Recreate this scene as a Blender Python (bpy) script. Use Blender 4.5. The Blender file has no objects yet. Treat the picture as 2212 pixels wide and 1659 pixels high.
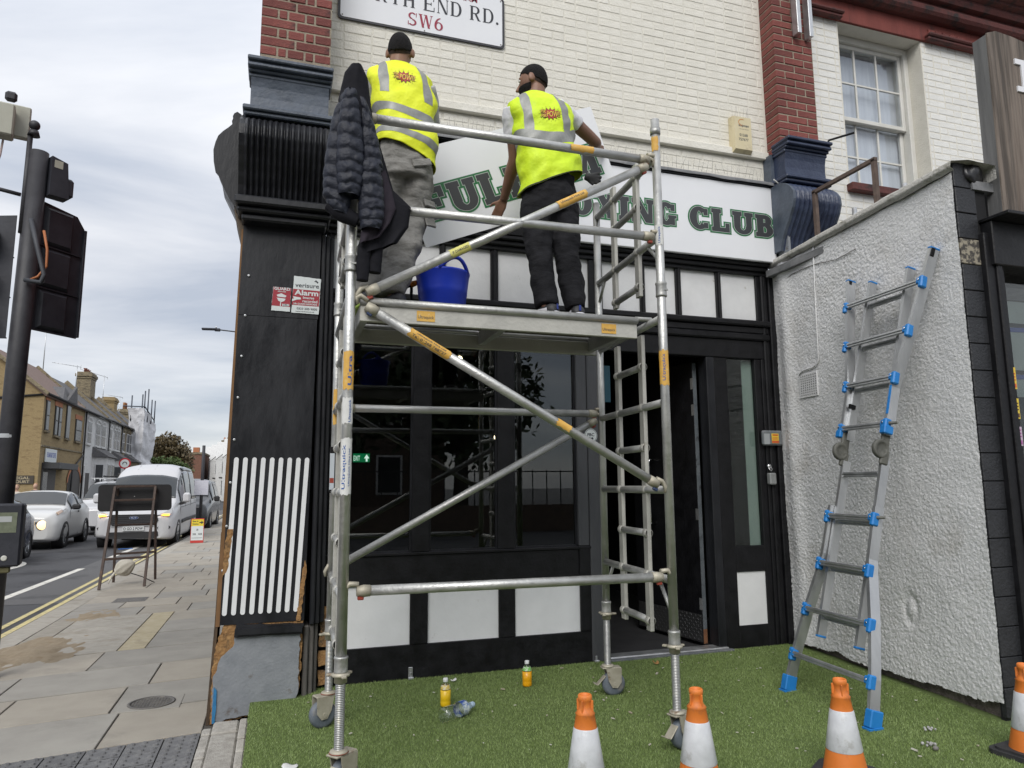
import bpy, bmesh, math, random
import numpy as np
from mathutils import Vector, Matrix, noise as mnoise
random.seed(7); np.random.seed(7)
sc = bpy.context.scene
COL = sc.collection
R_ = math.radians
# ---------------------------------------------------------------- camera
cam_d = bpy.data.cameras.new('camera'); cam = bpy.data.objects.new('camera', cam_d); COL.objects.link(cam)
cam_d.sensor_width = 36.0; cam_d.lens = 36.0 * 1534.0 / 2212.0
cam_d.clip_start = 0.05; cam_d.clip_end = 2000
def _n(v): return Vector(v).normalized()
_up = _n((-80, -10790, 1534)); _x = Vector((4694, 182, 1534)); _x = (_x - _up * _x.dot(_up)).normalized()
_y = _up.cross(_x)
if _y.z < 0: _y = -_y
_R = Matrix((_x, _y, _up))                       # world = _R @ (right, down, forward)
_c0, _c1, _c2 = _R.col
_m = Matrix((( _c0[0], -_c1[0], -_c2[0]), (_c0[1], -_c1[1], -_c2[1]), (_c0[2], -_c1[2], -_c2[2])))
cam.matrix_world = Matrix.Translation((0, 0, 1.4)) @ _m.to_4x4()
sc.camera = cam
# ---------------------------------------------------------------- world: bright overcast sky with pale blue breaks
SUN_DIR = Vector((-0.45, -0.80, 0.80)).normalized()      # towards the sun, behind thin cloud
sun_el = math.asin(SUN_DIR.z); sun_az = math.atan2(SUN_DIR.x, SUN_DIR.y)
world = bpy.data.worlds.new('World'); sc.world = world; world.use_nodes = True
nt = world.node_tree; nt.nodes.clear()
def wn(t, **k):
    n = nt.nodes.new(t)
    for a, b in k.items(): setattr(n, a, b)
    return n
def wl(a, b): nt.links.new(a, b)
def wmath(op, a, b=None, clamp=False):
    n = wn('ShaderNodeMath', operation=op, use_clamp=clamp)
    for i, v in enumerate((a, b)):
        if v is None: continue
        if isinstance(v, (int, float)): n.inputs[i].default_value = v
        else: wl(v, n.inputs[i])
    return n.outputs[0]
w_tc = wn('ShaderNodeTexCoord'); w_sep = wn('ShaderNodeSeparateXYZ'); wl(w_tc.outputs['Generated'], w_sep.inputs[0])
w_el = wmath('MAXIMUM', w_sep.outputs['Z'], 0.0)
w_den = wmath('ADD', w_el, 0.22)
w_comb = wn('ShaderNodeCombineXYZ')
wl(wmath('DIVIDE', w_sep.outputs['X'], w_den), w_comb.inputs[0]); wl(wmath('DIVIDE', w_sep.outputs['Y'], w_den), w_comb.inputs[1])
w_no = wn('ShaderNodeTexNoise'); w_no.inputs['Scale'].default_value = 1.25; w_no.inputs['Detail'].default_value = 7; w_no.inputs['Roughness'].default_value = 0.55; w_no.inputs['Distortion'].default_value = 0.35
w_map = wn('ShaderNodeMapping'); w_map.inputs['Scale'].default_value = (0.55, 1.3, 1); w_map.inputs['Location'].default_value = (3.1, 0.4, 0); w_map.inputs['Rotation'].default_value = (0, 0, 0.5)
wl(w_comb.outputs[0], w_map.inputs[0]); wl(w_map.outputs[0], w_no.inputs['Vector'])
w_cr = wn('ShaderNodeValToRGB'); w_cr.color_ramp.elements[0].position = 0.36; w_cr.color_ramp.elements[0].color = (0.52, 0.57, 0.665, 1)
w_cr.color_ramp.elements[1].position = 0.68; w_cr.color_ramp.elements[1].color = (.97, .975, 1.0, 1)
wl(w_no.outputs[0], w_cr.inputs[0])
w_lum = wmath('MULTIPLY', wmath('ADD', wmath('MULTIPLY', w_el, .46), 0.57), 1.0)   # overcast: brighter towards the zenith
w_cl = wn('ShaderNodeMix', data_type='RGBA', blend_type='MULTIPLY'); w_cl.inputs[0].default_value = 1
wl(w_cr.outputs[0], w_cl.inputs[6])
w_lc = wn('ShaderNodeCombineColor'); [wl(w_lum, w_lc.inputs[i]) for i in range(3)]
wl(w_lc.outputs[0], w_cl.inputs[7])
w_sky = wn('ShaderNodeTexSky', sky_type='NISHITA'); w_sky.sun_disc = False; w_sky.sun_elevation = sun_el; w_sky.sun_rotation = sun_az
w_sk = wn('ShaderNodeMix', data_type='RGBA', blend_type='MULTIPLY'); w_sk.inputs[0].default_value = 1; wl(w_sky.outputs[0], w_sk.inputs[6]); w_sk.inputs[7].default_value = (0.10, 0.10, 0.10, 1)
# cloud cover is thinner towards the horizon, where pale blue shows
w_cov = wn('ShaderNodeMapRange'); w_cov.inputs['From Min'].default_value = 0.0; w_cov.inputs['From Max'].default_value = 0.30; w_cov.inputs['To Min'].default_value = 0.80; w_cov.inputs['To Max'].default_value = 0.97
wl(w_el, w_cov.inputs['Value'])
w_mix = wn('ShaderNodeMix', data_type='RGBA'); wl(w_cov.outputs[0], w_mix.inputs[0]); wl(w_sk.outputs[2], w_mix.inputs[6]); wl(w_cl.outputs[2], w_mix.inputs[7])
w_bg = wn('ShaderNodeBackground'); w_bg.inputs[1].default_value = 1.0; wl(w_mix.outputs[2], w_bg.inputs[0])
w_out = wn('ShaderNodeOutputWorld'); wl(w_bg.outputs[0], w_out.inputs[0])
# ---------------------------------------------------------------- sun behind cloud
sun_d = bpy.data.lights.new('sun', 'SUN'); sun_d.energy = 1.5; sun_d.angle = R_(35); sun_d.color = (1.0, 0.97, 0.92)
sun = bpy.data.objects.new('sun', sun_d); COL.objects.link(sun); sun.rotation_euler = (-SUN_DIR).to_track_quat('-Z', 'Y').to_euler(); sun.location = (-6, -8, 20)
sc.view_settings.view_transform = 'Standard'; sc.view_settings.look = 'None'; sc.view_settings.gamma = 1; sc.view_settings.exposure = 0.58
sc.view_settings.use_curve_mapping = False
sc.cycles.use_denoising = True
sc.cycles.max_bounces = 8; sc.cycles.diffuse_bounces = 3; sc.cycles.glossy_bounces = 3; sc.cycles.transparent_max_bounces = 12; sc.cycles.transmission_bounces = 6
sc.cycles.caustics_reflective = False; sc.cycles.caustics_refractive = False
# ================================================================ helpers
WM = {}                                            # world matrix of every empty / part
def wmat(o): return WM.get(o.name, Matrix.Identity(4)) if o else Matrix.Identity(4)
def tag(o, label=None, cat=None, group=None, kind=None):
    if label: o['label'] = label
    if cat: o['category'] = cat
    if group: o['group'] = group
    if kind: o['kind'] = kind
    return o
def thing(name, label, cat, loc=(0, 0, 0), rz=0, group=None, kind=None):
    o = bpy.data.objects.new(name, None); COL.objects.link(o); o.empty_display_size = 0.1
    o.location = loc; o.rotation_euler = (0, 0, rz)
    WM[o.name] = Matrix.Translation(loc) @ Matrix.Rotation(rz, 4, 'Z')
    return tag(o, label, cat, group, kind)
def rot(ax, a): return Matrix.Rotation(a, 3, ax)
def frame_mat(ex, ez, o=(0, 0, 0)):
    ex = Vector(ex).normalized(); ez = Vector(ez); ez = (ez - ex * ez.dot(ex)).normalized(); ey = ez.cross(ex)
    m = Matrix((ex, ey, ez)).transposed().to_4x4(); m.translation = Vector(o); return m
class MB:
    """collects shapes in world coordinates; build() links them as one mesh object"""
    def __init__(s, M=None): s.v = []; s.f = []; s.mi = []; s.M = M; s.cur = 0; s.sm = []
    def mat(s, i): s.cur = i; return s
    def add(s, vs, fs, smooth=False):
        b = len(s.v)
        if s.M is not None: vs = [s.M @ Vector(p) for p in vs]
        s.v += [tuple(p) for p in vs]
        for f in fs: s.f.append(tuple(b + i for i in f)); s.mi.append(s.cur); s.sm.append(smooth)
        return s
    def box(s, x0, x1, y0, y1, z0, z1, c=0.0):
        if x1 < x0: x0, x1 = x1, x0
        if y1 < y0: y0, y1 = y1, y0
        if z1 < z0: z0, z1 = z1, z0
        if c <= 0:
            vs = [(x, y, z) for z in (z0, z1) for y in (y0, y1) for x in (x0, x1)]
            return s.add(vs, [(0, 2, 3, 1), (4, 5, 7, 6), (0, 1, 5, 4), (2, 6, 7, 3), (0, 4, 6, 2), (1, 3, 7, 5)])
        c = min(c, (x1 - x0) * .45, (y1 - y0) * .45, (z1 - z0) * .45)
        X = (x0, x1); Y = (y0, y1); Z = (z0, z1); vs = []; idx = {}
        for k in (0, 1):
            for j in (0, 1):
                for i in (0, 1):
                    sx, sy, sz = (c if i == 0 else -c), (c if j == 0 else -c), (c if k == 0 else -c)
                    idx[i, j, k, 0] = len(vs); vs.append((X[i], Y[j] + sy, Z[k] + sz))
                    idx[i, j, k, 1] = len(vs); vs.append((X[i] + sx, Y[j], Z[k] + sz))
                    idx[i, j, k, 2] = len(vs); vs.append((X[i] + sx, Y[j] + sy, Z[k]))
        fs = []
        q = lambda *a: fs.append(tuple(idx[t] for t in a))
        for i in (0, 1):
            o = 1 if i else -1
            f = [(i, 0, 0, 0), (i, 1, 0, 0), (i, 1, 1, 0), (i, 0, 1, 0)]; q(*(f if i else f[::-1]))
            f = [(0, i, 0, 1), (0, i, 1, 1), (1, i, 1, 1), (1, i, 0, 1)]; q(*(f if i else f[::-1]))
            f = [(0, 0, i, 2), (1, 0, i, 2), (1, 1, i, 2), (0, 1, i, 2)]; q(*(f if i else f[::-1]))
        for a in (0, 1):
            for b in (0, 1):
                f = [(0, a, b, 1), (1, a, b, 1), (1, a, b, 2), (0, a, b, 2)]; q(*(f if (a ^ b) else f[::-1]))
                f = [(a, 0, b, 0), (a, 1, b, 0), (a, 1, b, 2), (a, 0, b, 2)]; q(*(f[::-1] if (a ^ b) else f))
                f = [(a, b, 0, 0), (a, b, 1, 0), (a, b, 1, 1), (a, b, 0, 1)]; q(*(f if (a ^ b) else f[::-1]))
        for i in (0, 1):
            for j in (0, 1):
                for k in (0, 1):
                    f = [(i, j, k, 0), (i, j, k, 1), (i, j, k, 2)]; q(*(f if (i + j + k) % 2 else f[::-1]))
        return s.add(vs, fs)
    def obox(s, c, ex, ez, sx, sy, sz, ch=0.0):
        """box centred on c, sx along ex, sz along ez"""
        old = s.M; m = frame_mat(ex, ez, c); s.M = (old @ m) if old is not None else m
        s.box(-sx / 2, sx / 2, -sy / 2, sy / 2, -sz / 2, sz / 2, ch); s.M = old; return s
    def bar(s, p0, p1, a, b, up=(0, 0, 1), ch=0.0):
        """rectangular bar from p0 to p1; a wide, b along up"""
        p0, p1 = Vector(p0), Vector(p1); d = p1 - p0
        u = Vector(up)
        if abs(d.normalized().dot(u)) > .98: u = Vector((0, 1, 0))
        return s.obox((p0 + p1) / 2, d, u, d.length, a, b, ch)
    def loft(s, rings, closed=True, cap0=True, cap1=True, smooth=True):
        n = len(rings[0]); vs = [p for r in rings for p in r]; fs = []
        for i in range(len(rings) - 1):
            for j in range(n if closed else n - 1):
                k = (j + 1) % n
                fs.append((i * n + j, i * n + k, (i + 1) * n + k, (i + 1) * n + j))
        s.add(vs, fs, smooth); b = len(s.v) - len(vs)
        if closed:
            if cap0: s.f.append(tuple(b + j for j in range(n - 1, -1, -1))); s.mi.append(s.cur); s.sm.append(False)
            if cap1: s.f.append(tuple(b + (len(rings) - 1) * n + j for j in range(n))); s.mi.append(s.cur); s.sm.append(False)
        return s
    def tube(s, p0, p1, r, r2=None, n=14, cap=True):
        return s.path([p0, p1], [r, r if r2 is None else r2], n, cap)
    def path(s, pts, r, n=12, cap=True, flat=None):
        pts = [Vector(p) for p in pts]; m = len(pts); rings = []
        rr = r if isinstance(r, (list, tuple)) else [r] * m
        t0 = (pts[1] - pts[0]).normalized(); ref = Vector((0, 0, 1)) if abs(t0.z) < .9 else Vector((1, 0, 0))
        u = (ref - t0 * ref.dot(t0)).normalized()
        for i in range(m):
            if i == 0: t = pts[1] - pts[0]
            elif i == m - 1: t = pts[-1] - pts[-2]
            else: t = (pts[i] - pts[i - 1]).normalized() + (pts[i + 1] - pts[i]).normalized()
            t.normalize(); u = (u - t * u.dot(t)).normalized(); w = t.cross(u)
            ra = rr[i]; rb = ra if flat is None else ra * flat
            rings.append([pts[i] + u * (math.cos(2 * math.pi * k / n) * ra) + w * (math.sin(2 * math.pi * k / n) * rb) for k in range(n)])
        return s.loft(rings, True, cap, cap)
    def lathe(s, prof, o=(0, 0, 0), ax=(0, 0, 1), n=24, cap0=True, cap1=True, smooth=True):
        """prof: (radius, height) pairs along ax from o"""
        ax = Vector(ax).normalized(); ref = Vector((1, 0, 0)) if abs(ax.x) < .9 else Vector((0, 1, 0))
        u = (ref - ax * ref.dot(ax)).normalized(); w = ax.cross(u); o = Vector(o)
        rings = [[o + ax * h + u * (r * math.cos(2 * math.pi * k / n)) + w * (r * math.sin(2 * math.pi * k / n)) for k in range(n)] for r, h in prof]
        return s.loft(rings, True, cap0, cap1, smooth)
    def prism(s, poly, a, b, ax='y'):
        """extrude a 2-D polygon: ax 'y' -> (x,z), 'x' -> (y,z), 'z' -> (x,y)"""
        def P(p, t): return {'y': (p[0], t, p[1]), 'x': (t, p[0], p[1]), 'z': (p[0], p[1], t)}[ax]
        ar = sum(poly[i][0] * poly[(i + 1) % len(poly)][1] - poly[(i + 1) % len(poly)][0] * poly[i][1] for i in range(len(poly)))
        if ar < 0: poly = poly[::-1]
        if (ax == 'y'): poly = poly[::-1]
        n = len(poly); lo, hi = min(a, b), max(a, b)
        vs = [P(p, lo) for p in poly] + [P(p, hi) for p in poly]
        fs = [tuple(range(n - 1, -1, -1)), tuple(range(n, 2 * n))] + [(i, (i + 1) % n, n + (i + 1) % n, n + i) for i in range(n)]
        return s.add(vs, fs)
    def quad(s, a, b, c, d): return s.add([a, b, c, d], [(0, 1, 2, 3)])
    def grid(s, fn, nu, nv, smooth=True):
        vs = [fn(i / nu, j / nv) for j in range(nv + 1) for i in range(nu + 1)]
        return s.add(vs, [(j * (nu + 1) + i, j * (nu + 1) + i + 1, (j + 1) * (nu + 1) + i + 1, (j + 1) * (nu + 1) + i) for j in range(nv) for i in range(nu)], smooth)
    def sphere(s, c, rx, ry=None, rz=None, nu=16, nv=10):
        ry = rx if ry is None else ry; rz = rx if rz is None else rz
        return s.loft([[(c[0] + rx * math.sin(math.pi * (j + .02) / (nv + .04)) * math.cos(2 * math.pi * i / nu), c[1] + ry * math.sin(math.pi * (j + .02) / (nv + .04)) * math.sin(2 * math.pi * i / nu), c[2] - rz * math.cos(math.pi * (j + .02) / (nv + .04))) for i in range(nu)] for j in range(nv + 1)])
    def build(s, name, mat, parent=None, origin=None, smooth=None, **tags):
        me = bpy.data.meshes.new(name)
        if parent is not None: base = wmat(parent)
        elif origin is not None: base = Matrix.Translation(origin)
        else: base = Matrix.Identity(4)
        inv = base.inverted()
        me.from_pydata([tuple(inv @ Vector(p)) for p in s.v], [], s.f)
        mats = mat if isinstance(mat, (list, tuple)) else [mat]
        for m in mats: me.materials.append(m)
        if len(mats) > 1: me.polygons.foreach_set('material_index', s.mi)
        me.polygons.foreach_set('use_smooth', s.sm if smooth is None else [smooth] * len(s.sm))
        me.update()
        o = bpy.data.objects.new(name, me); COL.objects.link(o)
        if parent is not None: o.parent = parent; WM[o.name] = base
        else:
            WM[o.name] = base
            if origin is not None: o.location = origin
        tag(o, tags.get('label'), tags.get('cat'), tags.get('group'), tags.get('kind'))
        return o
def mesh_obj(name, me, mat, parent=None, loc=(0, 0, 0), **tags):
    """another object on shared mesh data, loc in the parent's frame"""
    o = bpy.data.objects.new(name, me); COL.objects.link(o); o.location = loc
    if parent is not None: o.parent = parent
    WM[o.name] = wmat(parent) @ Matrix.Translation(loc)
    tag(o, tags.get('label'), tags.get('cat'), tags.get('group'), tags.get('kind'))
    return o
def np_obj(name, V, F, mat, parent=None, smooth=True, **tags):
    """large numpy mesh (V n x 3, F m x k) in world coordinates"""
    V = np.asarray(V, np.float64); F = np.asarray(F, np.int32); k = F.shape[1]
    if parent is not None:
        inv = np.array(wmat(parent).inverted()); V = V @ inv[:3, :3].T + inv[:3, 3]
    me = bpy.data.meshes.new(name); me.vertices.add(len(V)); me.vertices.foreach_set('co', V.astype(np.float32).ravel())
    me.loops.add(F.size); me.loops.foreach_set('vertex_index', F.ravel()); me.polygons.add(len(F))
    me.polygons.foreach_set('loop_start', np.arange(0, F.size, k, dtype=np.int32))
    try: me.polygons.foreach_set('loop_total', np.full(len(F), k, np.int32))
    except Exception: pass
    me.polygons.foreach_set('use_smooth', np.full(len(F), smooth)); me.materials.append(mat); me.update(calc_edges=True); me.validate()
    o = bpy.data.objects.new(name, me); COL.objects.link(o)
    if parent is not None: o.parent = parent
    WM[o.name] = wmat(parent)
    tag(o, tags.get('label'), tags.get('cat'), tags.get('group'), tags.get('kind')); return o
def copy_tree(o, loc=None, rz=None, parent=None, **tags):
    c = o.copy(); COL.objects.link(c)
    if parent is not None: c.parent = parent
    if loc is not None: c.location = loc
    if rz is not None: c.rotation_euler[2] = rz
    for ch in list(o.children): copy_tree(ch, parent=c)
    tag(c, tags.get('label'), tags.get('cat'), tags.get('group')); return c
# ---- numpy value noise
_rng = np.random.RandomState(11); _TAB = _rng.rand(256, 256)
def vnoise(x, y):
    xi = np.floor(x).astype(int); yi = np.floor(y).astype(int); fx = x - xi; fy = y - yi
    fx = fx * fx * (3 - 2 * fx); fy = fy * fy * (3 - 2 * fy); g = lambda a, b: _TAB[a & 255, b & 255]
    return (g(xi, yi) * (1 - fx) + g(xi + 1, yi) * fx) * (1 - fy) + (g(xi, yi + 1) * (1 - fx) + g(xi + 1, yi + 1) * fx) * fy
def fnoise(x, y, o=4):
    s = 0; a = 1; t = 0
    for i in range(o): s = s + a * vnoise(x * 2 ** i + 17 * i, y * 2 ** i + 5 * i); t += a; a *= .5
    return s / t
# ---- materials
MATS = {}
def M(name, col, col2=None, scale=6.0, rough=0.6, metal=0.0, bump=0.0, bscale=None, detail=5.0, rough2=None, spec=0.5, stretch=(1, 1, 1), dirt=None, dirt_scale=3.0, dirt_lo=.55, dirt_hi=.7, emit=None, estr=0, coat=0, sheen=0, alpha=None, ramp=(.35, .65), trans=0, ior=1.45, aniso=0, objvar=0.0):
    """procedural Principled material: two-tone noise, optional third 'dirt' tone, bump"""
    if name in MATS: return MATS[name]
    m = bpy.data.materials.new(name); m.use_nodes = True; t = m.node_tree; n = t.nodes; b = n['Principled BSDF']; L = t.links.new
    tc = n.new('ShaderNodeTexCoord'); mp = n.new('ShaderNodeMapping'); mp.inputs['Scale'].default_value = stretch; L(tc.outputs['Object'], mp.inputs[0])
    c4 = lambda c: (c[0], c[1], c[2], 1)
    if col2 is not None or rough2 is not None:
        no = n.new('ShaderNodeTexNoise'); no.inputs['Scale'].default_value = scale; no.inputs['Detail'].default_value = detail; no.inputs['Roughness'].default_value = .6; L(mp.outputs[0], no.inputs['Vector'])
        mr = n.new('ShaderNodeMapRange'); mr.inputs['From Min'].default_value = ramp[0]; mr.inputs['From Max'].default_value = ramp[1]; L(no.outputs[0], mr.inputs[0])
    out = None
    if col2 is not None:
        mx = n.new('ShaderNodeMix'); mx.data_type = 'RGBA'; L(mr.outputs[0], mx.inputs[0]); mx.inputs[6].default_value = c4(col); mx.inputs[7].default_value = c4(col2); out = mx.outputs[2]
    else:
        rg = n.new('ShaderNodeRGB'); rg.outputs[0].default_value = c4(col); out = rg.outputs[0]
    if dirt is not None:
        nd = n.new('ShaderNodeTexNoise'); nd.inputs['Scale'].default_value = dirt_scale; nd.inputs['Detail'].default_value = 8; nd.inputs['Roughness'].default_value = .68; L(mp.outputs[0], nd.inputs['Vector'])
        md = n.new('ShaderNodeMapRange'); md.inputs['From Min'].default_value = dirt_lo; md.inputs['From Max'].default_value = dirt_hi; L(nd.outputs[0], md.inputs[0])
        mx2 = n.new('ShaderNodeMix'); mx2.data_type = 'RGBA'; L(md.outputs[0], mx2.inputs[0]); L(out, mx2.inputs[6]); mx2.inputs[7].default_value = c4(dirt); out = mx2.outputs[2]
    if objvar:
        oi = n.new('ShaderNodeObjectInfo'); mv = n.new('ShaderNodeMapRange'); mv.inputs['To Min'].default_value = 1 - objvar; mv.inputs['To Max'].default_value = 1 + objvar; L(oi.outputs['Random'], mv.inputs[0])
        hs = n.new('ShaderNodeHueSaturation'); L(mv.outputs[0], hs.inputs['Value']); L(out, hs.inputs['Color']); out = hs.outputs[0]
    L(out, b.inputs['Base Color'])
    b.inputs['Roughness'].default_value = rough; b.inputs['Metallic'].default_value = metal
    if rough2 is not None:
        mrr = n.new('ShaderNodeMapRange'); mrr.inputs['To Min'].default_value = rough; mrr.inputs['To Max'].default_value = rough2; L(mr.outputs[0], mrr.inputs[0]); L(mrr.outputs[0], b.inputs['Roughness'])
    b.inputs['Specular IOR Level'].default_value = spec
    if coat: b.inputs['Coat Weight'].default_value = coat; b.inputs['Coat Roughness'].default_value = .06
    if sheen: b.inputs['Sheen Weight'].default_value = sheen
    if trans: b.inputs['Transmission Weight'].default_value = trans; b.inputs['IOR'].default_value = ior
    if emit is not None: b.inputs['Emission Color'].default_value = c4(emit); b.inputs['Emission Strength'].default_value = estr
    if bump:
        nb = n.new('ShaderNodeTexNoise'); nb.inputs['Scale'].default_value = bscale or scale * 4; nb.inputs['Detail'].default_value = 6; L(mp.outputs[0], nb.inputs['Vector'])
        bp = n.new('ShaderNodeBump'); bp.inputs['Strength'].default_value = min(1, bump); bp.inputs['Distance'].default_value = .01 * max(1, bump); L(nb.outputs[0], bp.inputs['Height']); L(bp.outputs[0], b.inputs['Normal'])
    MATS[name] = m; return m
def glass_mat(name, tint=(.9, .95, .93), ior=1.5, rough=0.0):
    if name in MATS: return MATS[name]
    m = bpy.data.materials.new(name); m.use_nodes = True; t = m.node_tree; n = t.nodes; L = t.links.new; n.remove(n['Principled BSDF'])
    tr = n.new('ShaderNodeBsdfTransparent'); tr.inputs[0].default_value = (*tint, 1); gl = n.new('ShaderNodeBsdfGlossy'); gl.inputs['Roughness'].default_value = rough; gl.inputs[0].default_value = (1, 1, 1, 1)
    lw = n.new('ShaderNodeLayerWeight'); lw.inputs[0].default_value = .5; pw = n.new('ShaderNodeMath'); pw.operation = 'POWER'; L(lw.outputs['Facing'], pw.inputs[0]); pw.inputs[1].default_value = 5; f0 = ((ior - 1) / (ior + 1)) ** 2; fr = n.new('ShaderNodeMapRange'); L(pw.outputs[0], fr.inputs[0]); fr.inputs['To Min'].default_value = f0; mx = n.new('ShaderNodeMixShader'); L(fr.outputs[0], mx.inputs[0]); L(tr.outputs[0], mx.inputs[1]); L(gl.outputs[0], mx.inputs[2]); L(mx.outputs[0], n['Material Output'].inputs[0])
    MATS[name] = m; return m
# ---- lettering
def text_mesh(txt, size=1.0, align='CENTER', shear=0.0, bold=0.0, spacing=1.0):
    cu = bpy.data.curves.new('t', 'FONT'); cu.body = txt; cu.size = size; cu.align_x = align; cu.shear = shear; cu.offset = bold; cu.space_character = spacing; cu.resolution_u = 3
    ob = bpy.data.objects.new('t', cu); COL.objects.link(ob)
    me = bpy.data.meshes.new_from_object(ob); vs = [tuple(v.co) for v in me.vertices]; fs = [tuple(p.vertices) for p in me.polygons]
    bpy.data.objects.remove(ob); bpy.data.curves.remove(cu); bpy.data.meshes.remove(me)
    return vs, fs
def put_text(mb, txt, o, ex, ez, size, width=None, height=None, align='CENTER', off=0.0, bold=0.0, shear=0.0, spacing=1.0, bend=None):
    """flat lettering on the plane through o (ex = reading direction, ez = up); normal = ex x ... faces -ey"""
    vs, fs = text_mesh(txt, 1.0, align, shear, bold, spacing)
    if not vs: return mb
    xs = [v[0] for v in vs]; ys = [v[1] for v in vs]; w = max(xs) - min(xs) or 1; h = max(ys) - min(ys) or 1
    sx = width / w if width else size; sy = height / h if height else (size if not width else sx)
    if size and not width: sx = size
    ex = Vector(ex).normalized(); ez = Vector(ez).normalized(); nrm = ex.cross(ez); o = Vector(o)
    x0 = (max(xs) + min(xs)) / 2 if align == 'CENTER' else (min(xs) if align == 'LEFT' else max(xs))
    y0 = min(ys)
    P = []
    for v in vs:
        p = o + ex * ((v[0] - x0) * sx) + ez * ((v[1] - y0) * sy) + nrm * off
        if bend: p = bend(p)
        P.append(p)
    mb.add(P, fs); return mb
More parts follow.
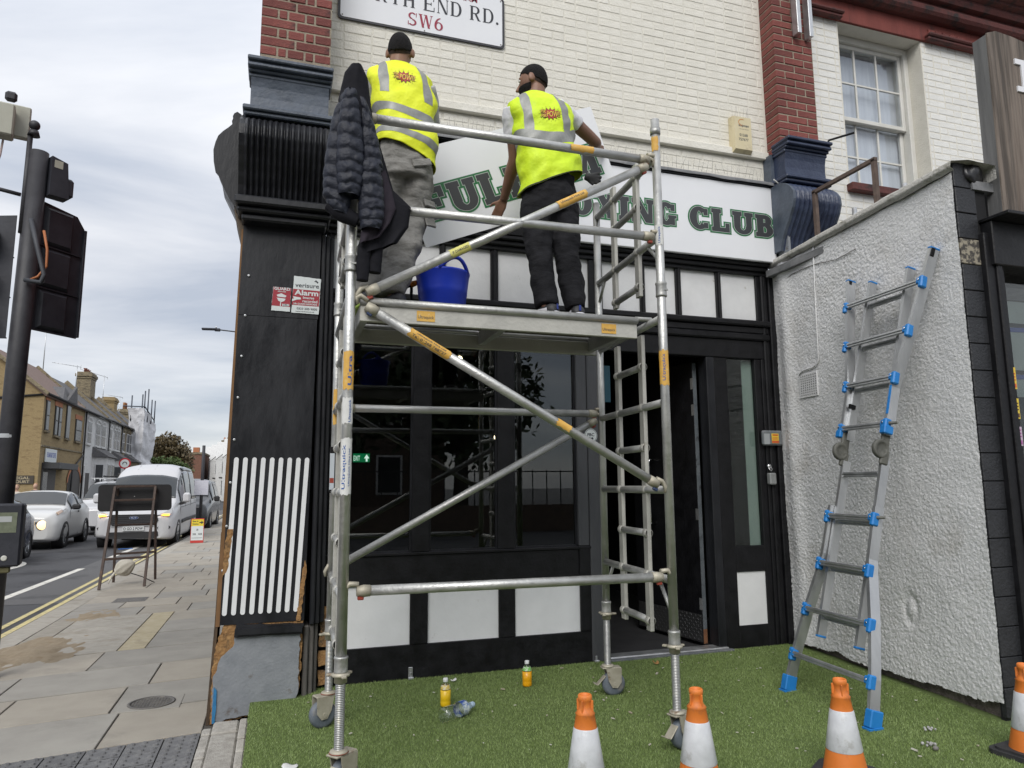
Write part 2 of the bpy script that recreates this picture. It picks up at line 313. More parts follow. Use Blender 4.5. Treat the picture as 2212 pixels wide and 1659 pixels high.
# stroke-built serif capitals: rect / slanted stem / arc, each grown by g for the outline layer
def glyph(ch, st, g=0.0):
    t, n, s, so = st['t'], st['n'], st['s'], st['o']      # thick stem, thin stroke, serif height, serif overhang
    P = []; 
    def rect(x0, y0, x1, y1): P.append([(x0 - g, y0 - g), (x1 + g, y0 - g), (x1 + g, y1 + g), (x0 - g, y1 + g)])
    def slant(x0, y0, x1, y1, w):                            # stem cut level at both ends; w measured level
        dx = (x1 - x0) / (y1 - y0); k = g * math.sqrt(1 + dx * dx)
        a, b = x0 - dx * g, x1 + dx * g
        P.append([(a - k, y0 - g), (a + w + k, y0 - g), (b + w + k, y1 + g), (b - k, y1 + g)])
    def arc(cx, cy, rx, ry, wx, wy, a0, a1, N=18):
        e = g / max(rx, ry)
        a0 = R_(a0) - (e if a1 - math.degrees(0) < 1e9 and abs(a1 - a0) < 359 else 0); a1 = R_(a1) + (e if abs(a1 - math.degrees(a0)) < 359 else 0)
        for i in range(N):
            q = []
            for tt, inn in ((i, 0), (i + 1, 0), (i + 1, 1), (i, 1)):
                a = a0 + (a1 - a0) * tt / N; ox = rx + g - inn * (wx + 2 * g); oy = ry + g - inn * (wy + 2 * g)
                q.append((cx + ox * math.cos(a), cy + oy * math.sin(a)))
            P.append(q)
    def stem(x, y0=0, y1=1, sl=(1, 1, 1, 1), w=None):        # sl: serifs left-bottom, right-bottom, left-top, right-top
        w = w or t; rect(x, y0, x + w, y1)
        if y0 == 0 and (sl[0] or sl[1]): rect(x - so * sl[0], 0, x + w + so * sl[1], s)
        if y1 == 1 and (sl[2] or sl[3]): rect(x - so * sl[2], 1 - s, x + w + so * sl[3], 1)
    W = .8
    if ch == 'F': stem(so, sl=(1, 1, 1, 0)); rect(so, 1 - max(n, s), .78, 1); rect(.78 - n, .66, .78, 1); rect(so + t, .46, .6, .46 + n); rect(.6 - n * .9, .38, .6, .62); W = .82
    elif ch == 'E': stem(so, sl=(1, 0, 1, 0)); rect(so, 1 - n, .78, 1); rect(.78 - n, .7, .78, 1); rect(so, 0, .82, n); rect(.82 - n, 0, .82, .3); rect(so + t, .47, .6, .47 + n); rect(.6 - n, .4, .6, .62); W = .86
    elif ch == 'L': stem(so, sl=(1, 0, 1, 1)); rect(so, 0, .8, max(n, s)); rect(.8 - n, 0, .8, .38); W = .84
    elif ch == 'H': stem(so); stem(.62); rect(so + t, .45, .62, .45 + n); W = .62 + t + so + .02
    elif ch == 'I': stem(so); W = t + 2 * so
    elif ch == 'U': stem(so, .34, 1, (0, 0, 1, 1)); stem(.64, .34, 1, (0, 0, 1, 1), st.get('t2', n)); x1 = .64 + st.get('t2', n); cx = (so + x1) / 2; rx = (x1 - so) / 2; arc(cx, .36, rx, .36, min(t, rx * .8) * .5 + st.get('t2', n) * .5, max(n, .1), 180, 360); W = x1 + so
    elif ch == 'A': slant(.02 + so, 0, .36, 1, n * 1.1); slant(.62, 0, .36, 1, t) if False else slant(.60, 0, .33, 1, t); rect(.22, .28, .72, .28 + n); rect(0, 0, so * 2 + n, s); rect(.60 - so, 0, .60 + t + so, s); rect(.22, 1 - s, .5, 1) if st.get('slab') else None; W = .62 + t + so
    elif ch == 'M': stem(so, sl=(1, 1, 1, 0), w=n * 1.2); stem(.86, sl=(1, 1, 0, 1)); slant(.44, .12, so, 1, t); slant(.50, .12, .86, 1, n); W = .86 + t + so
    elif ch == 'N': stem(so, sl=(1, 1, 1, 0), w=n); stem(.72, sl=(0, 0, 1, 1), w=n); slant(.72 + n - t, 0, so * .7, 1, t); W = .72 + n + so
    elif ch == 'X': slant(.56, 0, .06, 1, t); slant(.06, 0, .60, 1, n * 1.2); rect(0, 0, .34, s); rect(.50, 0, .60 + t, s); rect(0, 1 - s, .10 + t, 1); rect(.52, 1 - s, .86, 1); W = .88
    elif ch == 'T': rect(0, 1 - n, .82, 1); rect(0, .68, n, 1); rect(.82 - n, .68, .82, 1); stem(.41 - t / 2, 0, .98, (1, 1, 0, 0)); W = .82
    elif ch in 'OCG':
        rx = .42; arc(.42, .5, rx, .5, t * 1.05, max(n, .07), 0 if ch == 'O' else 42, 360 if ch == 'O' else 318, 30)
        if ch in 'CG': rect(.80 - n, .66, .80, .93)
        if ch == 'C': rect(.80 - n, .08, .80, .30)
        if ch == 'G': rect(.80 - t * .9, .04, .80, .44); rect(.52, .44 - s * .6, .88, .44)
        W = .86
    elif ch == 'D': stem(so, sl=(1, 0, 1, 0)); rect(so + t, 0, .42, n); rect(so + t, 1 - n, .42, 1); arc(.42, .5, .42, .5, t * 1.05, n, -90, 90); W = .87
    elif ch == 'B': stem(so, sl=(1, 0, 1, 0)); a = .46; [rect(so + t, y, a, y + n) for y in (0, .47, 1 - n)]; arc(a, .735, .30, .265, t, n, -90, 90); arc(a, .26 + n / 4, .36, .26 + n / 4, t, n, -90, 90); W = .84
    elif ch == 'R': stem(so, sl=(1, 1, 1, 0)); [rect(so + t, y, .44, y + n) for y in (.46, 1 - n)]; arc(.44, .73, .32, .27, t, n, -90, 90); slant(.62, 0, .36, .47, t); rect(.62, 0, .66 + t, s); W = .68 + t
    elif ch == 'S': arc(.34, .74, .31, .26, t * .9, n * 1.5, 35, 270); arc(.34, .25, .33, .25, t * .9, n * 1.5, -145, 90); rect(.62, .68, .62 + n, .98); rect(0, .02, n, .32); W = .70
    elif ch == 'W': slant(.28, 0, .06, 1, t); slant(.28 + t * .4, 0, .54, 1, n); slant(.74, 0, .50, 1, t); slant(.74 + t * .4, 0, 1.0, 1, n); rect(0, 1 - s, .3, 1); rect(.42, 1 - s, .68, 1); rect(.92, 1 - s, 1.14, 1); W = 1.12
    elif ch == '6': arc(.36, .32, .34, .32, t, n * 1.2, 0, 360, 24); arc(.58, .36, .56, .62, t, n, 100, 178); W = .74
    elif ch == '.': arc(.1, .09, .1, .09, .0999, .0899, 0, 360, 12); W = .2
    return P, W
SLAB = dict(t=.29, n=.17, s=.17, o=.07, t2=.25, slab=1); ROMAN = dict(t=.17, n=.055, s=.04, o=.07)
def put_glyphs(mb, txt, o, ex, ez, h, st, width=None, gap=.06, space=.35, g=0.0, off=0.0, narrow=1.0):
    ex = Vector(ex).normalized(); ez = Vector(ez).normalized(); nr = ex.cross(ez); o = Vector(o)
    lay = []; x = 0; wi = 0
    for ch in txt:
        if ch == ' ': x += space; wi += 1; continue
        P, W = glyph(ch, st, g / h); lay.append((x, P, wi)); x += W + gap
    x -= gap; sx = (width / x) if width else h * narrow
    k = 0
    for x0, P, wi in lay:
        for poly in P:
            k += 1; (mb[wi] if isinstance(mb, list) else mb).add([o + ex * ((x0 + p[0]) * sx) + ez * (p[1] * h) + nr * (off + (k % 40) * 1.2e-5) for p in poly], [(0, 1, 2, 3)])
    return mb
def pieces(name, mat, par, rects, c=.005):
    """each box (x0,x1,y0,y1,z0,z1) an object of its own"""
    return [MB().box(*r, c).build(name, mat, par) for r in rects]
# ================================================================ ground, road, pavement
PAV = -0.11; ROAD = -0.22
m_asph = M('asphalt', (.045, .046, .05), (.085, .085, .09), 90, .88, bump=.6, bscale=260, dirt=(.03, .03, .033), dirt_scale=.7, dirt_lo=.5, dirt_hi=.62)
m_asph2 = M('asphalt_worn', (.085, .085, .09), (.14, .138, .135), 120, .9, bump=.7, bscale=300, dirt=(.06, .06, .062), dirt_scale=.9)
m_slab = M('paving_slab', (.295, .268, .225), (.34, .31, .26), 3.5, .85, bump=.25, bscale=160, dirt=(.24, .22, .188), dirt_scale=1.6, dirt_lo=.56, dirt_hi=.72, objvar=.08)
m_slab2 = M('paving_slab_grey', (.26, .246, .22), (.305, .29, .258), 3.5, .85, bump=.25, bscale=160, dirt=(.21, .198, .175), dirt_scale=1.6, dirt_lo=.58, dirt_hi=.74, objvar=.10)
m_conc = M('concrete', (.27, .25, .21), (.33, .305, .26), 8, .9, bump=.5, bscale=200, dirt=(.24, .22, .19), dirt_scale=2.2)
m_joint = M('joint_mortar', (.05, .046, .04), (.085, .077, .065), 30, .95)
m_kerb = M('kerb_stone', (.31, .29, .25), (.37, .345, .30), 12, .85, bump=.4, bscale=180, dirt=(.24, .215, .17), dirt_scale=2, objvar=.06)
m_ypaint = M('yellow_paint', (.56, .47, .20), (.62, .54, .28), 30, .8, dirt=(.30, .27, .18), dirt_scale=14, dirt_lo=.5, dirt_hi=.62)
m_wpaint = M('white_road_paint', (.62, .60, .54), (.70, .68, .62), 30, .8, dirt=(.30, .29, .27), dirt_scale=12, dirt_lo=.52, dirt_hi=.66)
m_sand = M('sand', (.285, .225, .15), (.33, .27, .19), 25, .95, bump=.9, bscale=220, dirt=(.26, .19, .11), dirt_scale=9)
m_tact = M('tactile_block', (.115, .115, .12), (.165, .165, .165), 14, .85, bump=.4, bscale=200, dirt=(.10, .10, .10), dirt_scale=5, objvar=.12)
m_iron = M('cast_iron', (.12, .115, .11), (.20, .185, .165), 30, .6, metal=.6, bump=.3)
m_ground = M('ground_far', (.07, .07, .072), (.10, .10, .098), .8, .95)

MB().quad((-600, -300, -.30), (600, -300, -.30), (600, 700, -.30), (-600, 700, -.30)).build('ground', m_ground, kind='structure')
road = MB().quad((-8.7, -60, ROAD), (-2.63, -60, ROAD), (-2.63, 150, ROAD), (-8.7, 150, ROAD)).build('road', m_asph, kind='structure')
# worn lane strip beside the kerb (older asphalt left of the resurfaced lane)
MB().quad((-3.75, 12.0, ROAD + .004), (-2.66, 11.9, ROAD + .004), (-2.66, 60, ROAD + .004), (-3.60, 60, ROAD + .004)).build('lane_strip', m_asph2, kind='structure')
side_road = MB().quad((-2.62, -60, -.115), (60, -60, -.115), (60, -2.2, -.115), (-2.62, -2.2, -.115)).build('side_road', m_asph, kind='structure')
# far pavement under the terrace
MB().box(-11.6, -8.7, 8, 130, -.5, PAV).build('far_pavement', m_slab2, kind='structure')
pav = MB().box(-2.62, -.10, -2.2, 100, -.29, PAV - .012).build('pavement', m_joint, kind='structure')
fore = MB().box(-.10, 14, -2.2, 5.6, -.29, -.004).build('forecourt', m_conc, kind='structure')
# road markings
def marks():
    k = 0
    for off in (0.0, .17):
        a = MB(); xs = -3.05 + off
        a.quad((xs, -2, ROAD + .006), (xs + .075, -2, ROAD + .006), (xs + .075 + .12, 70, ROAD + .006), (xs + .12, 70, ROAD + .006)).build('yellow_line', m_ypaint, road)
    y = 5.6
    for (a, b) in ((-3.2, 0.9), (4.4, 8.8), (12.1, 16.75), (19.1, 22.6), (27, 30), (34.5, 37.5), (42, 45)):
        x = lambda t: -3.86 + .025 * (t - 12)
        MB().quad((x(a), a, ROAD + .008), (x(a) + .13, a, ROAD + .008), (x(b) + .13, b, ROAD + .008), (x(b), b, ROAD + .008)).build('white_dash', m_wpaint, road)
    # curved hatching nose of the junction marking
    mb = MB(); N = 26
    cx, cy, rx, ry = -5.75, 17.6, .70, 1.45
    for i in range(N):
        a0 = R_(-70 + 160 * i / N); a1 = R_(-70 + 160 * (i + 1) / N)
        P = lambda a, r: (cx + (rx + r) * math.cos(a), cy + (ry + r) * math.sin(a), ROAD + .008)
        mb.quad(P(a0, -.12), P(a0, .06), P(a1, .06), P(a1, -.12))
    mb.quad((-6.9, 16.1, ROAD + .009), (-5.35, 16.55, ROAD + .009), (-5.3, 16.75, ROAD + .009), (-6.9, 16.35, ROAD + .009))
    mb.build('curved_marking', m_wpaint, road)
marks()
# kerb stones
y = -2.0; i = 0
kx = lambda t: -2.62 + .006 * max(0, t - 8)
while y < 60:
    L = 0.9 + .05 * random.random()
    x0, x1 = kx(y), kx(y + L)
    z = PAV + random.uniform(-.003, .002)
    p = [(x0, y + .004), (x0 + .26, y + .004), (x1 + .26, y + L - .004), (x1, y + L - .004)]
    MB().add([(a, b, -.28) for a, b in p] + [(a, b, z - .012) for a, b in p] + [(p[0][0] + .012, p[0][1] + .004, z), (p[1][0] - .003, p[1][1] + .004, z), (p[2][0] - .003, p[2][1] - .004, z), (p[3][0] + .012, p[3][1] - .004, z)],
             [(0, 1, 5, 4), (1, 2, 6, 5), (2, 3, 7, 6), (3, 0, 4, 7), (4, 5, 9, 8), (5, 6, 10, 9), (6, 7, 11, 10), (7, 4, 8, 11), (8, 9, 10, 11)]).build('kerb_stone', m_kerb, pav)
    y += L; i += 1
# paving slabs: skewed rows, staggered joints
SK = .18
def slab(x0, x1, t0, t1, mat, name='slab', z=None, gap=.011):
    z = PAV + random.uniform(-.0025, .0015) if z is None else z
    g = gap / 2
    P = lambda x, t: (x, t + SK * x)
    p = [P(x0 + g, t0 + g), P(x1 - g, t0 + g), P(x1 - g, t1 - g), P(x0 + g, t1 - g)]
    c = .004; q = [(p[0][0] + c, p[0][1] + c), (p[1][0] - c, p[1][1] + c), (p[2][0] - c, p[2][1] - c), (p[3][0] + c, p[3][1] - c)]
    tl = [random.uniform(-.002, .002) for _ in range(4)]
    return MB().add([(a, b, PAV - .03) for a, b in p] + [(p[k][0], p[k][1], z - .004 + tl[k]) for k in range(4)] + [(q[k][0], q[k][1], z + tl[k]) for k in range(4)],
                    [(0, 1, 5, 4), (1, 2, 6, 5), (2, 3, 7, 6), (3, 0, 4, 7), (4, 5, 9, 8), (5, 6, 10, 9), (6, 7, 11, 10), (7, 4, 8, 11), (8, 9, 10, 11)]).build(name, mat, pav)
XL, XR = -2.35, -.38
def row(t0, t1, cuts, mats=None):
    xs = [XL] + sorted(cuts) + [XR]
    for k in range(len(xs) - 1): slab(xs[k], xs[k + 1], t0, t1, (mats[k] if mats else random.choice((m_slab, m_slab, m_slab2))))
row(5.13, 5.86, [-.95], [m_slab2, m_slab])                        # large slab behind the tactile blocks
row(5.87, 6.55, [-1.72, -1.02], [m_slab, m_slab, m_slab2])
row(6.56, 7.26, [-1.88, -.885])
row(7.27, 7.98, [-1.45], [m_slab, m_slab2])
# pale concrete patch with a tar-stained strip and the slabs right of it
slab(-2.35, -2.12, 8.0, 10.12, m_conc, 'concrete_patch'); slab(-2.12, -1.36, 8.0, 8.72, m_kerb, 'concrete_patch'); slab(-2.12, -1.36, 8.725, 9.42, m_kerb, 'concrete_patch'); slab(-2.12, -1.36, 9.425, 10.12, m_kerb, 'concrete_patch')
m_ystrip = M('stained_strip', (.36, .31, .20), (.42, .37, .26), 9, .9, dirt=(.28, .24, .17), dirt_scale=5)
slab(-1.36, -1.13, 8.0, 10.12, m_ystrip, 'stained_strip', gap=.004)
slab(-1.13, -.38, 8.0, 8.75, m_slab2); slab(-1.13, -.38, 8.76, 9.45, m_slab2); slab(-1.13, -.38, 9.46, 10.12, m_slab)
t = 10.13; k = 0
while t < 44:
    d = .62 if t < 26 else .9
    o = (-.45, -.05, .32)[k % 3] + random.uniform(-.06, .06)
    cuts = [c for c in (XL + .55 + o, XL + 1.2 + o, XL + 1.75 + o) if XL + .2 < c < XR - .2]
    row(t, t + d, cuts); t += d + .004; k += 1
slab(XL, XR, 44.1, 90, m_slab2, 'slab')
# slabs in front of the tactile blocks, out towards the camera
for t0 in (2.6, 1.8, 1.0, .2, -.6, -1.5):
    row(t0, t0 + .78, [-1.7, -1.05])
slab(XL, -1.62, 3.42, 5.12, m_slab2)
# tactile blocks
def dome(mb, x, y, z, r=.0125, h=.006):
    n = 8; vs = [(x + r * math.cos(2 * math.pi * i / n), y + r * math.sin(2 * math.pi * i / n), z) for i in range(n)] + [(x + .72 * r * math.cos(2 * math.pi * i / n), y + .72 * r * math.sin(2 * math.pi * i / n), z + h) for i in range(n)]
    mb.add(vs, [(i, (i + 1) % n, n + (i + 1) % n, n + i) for i in range(n)] + [tuple(range(n, 2 * n))], False)
tm = MB(); S = .2
tm.add([(0.004, 0.004, -.04), (S - .004, .004 + SK * S, -.04), (S - .004, S - .004 + SK * S, -.04), (.004, S - .004, -.04), (.004, .004, 0), (S - .004, .004 + SK * S, 0), (S - .004, S - .004 + SK * S, 0), (.004, S - .004, 0)], [(0, 1, 5, 4), (1, 2, 6, 5), (2, 3, 7, 6), (3, 0, 4, 7), (4, 5, 6, 7)])
for a in range(3):
    for b in range(3):
        xx = .035 + .065 * a; dome(tm, xx, .035 + .065 * b + SK * xx, 0, .0185, .009)
t0 = tm.build('tactile_block', m_tact, pav); tme = t0.data; first = True
for i in range(6):
    for j in range(8):
        x = -.385 - S * (i + 1); tt = 5.11 - S * (j + 1); yy = tt + SK * x
        if first: t0.location = (x, yy, PAV + .001); first = False
        else: mesh_obj('tactile_block', tme, m_tact, pav, (x, yy, PAV + .001 + random.uniform(-.002, .002)))
# granite border between pavement and turf
m_gran = M('granite_sett', (.30, .28, .25), (.42, .40, .36), 20, .9, bump=.6, bscale=120, dirt=(.18, .17, .15), dirt_scale=4, objvar=.12)
y = .5
while y < 5.0:
    L = random.uniform(.42, .62); L = min(L, 5.06 - y)
    MB().box(-.315, -.165, y + .006, y + L - .006, -.2, -.06 + random.uniform(-.006, .004), .010).build('border_stone', m_gran, pav); y += L
for x0, x1, zz in ((-.378, -.322, -.09), (-.158, -.112, -.02)):
    y = .5
    while y < (5.0 if x0 < -.3 else 4.85):
        L = random.uniform(.12, .22)
        MB().box(x0, x1, y + .005, y + L - .005, -.2, zz + random.uniform(-.008, .006), .008).build('border_sett', m_gran, pav); y += L
# round cover set in a square frame
fr = MB(); fx, fy = -.78, 5.83
fr.box(fx - .20, fx + .20, fy - .17, fy + .17, PAV - .03, PAV + .003, .003); cv = fr.build('cover_frame', m_slab2, pav)
mb = MB(); mb.lathe([(.155, 0), (.155, .006), (.135, .006), (.135, .002), (0.001, .002)], (fx, fy, PAV + .002), n=36, cap1=False)
for i in range(-6, 7):
    r = math.sqrt(max(0, .125 ** 2 - (i * .02) ** 2))
    if r > .02:
        mb.box(fx + i * .02 - .003, fx + i * .02 + .003, fy - r, fy + r, PAV + .004, PAV + .0065); mb.box(fx - r, fx + r, fy + i * .02 - .003, fy + i * .02 + .003, PAV + .004, PAV + .0067)
mb.build('manhole_cover', m_iron, origin=(fx, fy, PAV), label='round cast iron drain cover set in the pavement slabs', cat='drain cover')
mb = MB(); mb.box(-2.02, -1.62, 10.9, 11.3, PAV - .02, PAV + .004, .002); mb.box(-1.99, -1.65, 10.93, 11.27, PAV, PAV + .006, .003)
mb.build('access_cover', m_iron, origin=(-1.82, 11.1, PAV), label='flat square service cover in pavement near the temporary road sign', cat='drain cover')
# spilt sand along the kerb
def heap(name, cx, cy, rx, ry, h, seed, label):
    N = 46; u = np.linspace(-1, 1, N); X, Y = np.meshgrid(u, u)
    r = np.sqrt(X * X + Y * Y) + 1.5 * (fnoise(X * 3.2 + seed, Y * 3.2 + 3, 5) - .5)
    Z = PAV - .006 + h * np.clip(1 - r, -.2, 1) ** 1 * (.5 + fnoise(X * 5 + seed, Y * 5, 4)) + .004 * (fnoise(X * 22, Y * 22 + seed, 2) - .5)
    V = np.stack([cx + X * rx + .1 * Y * rx, cy + Y * ry, Z], -1).reshape(-1, 3)
    F = [(j * N + i, j * N + i + 1, (j + 1) * N + i + 1, (j + 1) * N + i) for j in range(N - 1) for i in range(N - 1) if max(r[j, i], r[j + 1, i + 1]) < 1.02]
    np_obj(name, V, F, m_sand, kind='stuff', label=label, cat='sand')
heap('spilt_sand', -2.12, 7.95, .45, .75, .030, 1.0, 'brown sand spilt over the kerb edge of the pavement')
heap('sand_streak', -2.0, 9.9, .33, .55, .014, 5.0, 'thin streak of sand on the slabs below the road sign')
# ---------------------------------------------------------------- artificial turf
m_turfb = M('turf_backing', (.075, .11, .028), (.10, .14, .04), 20, .95)
turf = MB().box(-.108, 4.4, .3, 5.395, -.02, .004).build('turf', m_turfb, kind='structure')
m_blade = bpy.data.materials.new('turf_blade'); m_blade.use_nodes = True
_b = m_blade.node_tree.nodes['Principled BSDF']; _b.inputs['Roughness'].default_value = .55
_tc = m_blade.node_tree.nodes.new('ShaderNodeTexCoord'); _no = m_blade.node_tree.nodes.new('ShaderNodeTexNoise'); _no.inputs['Scale'].default_value = 1.6; _no.inputs['Detail'].default_value = 5
_n2 = m_blade.node_tree.nodes.new('ShaderNodeTexWhiteNoise'); _n2.noise_dimensions = '3D'
_sn = m_blade.node_tree.nodes.new('ShaderNodeVectorMath'); _sn.operation = 'SNAP'; _sn.inputs[1].default_value = (.012, .012, 10)
_cr = m_blade.node_tree.nodes.new('ShaderNodeValToRGB'); _e = _cr.color_ramp.elements; _e[0].color = (.125, .195, .048, 1); _e[1].color = (.25, .325, .112, 1)
_ad = m_blade.node_tree.nodes.new('ShaderNodeMath'); _ad.operation = 'ADD'; _mu = m_blade.node_tree.nodes.new('ShaderNodeMath'); _mu.operation = 'MULTIPLY'; _mu.inputs[1].default_value = .35
_lk = m_blade.node_tree.links.new; _lk(_tc.outputs['Object'], _no.inputs[0]); _lk(_tc.outputs['Object'], _sn.inputs[0]); _lk(_sn.outputs[0], _n2.inputs[0]); _lk(_n2.outputs[0], _mu.inputs[0]); _lk(_mu.outputs[0], _ad.inputs[0]); _mu2 = m_blade.node_tree.nodes.new('ShaderNodeMath'); _mu2.operation = 'MULTIPLY'; _mu2.inputs[1].default_value = .85; _lk(_no.outputs[0], _mu2.inputs[0]); _lk(_mu2.outputs[0], _ad.inputs[1]); _lk(_ad.outputs[0], _cr.inputs[0]); _lk(_cr.outputs[0], _b.inputs['Base Color'])
def turf_blades():
    rng = np.random.RandomState(3)
    parts = []
    for (x0, x1, y0, y1, n) in ((-.11, 4.3, 2.0, 5.39, 330000), (-.11, 4.3, .4, 2.0, 60000)):
        x = rng.uniform(x0, x1, n); y = rng.uniform(y0, y1, n); parts.append(np.stack([x, y], 1))
    P = np.concatenate(parts); n = len(P)
    wallx = 4.115 + (P[:, 1] - 3.286) * (.255 / 2.124) - .03 - .02 * fnoise(P[:, 1] * 9, P[:, 1] * 0, 3)
    keep = (P[:, 0] < wallx) & ~((P[:, 1] > 5.16) & (P[:, 0] < .24)) & ~((P[:, 0] > 2.5) & (P[:, 0] < 3.7) & (P[:, 1] > 5.34))
    P = P[keep]; n = len(P)
    a = rng.uniform(0, 2 * np.pi, n); h = rng.uniform(.007, .015, n) * (.7 + .6 * fnoise(P[:, 0] * 3, P[:, 1] * 3, 3)); w = rng.uniform(.0012, .0021, n)
    lean = rng.uniform(.1, 1.0, n) * h; la = rng.uniform(0, 2 * np.pi, n)
    dx, dy = np.cos(a) * w, np.sin(a) * w
    V = np.empty((n, 3, 3)); V[:, 0] = np.stack([P[:, 0] - dx, P[:, 1] - dy, np.full(n, .003)], 1); V[:, 1] = np.stack([P[:, 0] + dx, P[:, 1] + dy, np.full(n, .003)], 1)
    V[:, 2] = np.stack([P[:, 0] + np.cos(la) * lean, P[:, 1] + np.sin(la) * lean, .003 + h], 1)
    np_obj('turf_blades', V.reshape(-1, 3), np.arange(3 * n).reshape(-1, 3), m_blade, turf, smooth=False, kind='stuff')
turf_blades()
# ================================================================ corner shop building
FY = 5.41
m_black = M('black_gloss_paint', (.006, .006, .007), (.010, .010, .012), 9, .38, rough2=.55, bump=.22, bscale=38, spec=.3, dirt=(.05, .048, .045), dirt_scale=16, dirt_lo=.70, dirt_hi=.76)
m_blackw = M('black_paint_worn', (.009, .0095, .012), (.017, .018, .022), 7, .34, rough2=.55, spec=.4, bump=.22, bscale=30, stretch=(1, 1, .35), dirt=(.10, .09, .08), dirt_scale=11, dirt_lo=.70, dirt_hi=.76)
m_blkdull = M('black_matt_paint', (.006, .006, .007), (.010, .010, .011), 9, .6, bump=.1, spec=.2)
m_slate = M('slate_blue_paint', (.06, .075, .10), (.10, .12, .155), 8, .42, rough2=.6, bump=.4, bscale=40, dirt=(.30, .30, .28), dirt_scale=9, dirt_lo=.72, dirt_hi=.78)
m_navy = M('navy_paint', (.022, .032, .07), (.04, .055, .10), 8, .4, bump=.4, bscale=40, dirt=(.24, .13, .09), dirt_scale=7, dirt_lo=.66, dirt_hi=.74)
m_grey = M('grey_paint', (.20, .215, .235), (.25, .265, .285), 10, .6, bump=.3, bscale=60, dirt=(.12, .10, .085), dirt_scale=7, dirt_lo=.62, dirt_hi=.72)
m_fibre = M('torn_fibreboard', (.25, .13, .05), (.38, .22, .09), 24, .95, bump=1.2, bscale=60, dirt=(.09, .06, .035), dirt_scale=10, dirt_lo=.52, dirt_hi=.66)
m_rot = M('rotten_timber', (.045, .032, .022), (.13, .085, .05), 14, .95, bump=1.2, bscale=50, stretch=(1, 1, .25))
m_wht = M('white_panel_paint', (.72, .73, .74), (.77, .78, .79), 5, .45, bump=.06, bscale=40, dirt=(.46, .45, .42), dirt_scale=6, dirt_lo=.66, dirt_hi=.78)
m_whtold = M('white_paint_scuffed', (.64, .645, .65), (.71, .715, .72), 5, .55, bump=.15, bscale=50, dirt=(.30, .27, .21), dirt_scale=7, dirt_lo=.64, dirt_hi=.74)
m_brickw = M('white_painted_brick', (.70, .675, .60), (.76, .735, .665), 6, .75, bump=.55, bscale=55, dirt=(.50, .45, .36), dirt_scale=5.5, dirt_lo=.61, dirt_hi=.76, objvar=.03)
m_mortw = M('white_painted_mortar', (.66, .635, .56), (.72, .695, .62), 8, .85, bump=.5, bscale=60, dirt=(.50, .46, .38), dirt_scale=6, dirt_lo=.62, dirt_hi=.76)
m_brickw2 = M('white_painted_brick_cool', (.72, .715, .68), (.78, .775, .745), 6, .75, bump=.45, bscale=55, dirt=(.60, .57, .46), dirt_scale=3.5, dirt_lo=.60, dirt_hi=.76, objvar=.03)
m_brickr = M('red_brick', (.155, .040, .034), (.215, .062, .050), 9, .82, bump=.6, bscale=70, dirt=(.085, .035, .032), dirt_scale=7, dirt_lo=.54, dirt_hi=.72, objvar=.22)
m_mortar = M('grey_mortar', (.26, .22, .17), (.34, .29, .22), 18, .95, bump=.6, bscale=80)
m_lead = M('lead_flashing', (.15, .155, .16), (.24, .24, .245), 8, .6, metal=.3, bump=.4, bscale=40)
m_room = M('dark_interior', (.012, .012, .013), (.018, .018, .018), 3, .9)
m_floor = M('dark_floor', (.03, .03, .032), (.045, .045, .047), 6, .55)
m_glass = glass_mat('shop_glass', (.80, .84, .83), 1.62)
m_chrome = M('chrome', (.75, .75, .76), rough=.12, metal=1)
m_alu = M('aluminium', (.52, .53, .54), (.62, .63, .64), 14, .38, metal=.85, rough2=.5, bump=.12, bscale=60)

shop = thing('corner_shop', 'black and white timber shopfront in a cream painted brick corner building', 'shop building', (2.1, FY, 0))
S = shop
# --- shopfront timber
b = MB(); b.box(.30, 2.53, 5.41, 5.50, 0.0, .24, .004).build('plinth', m_black, S)
pieces('stallriser_stile', m_black, S, [(x0, x1, 5.405, 5.50, .2402, .672) for x0, x1 in ((.30, .44), (.978, 1.112), (1.667, 1.80), (2.352, 2.53))])
MB().box(.30, 2.53, 5.41, 5.50, .6722, .885, .004).build('stallriser_rail', m_black, S)
for x0, x1, z0, z1 in ((.44, .978, .256, .668), (1.112, 1.667, .246, .672), (1.80, 2.352, .232, .664)):
    mb = MB(); mb.box(x0 - .002, x1 + .002, 5.428, 5.46, .2, .70); p = mb.build('panel', m_wht, S)
MB().box(.30, 2.53, 5.395, 5.50, .8852, .905, .003).build('window_sill', m_black, S)
pieces('mullion', m_black, S, [(x0, x1, 5.412, 5.50, .905, 2.53) for x0, x1 in ((.36, .50), (.985, 1.12), (1.665, 1.803))])
m_post = M('charcoal_post', (.05, .052, .058), (.07, .072, .078), 6, .5, bump=.4, bscale=30, stretch=(1, 1, .2))
mb = MB(); mb.box(2.345, 2.44, 5.40, 5.50, .905, 2.53, .008); mb.box(2.442, 2.56, 5.392, 5.50, .0, 2.53, .008); mb.build('door_post', m_post, S)
MB().box(2.346, 2.4399, 5.398, 5.5, .6, .904).build('post_foot', m_black, S)
for x0, x1 in ((.50, .985), (1.12, 1.665), (1.803, 2.345)):
    g = MB().box(x0 - .01, x1 + .01, 5.452, 5.458, .90, 2.54).build('pane', m_glass, S)
    mb = MB(); e = .014
    for a in ((x0, x0 + e, .905, 2.53), (x1 - e, x1, .905, 2.53), (x0 + e, x1 - e, .905, .905 + e), (x0 + e, x1 - e, 2.53 - e, 2.53)): mb.box(a[0], a[1], 5.436, 5.4515, a[2], a[3])
    mb.build('glazing_bead', m_blackw, g)
